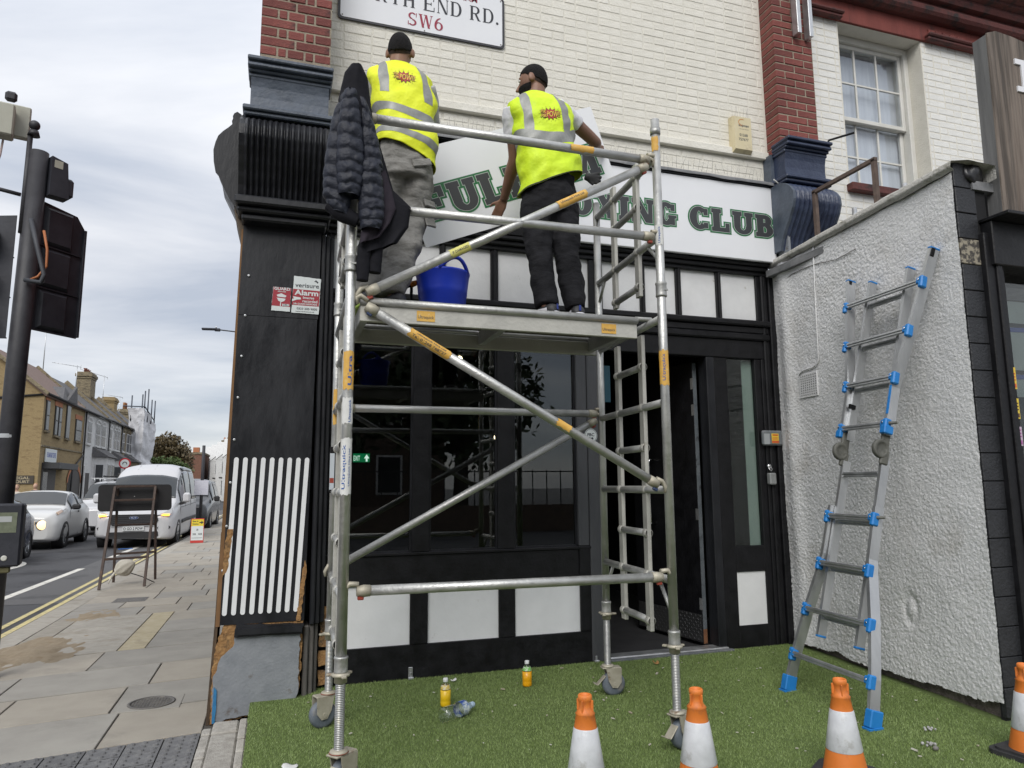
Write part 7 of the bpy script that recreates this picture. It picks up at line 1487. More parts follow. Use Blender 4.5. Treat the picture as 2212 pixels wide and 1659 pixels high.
# ================================================================ traffic signal seen from behind
m_sig = M('signal_black', (.020, .022, .030), (.032, .034, .044), 8, .6, bump=.15); m_sigp = M('signal_pole', (.025, .025, .030), (.038, .038, .044), 9, .55, bump=.2)
m_box = M('detector_cream', (.40, .40, .33), (.45, .45, .38), 6, .55)
ts = thing('traffic_signal', 'black traffic signal pole with heads and sensors seen from behind', 'traffic light', (-2.13, 7.0, PAV))
px, py = -2.13, 7.0
mb = MB(); mb.path([(px - .03, py, PAV), (px - .012, py, 2.4), (px + .012, py, 4.37)], .077, 24); mb.build('pole', m_sigp, ts)
MB().lathe([(.079, 0), (.080, .01), (.079, .035)], (px - .022, py, 1.82), n=24, cap0=False, cap1=False).build('pole_band', M('pale_band', (.42, .44, .46), rough=.7), ts)
def head(o, ang, w, z0, z1, nm):
    ex = Vector((math.cos(ang), math.sin(ang), 0)); Mh = frame_mat(ex, (0, 0, 1), o); h = z1 - z0
    hd = MB(Mh).prism([(0, z0), (w, z0), (w, z1 - .10), (w - .08, z1), (0, z1 + .03)], .02, .028, 'y').build(nm, m_sig, ts)
    mb = MB(Mh); mb.box(w - .012, w + .012, -.004, .05, z0 + .01, z1 - .11, .003)
    for k in range(3): zz = z0 + h * k / 3; mb.box(0, w - .02, .005, .02, zz + .003, zz + .012)
    mb.build('board_edge', m_sig, hd)
    for k in range(3):
        zz = z0 + h * k / 3 + .02; mb = MB(Mh); mb.loft([[(.06, .019, zz), (w - .12, .019, zz), (w - .12, .019, zz + h / 3 - .03), (.06, .019, zz + h / 3 - .03)], [(.09, -.012, zz + .03), (w - .15, -.012, zz + .03), (w - .15, -.012, zz + h / 3 - .06), (.09, -.012, zz + h / 3 - .06)]], smooth=False); mb.build('lamp_housing', m_sig, hd)
    for k in range(3):
        zz = z0 + h * (k + .5) / 3; mb = MB(Mh); mb.lathe([(.10, .03), (.10, .22)], (w / 2 - .02, 0, zz), (0, 1, 0), 20, False, False); mb.build('lamp_visor', m_sig, hd)
head((px + .05, py + .02, 0), R_(52), .46, 2.77, 3.92, 'signal_head'); head((px - .09, py - .03, 0), R_(172), .46, 2.66, 3.72, 'signal_head')
mb = MB(); mb.path([(px + .02, py - .08, 3.72), (px + .10, py - .12, 3.45), (px + .17, py - .13, 3.22), (px + .15, py - .13, 3.15), (px + .02, py - .10, 3.17)], .020, 10); mb.build('cable_conduit', M('conduit_grey', (.05, .055, .065), rough=.6), ts)
mb = MB(); mb.path([(px + .13, py - .10, 3.62), (px + .17, py - .11, 3.45), (px + .175, py - .11, 3.30), (px + .12, py - .12, 3.20), (px + .06, py - .11, 3.17)], .011, 8); mb.build('orange_cable', M('cable_orange', (.40, .14, .05), rough=.6), ts)
mb = MB(); mb.path([(px - .09, py - .03, 3.95), (px - .40, py - .06, 4.0)], .018, 8); mb.path([(px - .38, py - .06, 3.98), (px - .40, py - .06, 4.05), (px - .36, py - .06, 4.45)], .024, 10); mb.path([(px - .06, py - .04, 3.6), (px - .055, py - .04, 4.50)], .022, 10); mb.build('mounting_arms', m_sigp, ts)
mb = MB(); mb.path([(px - .25, py - .06, 4.42), (px - .26, py - .06, 4.28), (px - .31, py - .06, 4.05), (px - .33, py - .06, 3.75)], .009, 8); mb.build('pale_cable', M('cable_pale', (.45, .36, .34), rough=.6), ts)
mb = MB(frame_mat((1, .25, 0), (0, 0, 1), (px - .27, py - .06, 4.44))); mb.box(-.12, .09, -.10, .05, 0, .29, .012); mb.box(-.16, .20, .05, .12, .06, .36, .01); bx_ = mb.build('detector_box', m_box, ts)
mb = MB(); mb.sphere((px - .03, py - .04, 4.60), .045, nu=12, nv=8); mb.lathe([(.05, 0), (.035, .05)], (px - .03, py - .04, 4.50), n=14); mb.obox((px - .20, py - .12, 4.80), (1, .25, 0), (0, 0, 1), .09, .06, .09, .02); mb.build('clamp_knob', m_sigp, bx_)
Ms = frame_mat((.8, .6, 0), (0, 0, 1), (px + .10, py + .0, 3.98)); mb = MB(Ms); mb.prism([(0, .0), (.16, .0), (.13, .33), (0, .36)], -.05, .07, 'y'); mb.box(.13, .20, -.045, .06, .02, .20, .02); mb.build('vehicle_detector', m_sig, ts); MB(Ms).box(.02, .09, -.052, -.0505, .26, .33).build('detector_label', m_box, ts)
# push button unit
Mp = frame_mat((1, .15, 0), (0, 0, 1), (px - .03, py - .10, .78)); mb = MB(Mp); mb.box(-.10, .205, -.13, .03, 0, .50, .015); pb = mb.build('push_button_unit', m_sig, ts)
MB(Mp).box(-.105, -.035, -.134, .03, .01, .505, .012).build('yellow_side', M('button_yellow', (.45, .42, .06), rough=.5), pb)
MB(Mp).box(.0, .165, -.1325, -.1305, .27, .43).build('display_panel', M('display_olive', (.15, .17, .12), (.20, .22, .16), 30, .3), pb); MB(Mp).box(.045, .13, -.1335, -.1327, .355, .40).build('sticker_patch', M('sticker_grey', (.42, .44, .44), rough=.6), pb)
MB(Mp).lathe([(.022, 0), (.022, .004), (.015, .006)], (.10, -.130, .07), (0, -1, 0), 18).build('button', M('button_pale', (.60, .60, .55), rough=.3), pb); MB(Mp).box(.07, .14, -.10, -.05, -.05, .0, .008).build('bottom_knob', M('knob_olive', (.12, .11, .05), rough=.6), pb)
# ================================================================ temporary road sign (back), sandbag, diversion board, notice post
m_steelb = M('brown_painted_steel', (.055, .036, .030), (.085, .058, .046), 14, .65, bump=.3, dirt=(.13, .075, .045), dirt_scale=10, dirt_lo=.58, dirt_hi=.7)
rs = thing('road_sign', 'back of black temporary road sign plate on a brown folding frame', 'road sign', (-2.16, 12.9, PAV))
fl, fr_, bl, br = Vector((-2.455, 12.31, PAV)), Vector((-1.875, 12.50, PAV)), Vector((-2.44, 13.25, PAV)), Vector((-1.857, 13.44, PAV)); tl_, tr2 = Vector((-2.41, 12.72, 1.42)), Vector((-1.86, 12.90, 1.425))
for a, c_ in ((fl, tl_), (fr_, tr2)): MB().bar(a, c_, .038, .038, (0, 1, 0), .004).build('frame_leg', m_steelb, rs)
for a, c_ in ((bl, tl_ + Vector((.03, .05, -.02))), (br, tr2 + Vector((.0, .05, -.02)))): MB().bar(a, c_, .036, .036, (0, 1, 0), .004).build('frame_leg', m_steelb, rs)
for f_ in (.285, .86, 1.0): MB().bar(fl.lerp(tl_, f_), fr_.lerp(tr2, f_), .034, .034, ch=.004).build('cross_bar', m_steelb, rs)
for f_ in (.30, .60): MB().bar(bl.lerp(tl_, f_), br.lerp(tr2, f_), .034, .034, ch=.004).build('cross_bar', m_steelb, rs)
Mq = frame_mat(Vector((1.06, .34, 0)), (0, .28, 1), (-2.13, 12.86, 1.245)); P = rrect(-.53, .53, -.215, .215, .06); mb = MB(Mq); mb.prism(P, .006, .012, 'y'); mb.build('sign_plate', M('plate_back_black', (.010, .010, .011), (.015, .015, .016), 6, .75), rs)
mb = MB(Mq); [mb.lathe([(.008, 0), (.008, .004)], (x, .006, z), (0, -1, 0), 8) for x, z in ((-.30, .12), (-.30, .02), (-.02, .02), (.27, .14), (.27, .0))]; mb.build('bolt', m_alu, rs)
m_bag = M('sandbag_cloth', (.50, .47, .40), (.58, .55, .48), 12, .85, bump=.7, bscale=60, dirt=(.36, .32, .24), dirt_scale=6)
sb = thing('sandbag', 'cream cloth sandbag tied over the lower bar of the road sign', 'sandbag', (-2.25, 12.95, PAV))
mb = MB()
def bagP(u, v):
    a = 2 * math.pi * u; t = v; L = Vector((-2.36, 12.9, .075)).lerp(Vector((-2.02, 12.88, .27)), t); r = .012 + .135 * (math.sin(math.pi * min(1, t * 1.25)) ** .7) * (1 - t * .35) + .012 * (t < .05); f = 1 + .07 * math.sin(a * 9 + t * 4) * (1 - abs(t - .4)) + .06 * mnoise.noise(Vector((3 * math.cos(a), 3 * math.sin(a), 5 * t)))
    d = Vector((.34, -.02, .20)).normalized(); w = Vector((0, 1, 0)); s_ = d.cross(w).normalized(); return L + w * (r * f * .8 * math.cos(a)) + s_ * (r * f * math.sin(a))
mb.grid(bagP, 40, 30); mb.build('bag', m_bag, sb)
mb = MB(); mb.path([(-2.36, 12.9, .08), (-2.40, 12.88, .02), (-2.43, 12.86, -.05), (-2.44, 12.86, -.09)], [.02, .018, .012, .004], 8); mb.build('bag_tail', m_bag, sb)
MB().path([(-2.15, 12.92, .06), (-1.98, 12.9, .0), (-1.78, 12.85, -.095)], .007, 6).build('tie_cord', m_blkdull, sb)
ab = thing('diversion_board', 'small pavement board with yellow Buses on Diversion arrow and bus numbers', 'sign board', (-2.0, 21.65, PAV))
ay = 21.6; ax0, ax1, az0, az1 = -2.175, -1.845, PAV, .545
MB().box(ax0, ax1, ay, ay + .02, az0, az1, .004).build('board', M('board_red', (.55, .05, .04), rough=.5), ab); MB().box(ax0 + .012, ax1 - .012, ay - .003, ay - .0005, az0 + .07, .345).build('white_panel', m_stw, ab); MB().box(ax0 + .012, ax1 - .012, ay - .003, ay - .0005, .3455, az1 - .02).build('yellow_panel', M('board_yellow', (.72, .56, .04), rough=.5), ab)
mb = MB(); cx = (ax0 + ax1) / 2; put_text(mb, 'Buses on', (cx - .055, ay - .0035, .455), (1, 0, 0), (0, 0, 1), .1, width=.14, height=.045, bold=.03); put_text(mb, 'Diversion', (cx - .05, ay - .0035, .38), (1, 0, 0), (0, 0, 1), .1, width=.15, height=.045, bold=.03); put_text(mb, '28', (cx, ay - .0035, .22), (1, 0, 0), (0, 0, 1), .1, width=.05, height=.05, bold=.02); put_text(mb, '306', (cx - .07, ay - .0035, .10), (1, 0, 0), (0, 0, 1), .1, width=.085, height=.055, bold=.02); put_text(mb, 'N28', (cx + .075, ay - .0035, .10), (1, 0, 0), (0, 0, 1), .1, width=.095, height=.055, bold=.02)
mb.add([(cx + .045, ay - .0035, .425), (cx + .095, ay - .0035, .425), (cx + .095, ay - .0035, .39), (cx + .15, ay - .0035, .44), (cx + .095, ay - .0035, .49), (cx + .095, ay - .0035, .455), (cx + .045, ay - .0035, .455)], [(0, 1, 2, 3, 4, 5, 6)]); mb.box(ax0 + .03, ax1 - .03, ay - .0038, ay - .0032, .02, .03); mb.build('lettering', m_stk, ab)
MB().bar((cx, ay + .02, .45), (cx, ay + .26, PAV), .30, .015, ch=.003).build('rear_leg', M('board_red_dark', (.30, .03, .03), rough=.6), ab)
np_ = thing('notice_post', 'tall black post on the pavement with a white paper notice tied on', 'post', (-2.26, 25.0, PAV)); MB().lathe([(.048, 0), (.048, 2.84), (.04, 2.85)], (-2.26, 25.0, PAV), n=16).build('post', m_sigp, np_); MB().box(-2.26 - .21, -2.26 + .20, 24.90, 24.91, 1.16, 1.62).build('paper_notice', M('notice_paper', (.62, .62, .68), (.52, .52, .60), 25, .7), np_); MB().lathe([(.075, 0), (.075, .25), (.05, .30)], (-2.26, 25.0, PAV), n=16).build('post_foot', m_sigp, np_)
# ================================================================ vehicles
m_carw = M('car_paint_white', (.60, .60, .585), rough=.3, coat=.5); m_vanw = M('van_paint_white', (.52, .52, .53), rough=.3, coat=.4); m_cark = M('car_paint_black', (.012, .013, .015), rough=.25, coat=.6); m_carb = M('car_paint_navy', (.02, .03, .06), rough=.25, coat=.6)
m_cgl = M('car_glass', (.012, .016, .018), rough=.05, spec=.9); m_trim = M('car_trim_black', (.018, .018, .019), rough=.55); m_tyre = M('tyre_rubber', (.015, .015, .016), rough=.85); m_rim = M('alloy_rim', (.32, .33, .34), rough=.35, metal=.8); m_rimd = M('steel_rim_dark', (.06, .06, .065), rough=.5, metal=.5)
m_lamp = M('lamp_clear', (.45, .46, .47), rough=.1, spec=.9); m_lampon = M('lamp_lit', (1, .85, .6), rough=.3, emit=(1, .66, .30), estr=1.0); m_amber = M('indicator_amber', (1, .4, .05), rough=.3, emit=(1, .36, .03), estr=3.0)
class Car:
    def __init__(s, name, label, loc, rz, paint, stations, group='vehicles on the road'):
        s.t = thing(name, label, {'car': 'car', 'van': 'van'}[name.split('_')[-1]], loc, rz, group); s.M = wmat(s.t); s.st = stations; s.paint = paint
    def sec(s, y):
        st = s.st
        if y <= st[0][0]: return st[0][1:]
        for i in range(len(st) - 1):
            if y <= st[i + 1][0]:
                g = (y - st[i][0]) / (st[i + 1][0] - st[i][0]); return [st[i][k] + (st[i + 1][k] - st[i][k]) * g for k in range(1, len(st[i]))]
        return st[-1][1:]
    def P(s, u, y, off=0.0):
        """u 0..1 sill -> roof centre on the +x side; negative u mirrors"""
        zb, hw, belt, tw, zt, cr = s.sec(y); sg = 1 if u >= 0 else -1; u = abs(u)
        pts = [(hw * .93, zb), (hw * .985, zb + .10), (hw, zb + (belt - zb) * .5), (hw * .985, belt), (hw + (tw - hw) * .5, belt + (zt - belt) * .5), (tw, zt - (zt - belt) * .12), (tw * .86, zt - cr * .35), (tw * .5, zt - cr * .06), (0, zt)]
        T = [0, .09, .25, .42, .58, .74, .82, .91, 1.0]; k = 0
        while k < 7 and u > T[k + 1]: k += 1
        g = (u - T[k]) / (T[k + 1] - T[k]); a, b2 = pts[k], pts[k + 1]; x, z = a[0] + (b2[0] - a[0]) * g, a[1] + (b2[1] - a[1]) * g
        p = Vector((x * sg, y, z))
        if off: c = Vector((0, y, (belt + zb) / 2)); d = (p - c); d.y = 0; p = p + d.normalized() * off
        return p
    def body(s, name='body'):
        ys = []; st = s.st
        for i in range(len(st) - 1):
            n = max(1, int((st[i + 1][0] - st[i][0]) / .07))
            ys += [st[i][0] + (st[i + 1][0] - st[i][0]) * k / n for k in range(n)]
        ys.append(st[-1][0]); us = [k / 22 for k in range(23)]; rings = []
        for y in ys: rings.append([s.P(u, y) for u in us] + [s.P(-u, y) for u in us[-2::-1]])
        mb = MB(s.M); mb.loft(rings, True, True, True, True); s.b = mb.build(name, s.paint, s.t); m = s.b.modifiers.new('s', 'SMOOTH'); m.iterations = 3; m.factor = .4; return s.b
    def patch(s, name, mat, u0, u1, y0, y1, off=.012, nu=10, ny=8, skew=0.0, par=None, both=False):
        mb = MB(s.M); mb.grid(lambda a, b2: s.P(u0 + (u1 - u0) * a, y0 + (y1 - y0) * b2 + skew * (abs(u0 + (u1 - u0) * a)), off), nu, ny); o = mb.build(name, mat, par or s.t)
        sd = o.modifiers.new('t', 'SOLIDIFY'); sd.thickness = .012; sd.offset = -1; return o
    def screen(s, u0, y0, y1, mat=None):
        mb = MB(s.M)
        def P(a, b2):
            w = 2 * a - 1; k = 1 - abs(w) * (1 - u0); return s.P(k if w >= 0 else -k, y0 + (y1 - y0) * b2, .016)
        mb.grid(P, 24, 12); o = mb.build('windscreen', mat or m_cgl, s.t); sd = o.modifiers.new('t', 'SOLIDIFY'); sd.thickness = .008; sd.offset = 0
    def seam(s, pts, par=None): MB(s.M).path([s.P(u, y, .003) for u, y in pts], .006, 5).build('panel_gap', m_trim, s.t)
    def wheel(s, x, y, r, w, rim=m_rim, spokes=5):
        sg = 1 if x > 0 else -1; c = Vector((x, y, r)); mb = MB(s.M); ax = (sg, 0, 0)
        mb.lathe([(r * .62, -w), (r * .95, -w), (r, -w * .8), (r, -w * .2), (r * .95, 0), (r * .70, .004), (r * .62, -.006)], c, ax, 32, False, False); ty = mb.build('wheel', m_tyre, s.t)
        mb = MB(s.M); mb.lathe([(r * .64, -.004), (r * .60, -.03), (r * .20, -.035)], c, ax, 24, False, False); mb.lathe([(r * .20, -.035), (r * .19, -.012), (.001, -.010)], c, ax, 16, False, False)
        for k in range(spokes): a = 2 * math.pi * k / spokes + .3; d = Vector((0, math.cos(a), math.sin(a))); mb.bar(c + d * r * .15 + Vector((-.014 * sg, 0, 0)), c + d * r * .62 + Vector((-.010 * sg, 0, 0)), .05 * r / .33, .018, (1, 0, 0), .003)
        mb.build('rim', rim, ty)
        mb = MB(s.M)                                                   # wheel arch
        n = 20; vs = []
        for k in range(n + 1):
            a = math.pi * k / n
            for rr in (r * 1.02, r * 1.22): vs.append((x + .012 * sg, y + rr * math.cos(a), r * .92 + rr * math.sin(a)))
        mb.add(vs, [(2 * k, 2 * k + 1, 2 * k + 3, 2 * k + 2) for k in range(n)]); o = mb.build('wheel_arch', m_trim, s.t); sd = o.modifiers.new('t', 'SOLIDIFY'); sd.thickness = .05
        mb = MB(s.M); mb.lathe([(r * 1.10, 0), (r * 1.10, -.25)], (x + .010 * sg, y, r * .95), ax, 24, False, False); mb.add([(x - .22 * sg, y + r * 1.1 * math.cos(2 * math.pi * k / 16), r * .95 + r * 1.1 * math.sin(2 * math.pi * k / 16)) for k in range(16)], [tuple(range(16))]); mb.build('wheel_well', m_trim, s.t)
    def face(s, name, mat, poly, y, d=.02, par=None):
        """plate on the nose: (x,z) outline, y can be a function of x"""
        mb = MB(s.M); n = len(poly); f = (lambda x, z: y(x) if y.__code__.co_argcount == 1 else y(x, z)) if callable(y) else (lambda x, z: y)
        vs = [(a, f(a, c_) - d, c_) for a, c_ in poly] + [(a, f(a, c_) + .03, c_) for a, c_ in poly]; mb.add(vs, [tuple(range(n)), ] + [(i, n + i, n + (i + 1) % n, (i + 1) % n) for i in range(n)]); return mb.build(name, mat, par or s.t)
# --- white van (high roof), facing the camera
van = Car('panel_van', 'white high roof panel van with indicators on, front facing, number plate O GO 2 POW', (-3.615, 21.75, ROAD), R_(-1.0), m_vanw,
    [(0.0, .27, .70, .70, .60, .80, .10), (.05, .23, .86, .74, .74, .92, .10), (.14, .21, .945, .80, .82, 1.0, .10), (.30, .20, .975, .90, .86, 1.10, .10), (.70, .20, .99, 1.02, .88, 1.22, .10), (.86, .20, .99, 1.06, .88, 1.30, .10), (1.45, .20, .995, 1.12, .82, 1.83, .14), (1.62, .20, .995, 1.14, .81, 1.98, .20), (1.95, .20, .995, 1.16, .80, 2.20, .24), (2.4, .20, .995, 1.18, .80, 2.32, .24), (3.2, .20, .995, 1.18, .80, 2.36, .24), (4.85, .22, .99, 1.18, .79, 2.33, .24), (4.98, .30, .96, 1.18, .76, 2.22, .24)])
van.body()
van.screen(.75, .92, 1.62)
van.patch('cab_window', m_cgl, .44, .70, 1.28, 2.10, .008, 8, 8, skew=.0); van.patch('side_window', m_cgl, .44, .70, 2.20, 3.35, .008, 8, 8); van.patch('rear_side_window', m_cgl, .44, .70, 3.45, 4.7, .008, 8, 8); van.patch('cab_window', m_cgl, -.44, -.70, 1.28, 2.10, .008, 8, 8)
van.patch('roof_window', m_cgl, .715, .79, 2.3, 4.5, .008, 6, 8)
nose = lambda k: (lambda x: .0 + .10 * abs(x / .9) ** 3 * k)
van.face('grille', m_trim, [(-.52, .60), (.52, .60), (.60, .74), (.55, .905), (-.55, .905), (-.60, .74)], nose(.4), .022)
for i in range(5): van.face('grille_slat', M('grille_slat', (.06, .06, .065), rough=.35), [(-.50, .645 + .05 * i), (.50, .645 + .05 * i), (.50, .657 + .05 * i), (-.50, .657 + .05 * i)], nose(.4), .030)
bd = van.face('badge', M('badge_chrome', (.55, .56, .58), rough=.2, metal=.8), [(.12 * math.cos(2 * math.pi * k / 24), .815 + .045 * math.sin(2 * math.pi * k / 24)) for k in range(24)], -.0, .034)
van.face('badge_field', M('badge_blue', (.02, .04, .14), rough=.3), [(.105 * math.cos(2 * math.pi * k / 24), .815 + .035 * math.sin(2 * math.pi * k / 24)) for k in range(24)], 0, .037, bd)
mb = MB(van.M); put_text(mb, 'Ford', (0, -.0385, .80), (1, 0, 0), (0, 0, 1), .05, width=.13, height=.035, shear=.3); mb.build('badge_lettering', m_stw, bd)
pl = van.face('number_plate', M('plate_white', (.62, .63, .62), rough=.5), [(-.26, .475), (.26, .475), (.26, .585), (-.26, .585)], 0, .030); mb = MB(van.M); put_text(mb, 'O GO 2 POW', (0, -.0308, .492), (1, 0, 0), (0, 0, 1), .1, width=.48, height=.075, bold=.03); mb.build('plate_lettering', m_stk, pl)
van.face('lower_grille', m_trim, [(-.50, .26), (.50, .26), (.62, .33), (.60, .44), (-.60, .44), (-.62, .33)], nose(.4), .020)
van.face('chrome_strip', m_lamp, [(-.55, .592), (.55, .592), (.55, .604), (-.55, .604)], nose(.4), .028)
hlf = lambda x, z: (z - .80) * .42 + .10 * abs(x / .92) ** 5 - .01
for s_ in (-1, 1):
    h = van.face('headlight', m_lamp, [(s_ * a, c_) for a, c_ in ((.56, .88), (.86, .84), (.925, .97), (.90, 1.06), (.70, .93))][::s_], hlf, .030); van.face('indicator', m_amber, [(s_ * a, c_) for a, c_ in ((.66, .872), (.85, .85), (.87, .90), (.72, .905))][::s_], hlf, .045, h)
    van.face('fog_lamp_recess', m_trim, [(s_ * a, c_) for a, c_ in ((.62, .43), (.84, .45), (.90, .55), (.80, .64), (.64, .62), (.58, .54))][::s_], lambda x: .0 + .10 * abs(x / .9) ** 3, .022); van.face('fog_lamp', m_lamp, [(s_ * (.74 + .05 * math.cos(2 * math.pi * k / 12)), .53 + .03 * math.sin(2 * math.pi * k / 12)) for k in range(12)], lambda x: .0 + .10 * abs(x / .9) ** 3, .028)
    mb = MB(van.M); mb.obox((s_ * 1.15, 1.05, 1.33), (1, 0, 0), (0, 0, 1), .20, .14, .28, .05); mr = mb.build('door_mirror', m_vanw, van.t); mb = MB(van.M); mb.bar((s_ * .98, 1.12, 1.15), (s_ * 1.12, 1.06, 1.20), .10, .06); mb.build('mirror_arm', m_trim, mr)
for x in (-.985, .985):
    for y in (.93, 3.9): van.wheel(x, y, .335, .22, m_rimd)
van.patch('side_rub_strip', m_trim, .22, .26, 1.4, 4.7, .010, 3, 12)
for x in (-.45, .15): MB(van.M).path([van.P(.97 if x > 0 else -.93, y, .004) for y in (1.9, 2.3, 2.9)], .006, 6).build('roof_rib', M('seam_grey', (.40, .40, .40), rough=.5), van.t)
van.seam([(.08, 1.22), (.40, 1.20), (.72, 1.62)]); van.seam([(.06, 2.16), (.42, 2.16), (.72, 2.16)]); van.seam([(.06, 3.40), (.42, 3.40), (.72, 3.40)]); van.seam([(.40, 1.3), (.40, 4.7)]); van.seam([(.97, .80), (.66, .72)]); van.seam([(-.97, .80), (-.66, .72)])
# --- white crossover with round headlamps
jk_ = Car('crossover_car', 'white crossover car with one round headlamp lit beside the panel van', (-6.33, 22.0, ROAD), R_(1.5), m_carw,
    [(0.0, .30, .60, .62, .50, .82, .10), (.06, .24, .76, .66, .62, .92, .10), (.20, .22, .845, .74, .70, .99, .08), (.5, .22, .87, .82, .74, 1.045, .06), (.95, .22, .885, .92, .76, 1.09, .05), (1.10, .22, .885, .95, .76, 1.14, .05), (1.75, .22, .885, .98, .66, 1.50, .10), (2.1, .22, .885, 1.0, .64, 1.565, .10), (2.7, .22, .885, 1.03, .62, 1.55, .10), (3.3, .23, .88, 1.06, .60, 1.45, .10), (3.8, .26, .86, 1.02, .58, 1.22, .10), (4.05, .32, .78, .85, .54, .98, .10), (4.13, .36, .70, .75, .50, .85, .10)])
jk_.body(); jk_.screen(.75, 1.14, 1.80)
for s_ in (1, -1): jk_.patch('front_side_window', m_cgl, s_ * .47, s_ * .72, 1.42, 2.25, .008, 8, 8); jk_.patch('rear_side_window', m_cgl, s_ * .50, s_ * .70, 2.32, 3.05, .008, 8, 8)
nj = lambda x: .0 + .16 * abs(x / .8) ** 2.5
jk_.face('grille', m_trim, [(-.30, .66), (.30, .66), (.42, .74), (.58, .80), (-.58, .80), (-.42, .74)], nj, .022); jk_.face('lower_grille', m_trim, [(-.62, .27), (.62, .27), (.70, .37), (.45, .46), (-.45, .46), (-.70, .37)], nj, .022)
jk_.face('number_plate', bpy.data.materials['plate_white'], [(-.26, .50), (.26, .50), (.26, .61), (-.26, .61)], 0, .030)
for s_ in (-1, 1):
    mb = MB(jk_.M); c = Vector((s_ * .50, nj(.50) - .02, .66)); mb.lathe([(.125, .0), (.125, .02), (.105, .035), (.0005, .042)], c, (s_ * .25, -1, 0), 28, True, False); mb.build('headlamp', m_lampon if s_ > 0 else m_lamp, jk_.t)
    mb = MB(jk_.M); mb.lathe([(.145, 0), (.145, .012), (.127, .016)], c, (s_ * .25, -1, 0), 28, True, False); mb.build('headlamp_ring', m_trim, jk_.t)
    jk_.patch('bonnet_lamp', m_lamp if s_ < 0 else M('bonnet_lamp_warm', (.55, .40, .30), rough=.2), s_ * .60, s_ * .72, .30, .70, .012, 6, 6)
    mb = MB(jk_.M); mb.obox((s_ * 1.0, 1.30, 1.10), (1, .1, 0), (0, 0, 1), .22, .11, .15, .04); mb.build('door_mirror', m_trim, jk_.t)
    jk_.patch('door_handle', m_trim, s_ * .385, s_ * .41, 2.05, 2.18, .02, 2, 4); jk_.patch('sill_trim', m_trim, s_ * .0, s_ * .07, .95, 3.3, .012, 3, 10)
for x in (-.875, .875):
    for y in (.80, 3.33): jk_.wheel(x, y, .335, .21)
jk_.seam([(.08, 1.25), (.40, 1.22), (.46, 1.30)]); jk_.seam([(.08, 2.28), (.45, 2.28), (.72, 2.28)]); jk_.seam([(.62, .25), (.64, 1.05)])
# --- white estate with roof bars behind it, dark van and dark hatchback
es = Car('small_van', 'white small van with ladder rack on its roof behind the crossover', (-5.75, 28.2, ROAD), R_(1), m_vanw, [(0.0, .30, .68, .62, .55, .82, .1), (.10, .24, .84, .72, .70, .96, .1), (.8, .22, .90, .92, .76, 1.10, .08), (1.0, .22, .90, .96, .76, 1.20, .08), (1.7, .22, .90, 1.02, .70, 1.78, .12), (2.2, .22, .90, 1.04, .69, 1.88, .14), (4.2, .25, .89, 1.04, .68, 1.86, .14), (4.4, .32, .84, 1.0, .64, 1.75, .14)])
es.body(); es.screen(.75, 1.04, 1.74); [es.patch('side_window', m_cgl, s_ * .45, s_ * .71, 1.35, 2.2, .008, 6, 6) for s_ in (1, -1)]
[es.wheel(x, y, .32, .2, m_rimd) for x in (-.89, .89) for y in (.85, 3.5)]
mb = MB(es.M)
for y in (1.95, 2.9, 3.8): mb.bar((-.75, y, 1.98), (.75, y, 1.98), .04, .03); mb.tube((-.62, y, 1.86), (-.62, y, 1.98), .02); mb.tube((.62, y, 1.86), (.62, y, 1.98), .02)
rk = mb.build('roof_rack', m_alu, es.t); mb = MB(es.M); mb.path([(-.3, 1.8, 2.05), (-.3, 4.0, 2.05)], .03, 8); mb.path([(.05, 1.75, 2.05), (.05, 4.0, 2.05)], .03, 8); [mb.path([(-.3, 1.9 + .3 * k, 2.05), (.05, 1.9 + .3 * k, 2.05)], .018, 6) for k in range(7)]; mb.obox((.3, 1.9, 2.1), (1, 0, 0), (0, 0, 1), .3, .3, .14, .03); mb.build('rack_ladder', m_trim, rk)
bv = Car('dark_van', 'dark grey van parked at the kerb behind the notice post', (-3.25, 28.6, ROAD), R_(-1), m_cark, [(0.0, .30, .70, .62, .58, .90, .1), (.10, .24, .88, .74, .74, 1.02, .1), (.8, .22, .94, .98, .80, 1.20, .08), (1.0, .22, .95, 1.02, .80, 1.28, .08), (1.7, .22, .95, 1.08, .74, 1.88, .12), (2.2, .22, .95, 1.1, .73, 1.96, .14), (4.4, .25, .94, 1.1, .72, 1.94, .14), (4.6, .32, .90, 1.0, .68, 1.8, .14)])
bv.body(); bv.screen(.75, 1.04, 1.74); bv.patch('side_window', m_cgl, .45, .71, 1.35, 2.2, .008, 6, 6); bv.patch('cargo_window', m_cgl, .45, .70, 2.4, 4.1, .008, 6, 6); mb = MB(bv.M); mb.obox((1.08, 1.35, 1.18), (1, 0, 0), (0, 0, 1), .2, .12, .2, .04); mb.build('door_mirror', m_trim, bv.t)
[bv.wheel(x, y, .33, .2, m_rim) for x in (-.94, .94) for y in (.9, 3.6)]
dc = Car('hatchback_car', 'dark blue hatchback beside the traffic signal push button unit', (-6.25, 16.6, ROAD), R_(2), m_carb, [(0.0, .30, .60, .60, .50, .75, .1), (.1, .24, .78, .68, .64, .86, .1), (.9, .22, .86, .88, .72, .98, .06), (1.1, .22, .865, .92, .72, 1.04, .06), (1.9, .22, .865, .95, .62, 1.40, .10), (2.6, .22, .865, .96, .61, 1.45, .10), (3.3, .23, .86, .98, .59, 1.36, .10), (3.9, .28, .80, .92, .56, 1.05, .1), (4.05, .34, .74, .8, .52, .9, .1)])
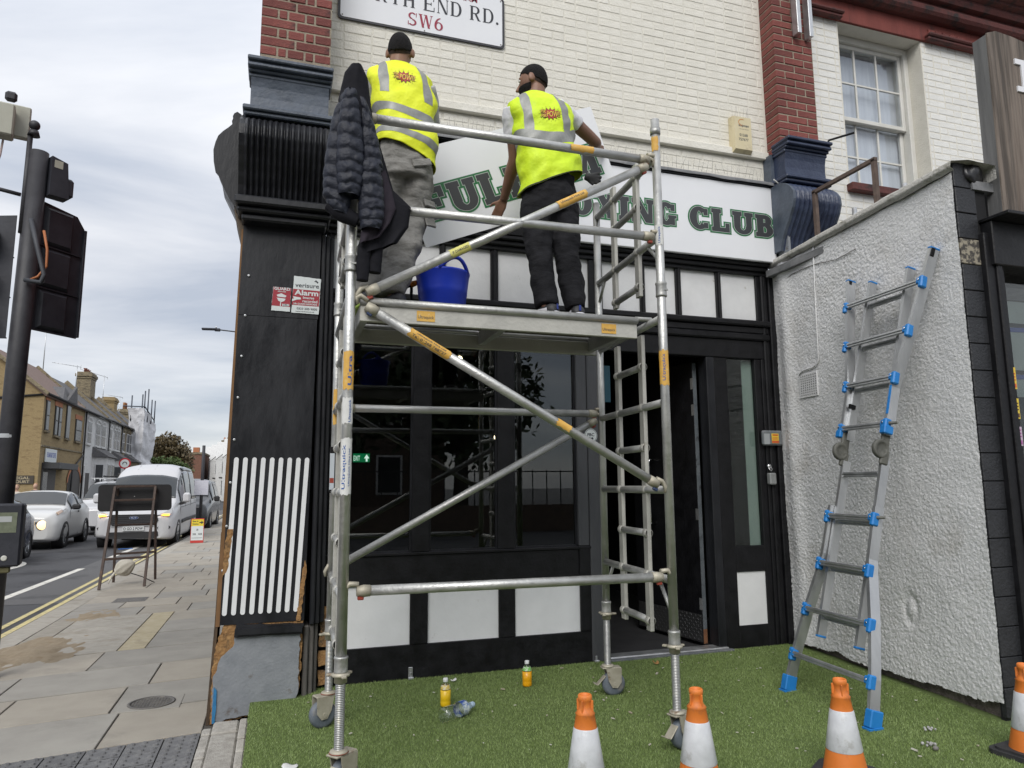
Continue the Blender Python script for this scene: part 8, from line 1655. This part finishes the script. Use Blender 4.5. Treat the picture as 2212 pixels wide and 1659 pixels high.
dc.body(); dc.screen(.75, 1.14, 1.88); [dc.patch('front_side_window', m_cgl, s_ * .46, s_ * .72, 1.5, 2.3, .008, 6, 6) for s_ in (1, -1)]; [dc.patch('rear_side_window', m_cgl, s_ * .47, s_ * .71, 2.38, 3.2, .008, 6, 6) for s_ in (1, -1)]; [dc.wheel(x, y, .31, .2) for x in (-.85, .85) for y in (.75, 3.2)]
MB().obox((-3.75, 21.6, ROAD + .012), (1, .3, 0), (0, 0, 1), .34, .14, .01, .004).build('blue_litter', M('litter_blue', (.04, .16, .50), rough=.6), origin=(-3.75, 21.6, ROAD), label='scrap of blue plastic on the road before the panel van', cat='litter')
# pedestrians across the road, mostly behind the cars
def ped(x, y, h, coat, hair, lab, seed):
    g = PAV; o = thing('person', lab, 'person', (x, y, g)); k = h / 1.7; mb = MB(); V3 = lambda a, b2, c_: Vector((x + a * k, y + b2, g + c_ * k))
    limb(mb, [V3(0, 0, .88), V3(0, 0, 1.15), V3(0, 0, 1.36), V3(0, 0, 1.44)], [.15, .15, .17, .08]); limb(mb, [V3(0, 0, 1.42), V3(0, 0, 1.52)], [.055, .05]); mb.sphere(V3(0, -.01, 1.585), .078 * k, .092 * k, .115 * k)
    mb.path([V3(0, -.09, 1.59), V3(0, -.115, 1.565)], [.012, .014], 6)
    for s_ in (-1, 1): limb(mb, [V3(.17 * s_, 0, 1.37), V3(.22 * s_, .02, 1.10), V3(.20 * s_, -.10, .88)], [.055, .045, .032]); hand(mb, V3(.20 * s_, -.10, .88), (0, -.2, -1), (-s_, 0, 0), s_, .3); limb(mb, [V3(.09 * s_, 0, .90), V3(.10 * s_, -.03 * s_, .48), V3(.10 * s_, .05 * s_, .08)], [.085, .058, .045]); mb.path([V3(.10 * s_, .05 * s_, .06), V3(.10 * s_, -.12 + .05 * s_, .035)], [.045, .035], 8)
    bd_ = finish(mb, 'body', m_skin_p, o, .014, 3)
    mb = MB(); limb(mb, [V3(0, 0, .84), V3(0, 0, 1.15), V3(0, 0, 1.37), V3(0, 0, 1.43)], [.19, .18, .20, .10]); [limb(mb, [V3(.16 * s_, 0, 1.38), V3(.22 * s_, .02, 1.10), V3(.20 * s_, -.08, .93)], [.075, .062, .052]) for s_ in (-1, 1)]; finish(mb, 'coat', coat, o, .016, 3, .02)
    mb = MB(); [limb(mb, [V3(.09 * s_, 0, .92), V3(.10 * s_, -.03 * s_, .48), V3(.10 * s_, .05 * s_, .10)], [.10, .07, .06]) for s_ in (-1, 1)]; finish(mb, 'trousers', m_trou, o, .016, 3)
    mb = MB(); mb.sphere(V3(0, .022, 1.615), .088 * k, .092 * k, .11 * k); mb.build('hair', hair, o)
m_skin_p = M('skin_pale', (.45, .28, .20), rough=.55)
ped(-9.3, 31.6, 1.66, M('coat_cream', (.50, .46, .40), rough=.85), M('hair_fair', (.24, .15, .08), rough=.7), 'fair haired pedestrian in cream coat beyond the parked cars', 1); ped(-9.35, 34.0, 1.72, M('coat_dark', (.05, .05, .06), rough=.85), M('hair_ginger', (.30, .16, .08), rough=.7), 'ginger haired pedestrian in dark coat by the black entrance', 2)
# ================================================================ terrace across the road
m_stock = M('yellow_stock_brick', (.25, .185, .09), (.33, .245, .125), 14, .85, bump=.4, bscale=60, stretch=(1, .5, 2.5), dirt=(.19, .13, .065), dirt_scale=3, dirt_lo=.5, dirt_hi=.7)
m_stockd = M('sooty_stock_brick', (.16, .13, .085), (.30, .25, .16), 12, .9, bump=.5, bscale=50, stretch=(1, .6, 2), dirt=(.09, .075, .055), dirt_scale=4, dirt_lo=.48, dirt_hi=.66)
m_rtile = M('brown_roof_tile', (.17, .115, .095), (.22, .155, .13), 8, .9, bump=.4, bscale=30); m_slater = M('slate_roof', (.07, .07, .075), (.12, .115, .115), 10, .75, bump=.4, bscale=20, dirt=(.15, .14, .12), dirt_scale=4); m_stucco = M('white_stucco', (.58, .58, .57), (.66, .66, .65), 6, .8, bump=.2, dirt=(.45, .44, .42), dirt_scale=4); m_arch = M('red_arch_brick', (.36, .14, .07), (.42, .18, .09), 14, .85)
m_wgl = M('far_window_glass', (.02, .022, .025), (.06, .063, .068), .8, .2, spec=.35); m_gut = M('black_gutter', (.02, .02, .021), rough=.6); m_wfr = M('far_frame_white', (.60, .60, .60), rough=.6); m_wfd = M('far_frame_dark', (.05, .045, .042), rough=.6)
BX = -10.9
rg = thing('brick_block', 'yellow brick two storey building with brown tiled roof and black entrance canopy', 'building', (BX, 44, PAV))
MB().box(-20, BX, 39.85, 47.7, PAV, 6.05).build('wall', m_stock, rg)
MB().prism([(-13.6, 8.35), (BX + .12, 5.98), (-16.5, 5.98)], 39.86, 39.95, 'y').build('gable_wall', m_stock, rg)
rf = MB(); rf.add([(BX + .18, 39.7, 5.95), (BX + .18, 47.7, 5.95), (-13.6, 47.7, 8.42), (-13.6, 39.7, 8.42), (BX + .10, 39.7, 5.85), (BX + .10, 47.7, 5.85), (-13.6, 47.7, 8.28), (-13.6, 39.7, 8.28), (-16.6, 39.7, 5.95), (-16.6, 47.7, 5.95)], [(0, 1, 2, 3), (7, 6, 5, 4), (0, 3, 7, 4), (1, 5, 6, 2), (0, 4, 5, 1), (3, 2, 9, 8)]); rf.build('roof', m_rtile, rg)
mb = MB(); mb.bar((BX + .2, 39.66, 5.98), (-13.6, 39.66, 8.36), .10, .16); mb.build('verge', m_stockd, rg)
mb = MB(); mb.path([(BX + .17, 39.8, 5.98), (BX + .17, 47.9, 5.93)], .07, 10); mb.build('gutter', m_gut, rg); mb = MB(); mb.path([(BX + .10, 47.65, 5.9), (BX + .10, 47.65, .2)], .05, 8); mb.build('downpipe', m_gut, rg)
mb = MB(); mb.path([(BX + .1, 47.6, 3.3), (BX + .1, 45.5, 2.5), (BX + .1, 45.3, .5)], .045, 8); mb.build('waste_pipe', m_gut, rg)
mb = MB(); mb.path([(-20, 39.80, 4.9), (BX - .05, 39.80, 5.95)], .05, 8); mb.build('side_pipe', m_gut, rg)
mb = MB(); mb.add([(BX + .25, 42.0, 5.98), (BX + .25, 45.0, 5.98), (-12.2, 44.6, 6.95), (-11.3, 44.75, 6.95)], [(0, 1, 3, 2)]); mb.prism([(43.0, 6.02), (44.9, 6.02), (44.6, 6.95)], BX + .24, BX + .10, 'x'); mb.build('gablet', m_slater, rg)
MB().box(BX, BX + .06, 39.86, 47.7, 3.42, 3.50).build('string_band', m_stockd, rg)
def win(par, y0, y1, z0, z1, fr=m_wfd, arch=None, sash=True, x=BX, proud=.05, sill=m_stucco, nm='window'):
    w = MB().box(x, x + proud, y0, y1, z0, z1).build(nm, fr, par); f = .06
    if sash:
        zm = (z0 + z1) / 2
        MB().box(x + proud, x + proud + .012, y0 + f, y1 - f, zm + f / 2, z1 - f).build('pane', m_wgl, w); MB().box(x + proud, x + proud + .012, y0 + f, y1 - f, z0 + f, zm - f / 2).build('pane', m_wgl, w)
    else: MB().box(x + proud, x + proud + .012, y0 + f, y1 - f, z0 + f, z1 - f).build('pane', m_wgl, w)
    MB().box(x, x + proud + .08, y0 - .06, y1 + .06, z0 - .09, z0 - .001).build('sill', sill, w)
    if arch: MB().box(x, x + .03, y0 - .08, y1 + .08, z1 + .001, z1 + .26).build('lintel', arch, w)
for a in ((40.15, 40.72, 4.22, 5.72), (41.70, 42.2, 4.08, 5.60), (42.35, 42.85, 4.05, 5.60), (45.72, 47.0, 4.03, 5.28)): win(rg, *a, arch=m_arch, sill=m_stockd)
win(rg, 43.75, 44.5, 4.05, 5.95, sill=m_stockd, sash=False)
mb = MB(); mb.prism([(44.95 + 0, PAV), (47.55, PAV), (47.55, 1.9), (47.2, 2.3), (46.25, 2.5), (45.3, 2.3), (44.95, 1.9)], BX + .02, BX + .03, 'x'); mb.build('gate_arch', m_wfd, rg)
mb = MB(); 
for k in range(12): a0, a1 = math.pi * k / 12, math.pi * (k + 1) / 12; q = lambda a, r: (BX + .05, 46.25 + (1.3 + r) * math.cos(a), 1.7 + (.8 + r) * math.sin(a)); mb.quad(q(a0, 0), q(a0, .22), q(a1, .22), q(a1, 0))
mb.build('arch_brick', m_arch, rg)
can = MB().box(BX, BX + .75, 40.3, 43.85, 2.36, 2.66, .01).build('entrance_canopy', M('canopy_black', (.03, .032, .035), rough=.5), rg); MB().box(BX + .01, BX + .04, 40.3, 42.6, PAV, 2.355).build('entrance', m_wfd, rg); MB().box(BX + .041, BX + .05, 40.45, 41.2, .3, 2.2).build('entrance_glass', m_wgl, rg)
bs = thing('building_sign', 'white sign board with blue lettering above the black entrance canopy', 'sign', (BX + .1, 41.5, 2.68)); MB().box(BX + .02, BX + .07, 40.55, 42.42, 2.70, 3.36, .005).build('board', m_stw, bs); mb = MB(); put_text(mb, 'FULHAM BABY CENTRE', (BX + .0715, 41.5, 2.93), (0, 1, 0), (0, 0, 1), .1, width=1.5, height=.26, bold=.03); mb.build('lettering', M('sign_blue_ink', (.10, .14, .42), rough=.6), bs)
pq = thing('name_plaque', 'dark plaque reading REGAL COURT on the side of brick block', 'sign', (-11.3, 39.8, 1.85)); MB().box(-12.15, -11.05, 39.80, 39.845, 1.62, 2.02).build('plaque', M('plaque_dark', (.05, .04, .03), rough=.5), pq); mb = MB(); put_text(mb, 'REGAL', (-11.58, 39.798, 1.84), (1, 0, 0), (0, 0, 1), .1, width=.72, height=.13, bold=.02); put_text(mb, 'COURT', (-11.58, 39.798, 1.66), (1, 0, 0), (0, 0, 1), .1, width=.72, height=.13, bold=.02); mb.build('lettering', M('plaque_letters', (.40, .34, .22), rough=.6), pq)
# Victorian terrace houses
def house(y0, y1, mat, lab, zt=5.9, seed=0, slate=m_slater, grp='terrace houses across the road'):
    h = thing('terrace_house', lab, 'house', (BX, (y0 + y1) / 2, PAV), group=grp); MB().box(-17, BX, y0 + .01, y1 - .01, PAV, zt).build('wall', mat, h)
    r = MB(); r.add([(BX + .2, y0, zt - .06), (BX + .2, y1, zt - .06), (-13.6, y1, 8.3), (-13.6, y0, 8.3), (-16.8, y0, zt), (-16.8, y1, zt)], [(0, 1, 2, 3), (3, 2, 5, 4)]); r.build('roof', slate, h); mb = MB(); mb.path([(BX + .18, y0 + .02, zt), (BX + .18, y1 - .02, zt)], .07, 8); mb.build('gutter', m_gut, h); mb = MB(); mb.path([(BX + .10, y1 - .08, zt), (BX + .10, y1 - .08, .2)], .045, 8); mb.build('downpipe', m_gut, h)
    MB().box(-14.5, BX + .05, y0 - .12, y0 + .12, zt + .0, zt + .05).build('party_wall', m_stockd, h); mb = MB(); mb.bar((BX - .1, y0, zt + .15), (-13.6, y0, 8.45), .22, .25); mb.build('parapet', m_stockd, h)
    w = y1 - y0; a = y0 + .12 * w
    win(h, y0 + .10 * w, y0 + .26 * w, 4.05, 5.42, m_wfr); win(h, y0 + .44 * w, y0 + .62 * w, 4.02, 5.45, m_wfr); win(h, y0 + .68 * w, y0 + .86 * w, 4.02, 5.45, m_wfr)
    for f0, f1 in ((.08, .28), (.42, .64), (.66, .88)):
        mb = MB(); 
        for k in range(8): b0, b1 = math.pi * k / 8, math.pi * (k + 1) / 8; cy, ry = y0 + w * (f0 + f1) / 2, w * (f1 - f0) / 2; q = lambda t, rr: (BX + .09, cy + (ry + rr) * math.cos(t), 5.42 + (.18 + rr) * math.sin(t)); mb.quad(q(b0, 0), q(b0, .10), q(b1, .10), q(b1, 0))
        mb.build('window_arch', mat, h)
    by0, by1 = y0 + .40 * w, y0 + .93 * w; mb = MB(); P = [(BX, by0), (BX + .7, by0 + .5), (BX + .7, by1 - .5), (BX, by1)]; mb.prism(P, PAV, 3.3, 'z'); bay = mb.build('bay', mat, h)
    mb = MB(); mb.add([(BX, by0 - .2, 3.95), (BX, by1 + .2, 3.95), (BX + .9, by1 - .4, 3.32), (BX + .9, by0 + .4, 3.32), (BX, by0 - .25, 3.32), (BX, by1 + .25, 3.32)], [(0, 3, 2, 1), (0, 4, 3), (1, 2, 5), (4, 5, 2, 3)]); mb.build('bay_roof', slate, bay)
    win(h, by0 + .65, (by0 + by1) / 2 - .1, .9, 2.9, m_wfr, x=BX + .7); win(h, (by0 + by1) / 2 + .1, by1 - .65, .9, 2.9, m_wfr, x=BX + .7)
    Mb = frame_mat((.7, .5, 0), (0, 0, 1), (BX, by0, 0)); wq = MB(Mb); wq.box(.16, .70, -.04, -.002, .9, 2.9); wo = wq.build('bay_side_window', m_wfr, h); MB(Mb).box(.21, .65, -.052, -.041, .96, 2.84).build('pane', m_wgl, wo)
    MB().box(BX, BX + .06, y0 + .08 * w, y0 + .30 * w, PAV, 2.7).build('door_surround', mat, h); MB().box(BX + .06, BX + .08, y0 + .12 * w, y0 + .26 * w, PAV, 2.3).build('door', m_wfd, h)
house(47.8, 54.0, m_stucco, 'white stucco terrace house next to the yellow brick block'); house(54.0, 58.2, m_stucco, 'narrow white terrace house with blue grey trim next along'); house(58.2, 63.0, m_stockd, 'sooty brick terrace house behind the wrapped scaffold'); house(63.0, 69.0, m_stockd, 'far sooty brick terrace house beyond the wrapped scaffold', 5.8)
def chimney(name, y, w, z0, z1, pots, lab, mat, potm, x=-13.4):
    c = thing(name, lab, 'chimney', (x, y, z0)); mb = MB(); mb.box(x - .45, x + .45, y - w / 2, y + w / 2, z0, z1 - .5); mb.box(x - .50, x + .50, y - w / 2 - .06, y + w / 2 + .06, z1 - .5, z1 - .36, .03); mb.box(x - .56, x + .56, y - w / 2 - .12, y + w / 2 + .12, z1 - .36, z1 - .12, .04); mb.box(x - .48, x + .48, y - w / 2 - .04, y + w / 2 + .04, z1 - .12, z1, .03); mb.build('stack', mat, c)
    for k in range(pots): yy = y - w * .36 + w * .72 * (k / max(1, pots - 1)); MB().lathe([(.10, 0), (.09, .2), (.14, .28)] if potm == 0 else [(.13, 0), (.11, .55), (.13, .6)], (x, yy, z1), n=12).build('pot', M('chimney_pot%d' % (potm * 2 + k % 2), ((.18, .07, .05), (.18, .07, .05), (.45, .22, .10), (.28, .06, .04))[potm * 2 + k % 2], rough=.8), c)
chimney('chimney_stack', 58.3, 1.45, 7.6, 9.7, 3, 'big sooty chimney stack with three flared pots above white houses', m_stockd, 0); chimney('chimney_stack', 66.3, 1.25, 7.2, 8.85, 0, 'broken yellow brick chimney stack without pots', m_stock, 0); chimney('chimney_stack', 72.5, 1.0, 6.5, 8.5, 3, 'dark chimney stack with orange pots beside the wrapped scaffold', m_stockd, 1)
def aerial(y, z0, z1, lab, L=1.1, x=-13.5, d=(.3, -.9, .05)):
    a = thing('tv_aerial', lab, 'aerial', (x, y, z0)); MB().tube((x, y, z0), (x, y, z1), .026, n=6).build('mast', m_alu, a); d = Vector(d).normalized(); p = Vector((x, y, z1 - .08)); MB().tube(p - d * .25, p + d * L, .018, n=6).build('boom', m_alu, a); u = Vector((0, 0, 1)).cross(d).normalized()
    mb = MB(); [mb.tube(p + d * (L * t) - u * .16, p + d * (L * t) + u * .16, .010, n=5) for t in (.15, .3, .45, .6, .75, .9)]; mb.tube(p - d * .22 + Vector((0, 0, .16)), p - d * .22 - Vector((0, 0, .16)), .012, n=5); mb.build('elements', m_alu, a)
aerial(48.6, 8.35, 11.2, 'tv aerial on a tall mast over the brown tiled roof', 1.0, d=(-.9, -.2, .15)); aerial(56.0, 8.2, 9.9, 'tv aerial beside the big sooty chimney stack', 1.5, d=(-.9, -.3, .1)); aerial(64.2, 7.6, 10.4, 'tallest tv aerial between two chimney stacks', 1.8, d=(-.9, -.3, .25)); aerial(70.6, 7.0, 9.5, 'tv aerial just before the orange chimney pots', 1.5, d=(-.8, -.3, .1))
# scaffold wrapped in white sheeting
wr = thing('wrapped_scaffold', 'tall house scaffold wrapped in torn white sheeting with poles showing above', 'scaffold', (-10.5, 64, PAV))
m_sheet = M('white_sheeting', (.60, .60, .62), (.68, .68, .70), 3, .7, bump=.6, bscale=4)
def sheet():
    mb = MB(); cor = [(-11.15, 62.0), (-10.10, 62.0), (-10.0, 66.6), (-11.15, 66.6)]
    def P(u, v):
        t = u * 4; k = min(3, int(t)); g = t - k; a, b2 = cor[k], cor[(k + 1) % 4]; x, y = a[0] + (b2[0] - a[0]) * g, a[1] + (b2[1] - a[1]) * g; z = .5 + v * 7.1
        bulge = .12 + .30 * mnoise.noise(Vector((x * .8 + 3, y * .5, z * .55))) - .22 * abs(mnoise.noise(Vector((x * 2.2, y * 1.1, z * 1.3)))) - .22 * math.exp(-((z - 4.0) / .35) ** 2); cx, cy = -10.6, 64.3; d = Vector((x - cx, (y - cy) * .35, 0)).normalized(); return (x + d.x * bulge, y + d.y * bulge, z - (.9 * (y - 62) / 4.6 * v))
    mb.grid(P, 64, 46, False); return mb
sheet().build('sheeting', m_sheet, wr); 
for k, (x, y, z) in enumerate(((-11.0, 62.0, 8.6), (-10.25, 62.0, 8.7), (-10.1, 62.1, 9.0), (-10.05, 63.3, 9.3), (-10.0, 64.8, 8.6), (-10.0, 66.4, 8.7))): MB().tube((x, y, 6.6), (x, y, z), .05, n=8).build('pole', M('scaffold_pole_far', (.09, .10, .12), rough=.5, metal=.5), wr)
MB().tube((-11.6, 62.0, 7.75), (-10.05, 62.0, 7.72), .045, n=8).build('ledger', bpy.data.materials['scaffold_pole_far'], wr); MB().tube((-10.05, 62.0, 7.72), (-10.0, 66.5, 7.0), .045, n=8).build('ledger', bpy.data.materials['scaffold_pole_far'], wr)
# no right turn sign
nt_ = thing('traffic_sign', 'round red ringed turn prohibition sign in front of white houses', 'road sign', (-8.85, 49, PAV)); MB().tube((-8.85, 49.05, PAV), (-8.85, 49.05, 3.2), .04, n=8).build('post', m_sigp, nt_); MB().lathe([(.33, 0), (.33, .02)], (-8.85, 49, 2.88), (0, -1, 0), 28).build('red_ring', M('sign_ring_red', (.45, .02, .03), rough=.5), nt_); MB().lathe([(.25, 0), (.25, .003)], (-8.85, 48.978, 2.88), (0, -1, 0), 28).build('sign_face', m_stw, nt_)
mb = MB(); [mb.quad(*[(-8.85 + r * math.cos(t), 48.972, 2.86 + r * math.sin(t)) for t, r in ((R_(a), .08), (R_(a), .13), (R_(a + 20), .13), (R_(a + 20), .08))]) for a in range(-20, 200, 20)]; mb.build('arrow', m_stk, nt_)
# street lamp beyond the corner
sl = thing('street_lamp', 'slim street lamp arm reaching over the road behind the black pilaster', 'street lamp', (-1.5, 30, PAV)); MB().lathe([(.09, 0), (.06, 3), (.045, 7.7)], (-1.45, 30, PAV), n=12).build('column', m_sigp, sl); MB().tube((-1.45, 30, 7.55), (-2.45, 30, 7.62), .025, n=8).build('arm', m_sigp, sl); mb = MB(); mb.obox((-2.75, 30, 7.62), (1, 0, .03), (0, 0, 1), .55, .22, .07, .02); mb.obox((-2.45, 30, 7.61), (1, 0, 0), (0, 0, 1), .22, .16, .11, .02); mb.build('luminaire', m_sig, sl); MB().lathe([(.03, 0), (.03, .10)], (-2.5, 30, 7.66), n=8).build('photocell', m_alu, sl)
# ---------------------------------------------------------------- foliage
def leafmat(name, a, b2):
    return M(name, a, b2, 1.6, .6, ramp=(.3, .7), detail=6)
def crown(name, blobs, n, size, mat, parent, seed, shell=.42):
    rng = np.random.RandomState(seed); V = []; tot = sum(b[3] * b[4] * b[5] for b in blobs)
    for (cx, cy, cz, rx, ry, rz) in blobs:
        k = int(n * rx * ry * rz / tot); d = rng.normal(size=(k, 3)); d /= np.linalg.norm(d, axis=1)[:, None]; r = (shell + (1 - shell) * rng.rand(k)) * (1 + .30 * (fnoise(d[:, 0] * 3 + seed, d[:, 2] * 3 + d[:, 1] * 2, 3) - .5) * 2); keep = fnoise(d[:, 0] * 5 + seed * 2, d[:, 2] * 5 - d[:, 1] * 4, 2) > .40
        c = np.stack([cx + d[:, 0] * r * rx, cy + d[:, 1] * r * ry, cz + d[:, 2] * r * rz], 1)[keep]; k = len(c)
        u = rng.normal(size=(k, 3)); u /= np.linalg.norm(u, axis=1)[:, None]; w = np.cross(u, rng.normal(size=(k, 3))); w /= np.linalg.norm(w, axis=1)[:, None]; s_ = size * rng.uniform(.6, 1.4, (k, 1))
        V.append(np.stack([c - u * s_, c - w * s_ * .45, c + u * s_, c + w * s_ * .45], 1))
    V = np.concatenate(V); return np_obj(name, V.reshape(-1, 3), np.arange(4 * len(V)).reshape(-1, 4), mat, parent, smooth=False)
m_bark = M('bark', (.05, .04, .032), (.09, .075, .06), 12, .95, bump=.8, bscale=20)
def tree(lab, x, y, h, blobs, n, size, mat, seed, g=PAV, grp=None):
    t = thing('tree', lab, 'tree', (x, y, g), group=grp); mb = MB(); rn = random.Random(seed); top = Vector((x, y, g + h * .72)); mb.path([(x, y, g), (x + .05, y, g + h * .3), top], [h * .035, h * .026, h * .008], 10)
    for k in range(8):
        a = rn.uniform(0, 6.28); z0 = g + h * rn.uniform(.28, .6); L = h * rn.uniform(.18, .32); mb.path([(x, y, z0), (x + L * .5 * math.cos(a), y + L * .5 * math.sin(a), z0 + L * .45), (x + L * math.cos(a), y + L * math.sin(a), z0 + L * .95)], [h * .014, h * .009, h * .003], 6)
    mb.build('trunk', m_bark, t); crown('crown', blobs, n, size, mat, t, seed)
    return t
m_lfb = leafmat('copper_leaf', (.065, .050, .022), (.125, .090, .038)); m_lfg = leafmat('green_leaf', (.05, .085, .022), (.10, .15, .04)); m_lfd = leafmat('dark_leaf', (.022, .038, .014), (.05, .075, .026))
tree('copper leaved street tree showing above the panel van', -9.7, 75, 7.0, [(-9.9, 75, 4.9, 2.0, 2.0, 1.7), (-8.9, 74.6, 4.0, 1.4, 1.5, 1.3), (-10.6, 74.5, 3.9, 1.5, 1.5, 1.6), (-9.6, 75, 3.3, 2.1, 1.8, 1.2)], 9000, .17, m_lfb, 3); tree('bright green bush tree in front of the copper leaved tree', -9.7, 71.5, 4.2, [(-10.2, 71.5, 3.3, 1.1, 1.0, .95), (-9.2, 71.4, 3.3, 1.2, 1.0, .9), (-8.3, 71.6, 2.8, 1.0, .9, .8)], 5000, .14, m_lfg, 5)
# ---------------------------------------------------------------- far end of the street
fb2 = thing('brown_building', 'plain brown brick building closing the far street beside white terrace', 'building', (-9.6, 96, PAV)); MB().box(-13, -8.6, 95, 103, PAV, 5.4).build('wall', M('brown_brick_far', (.15, .075, .05), (.20, .10, .07), 6, .9), fb2); MB().box(-13, -8.5, 94.9, 103, 5.4, 5.65).build('parapet', m_stockd, fb2); MB().box(-9.9, -9.2, 96, 97, 5.65, 6.3).build('chimney', m_arch, fb2)
for i in range(5):
    y0 = 84 + i * 6.2; x0 = -5.6 - i * 1.15; h = thing('gabled_house', 'far white gabled terrace house, number %s along from the black pilaster' % ('one', 'two', 'three', 'four', 'five')[i], 'house', (x0, y0, PAV), group='white gabled houses at the far end')
    MB().box(x0, x0 + 8, y0, y0 + 6.1, PAV, 4.6).build('wall', m_stucco, h); MB().add([(x0 - .1, y0, 4.6), (x0 - .1, y0 + 6.1, 4.6), (x0 + 3, y0 + 6.1, 7.3), (x0 + 3, y0, 7.3), (x0 + 8, y0, 4.6), (x0 + 8, y0 + 6.1, 4.6)], [(0, 3, 2, 1), (3, 4, 5, 2)]).build('roof', m_slater, h)
    MB().add([(x0 - .12, y0 + .6, 4.5), (x0 - .12, y0 + 4.0, 4.5), (x0 - .12, y0 + 2.3, 6.8), (x0 + 2.6, y0 + 2.3, 6.8), (x0 + .1, y0 + .6, 4.5), (x0 + .1, y0 + 4.0, 4.5)], [(0, 1, 2), (0, 2, 3, 4), (1, 5, 3, 2)]).build('front_gable', m_stucco, h)
    MB().add([(x0, y0 - .02, 4.6), (x0 + 6, y0 - .02, 4.6), (x0 + 3, y0 - .02, 7.2)], [(0, 1, 2)]).build('side_gable', m_stucco, h)
    for (a, c_, z0, z1) in ((.9, 2.0, 2.9, 4.2), (2.5, 3.6, 2.9, 4.2), (1.8, 2.8, 4.8, 5.7), (.9, 3.6, .5, 2.1)): w = MB().box(x0 - .16, x0 - .121, y0 + a, y0 + c_, z0, z1).build('window', m_wfr, h); MB().box(x0 - .175, x0 - .161, y0 + a + .1, y0 + c_ - .1, z0 + .08, z1 - .08).build('pane', m_wgl, w)
    MB().box(x0 + 2.6, x0 + 3.4, y0 + .0, y0 + 1.0, 6.6, 8.0).build('chimney', m_stockd, h); [MB().lathe([(.12, 0), (.10, .4)], (x0 + 3, y0 + .2 + .3 * k, 8.0), n=8).build('pot', m_arch, h) for k in range(3)]
    MB().box(x0 - .35, x0 - .12, y0, y0 + 6.1, 2.35, 2.5).build('balcony_band', m_wfd, h)
# ---------------------------------------------------------------- the far side of the side street, behind the camera (seen in the shop windows)
hb = thing('opposite_terrace', 'dark brick terrace on the opposite side of the side street', 'building', (2, -24, PAV)); MB().box(-14, 7.5, -32, -22, PAV, 9.0).build('wall', M('dark_brick_far', (.07, .05, .04), (.11, .08, .06), 6, .9), hb)
for i in range(8):
    for z in (1.0, 4.2): w = MB().box(-12.5 + 2.4 * i, -11.3 + 2.4 * i, -22.0, -21.95, z, z + 1.8).build('window', m_wfr, hb); MB().box(-12.4 + 2.4 * i, -11.4 + 2.4 * i, -21.95, -21.93, z + .1, z + 1.7).build('pane', m_wgl, w)
for i, (x, y, h, lb) in enumerate(((-4.5, -13.5, 9.5, 'leafy street tree opposite the shop, furthest from its door'), (1.2, -14, 10, 'leafy street tree opposite the shop window panels'), (6.2, -13.8, 9.0, 'leafy street tree opposite the shop door'))):
    tree(lb, x, y, h, [(x, y, 5.6, 2.7, 2.4, 2.9), (x - 1.4, y + .3, 4.4, 1.8, 1.8, 1.9), (x + 1.5, y - .2, 4.6, 1.8, 1.8, 2.0), (x, y, 3.2, 2.2, 1.8, 1.4)], 5000, .20, m_lfd, 21 + i, grp='street trees opposite the shop')
wl_ = thing('boundary_wall', 'low dark brick wall with railings along the opposite pavement', 'wall', (0, -11.5, -.115)); MB().box(-12, 16, -11.7, -11.4, -.115, .75).build('brick_wall', bpy.data.materials['dark_brick_far'], wl_)
for i in range(56): MB().box(-11.9 + .5 * i, -11.87 + .5 * i, -11.57, -11.54, .75, 1.9).build('railing', m_gut, wl_)
MB().box(-12, 16, -11.58, -11.53, 1.82, 1.86).build('top_rail', m_gut, wl_)
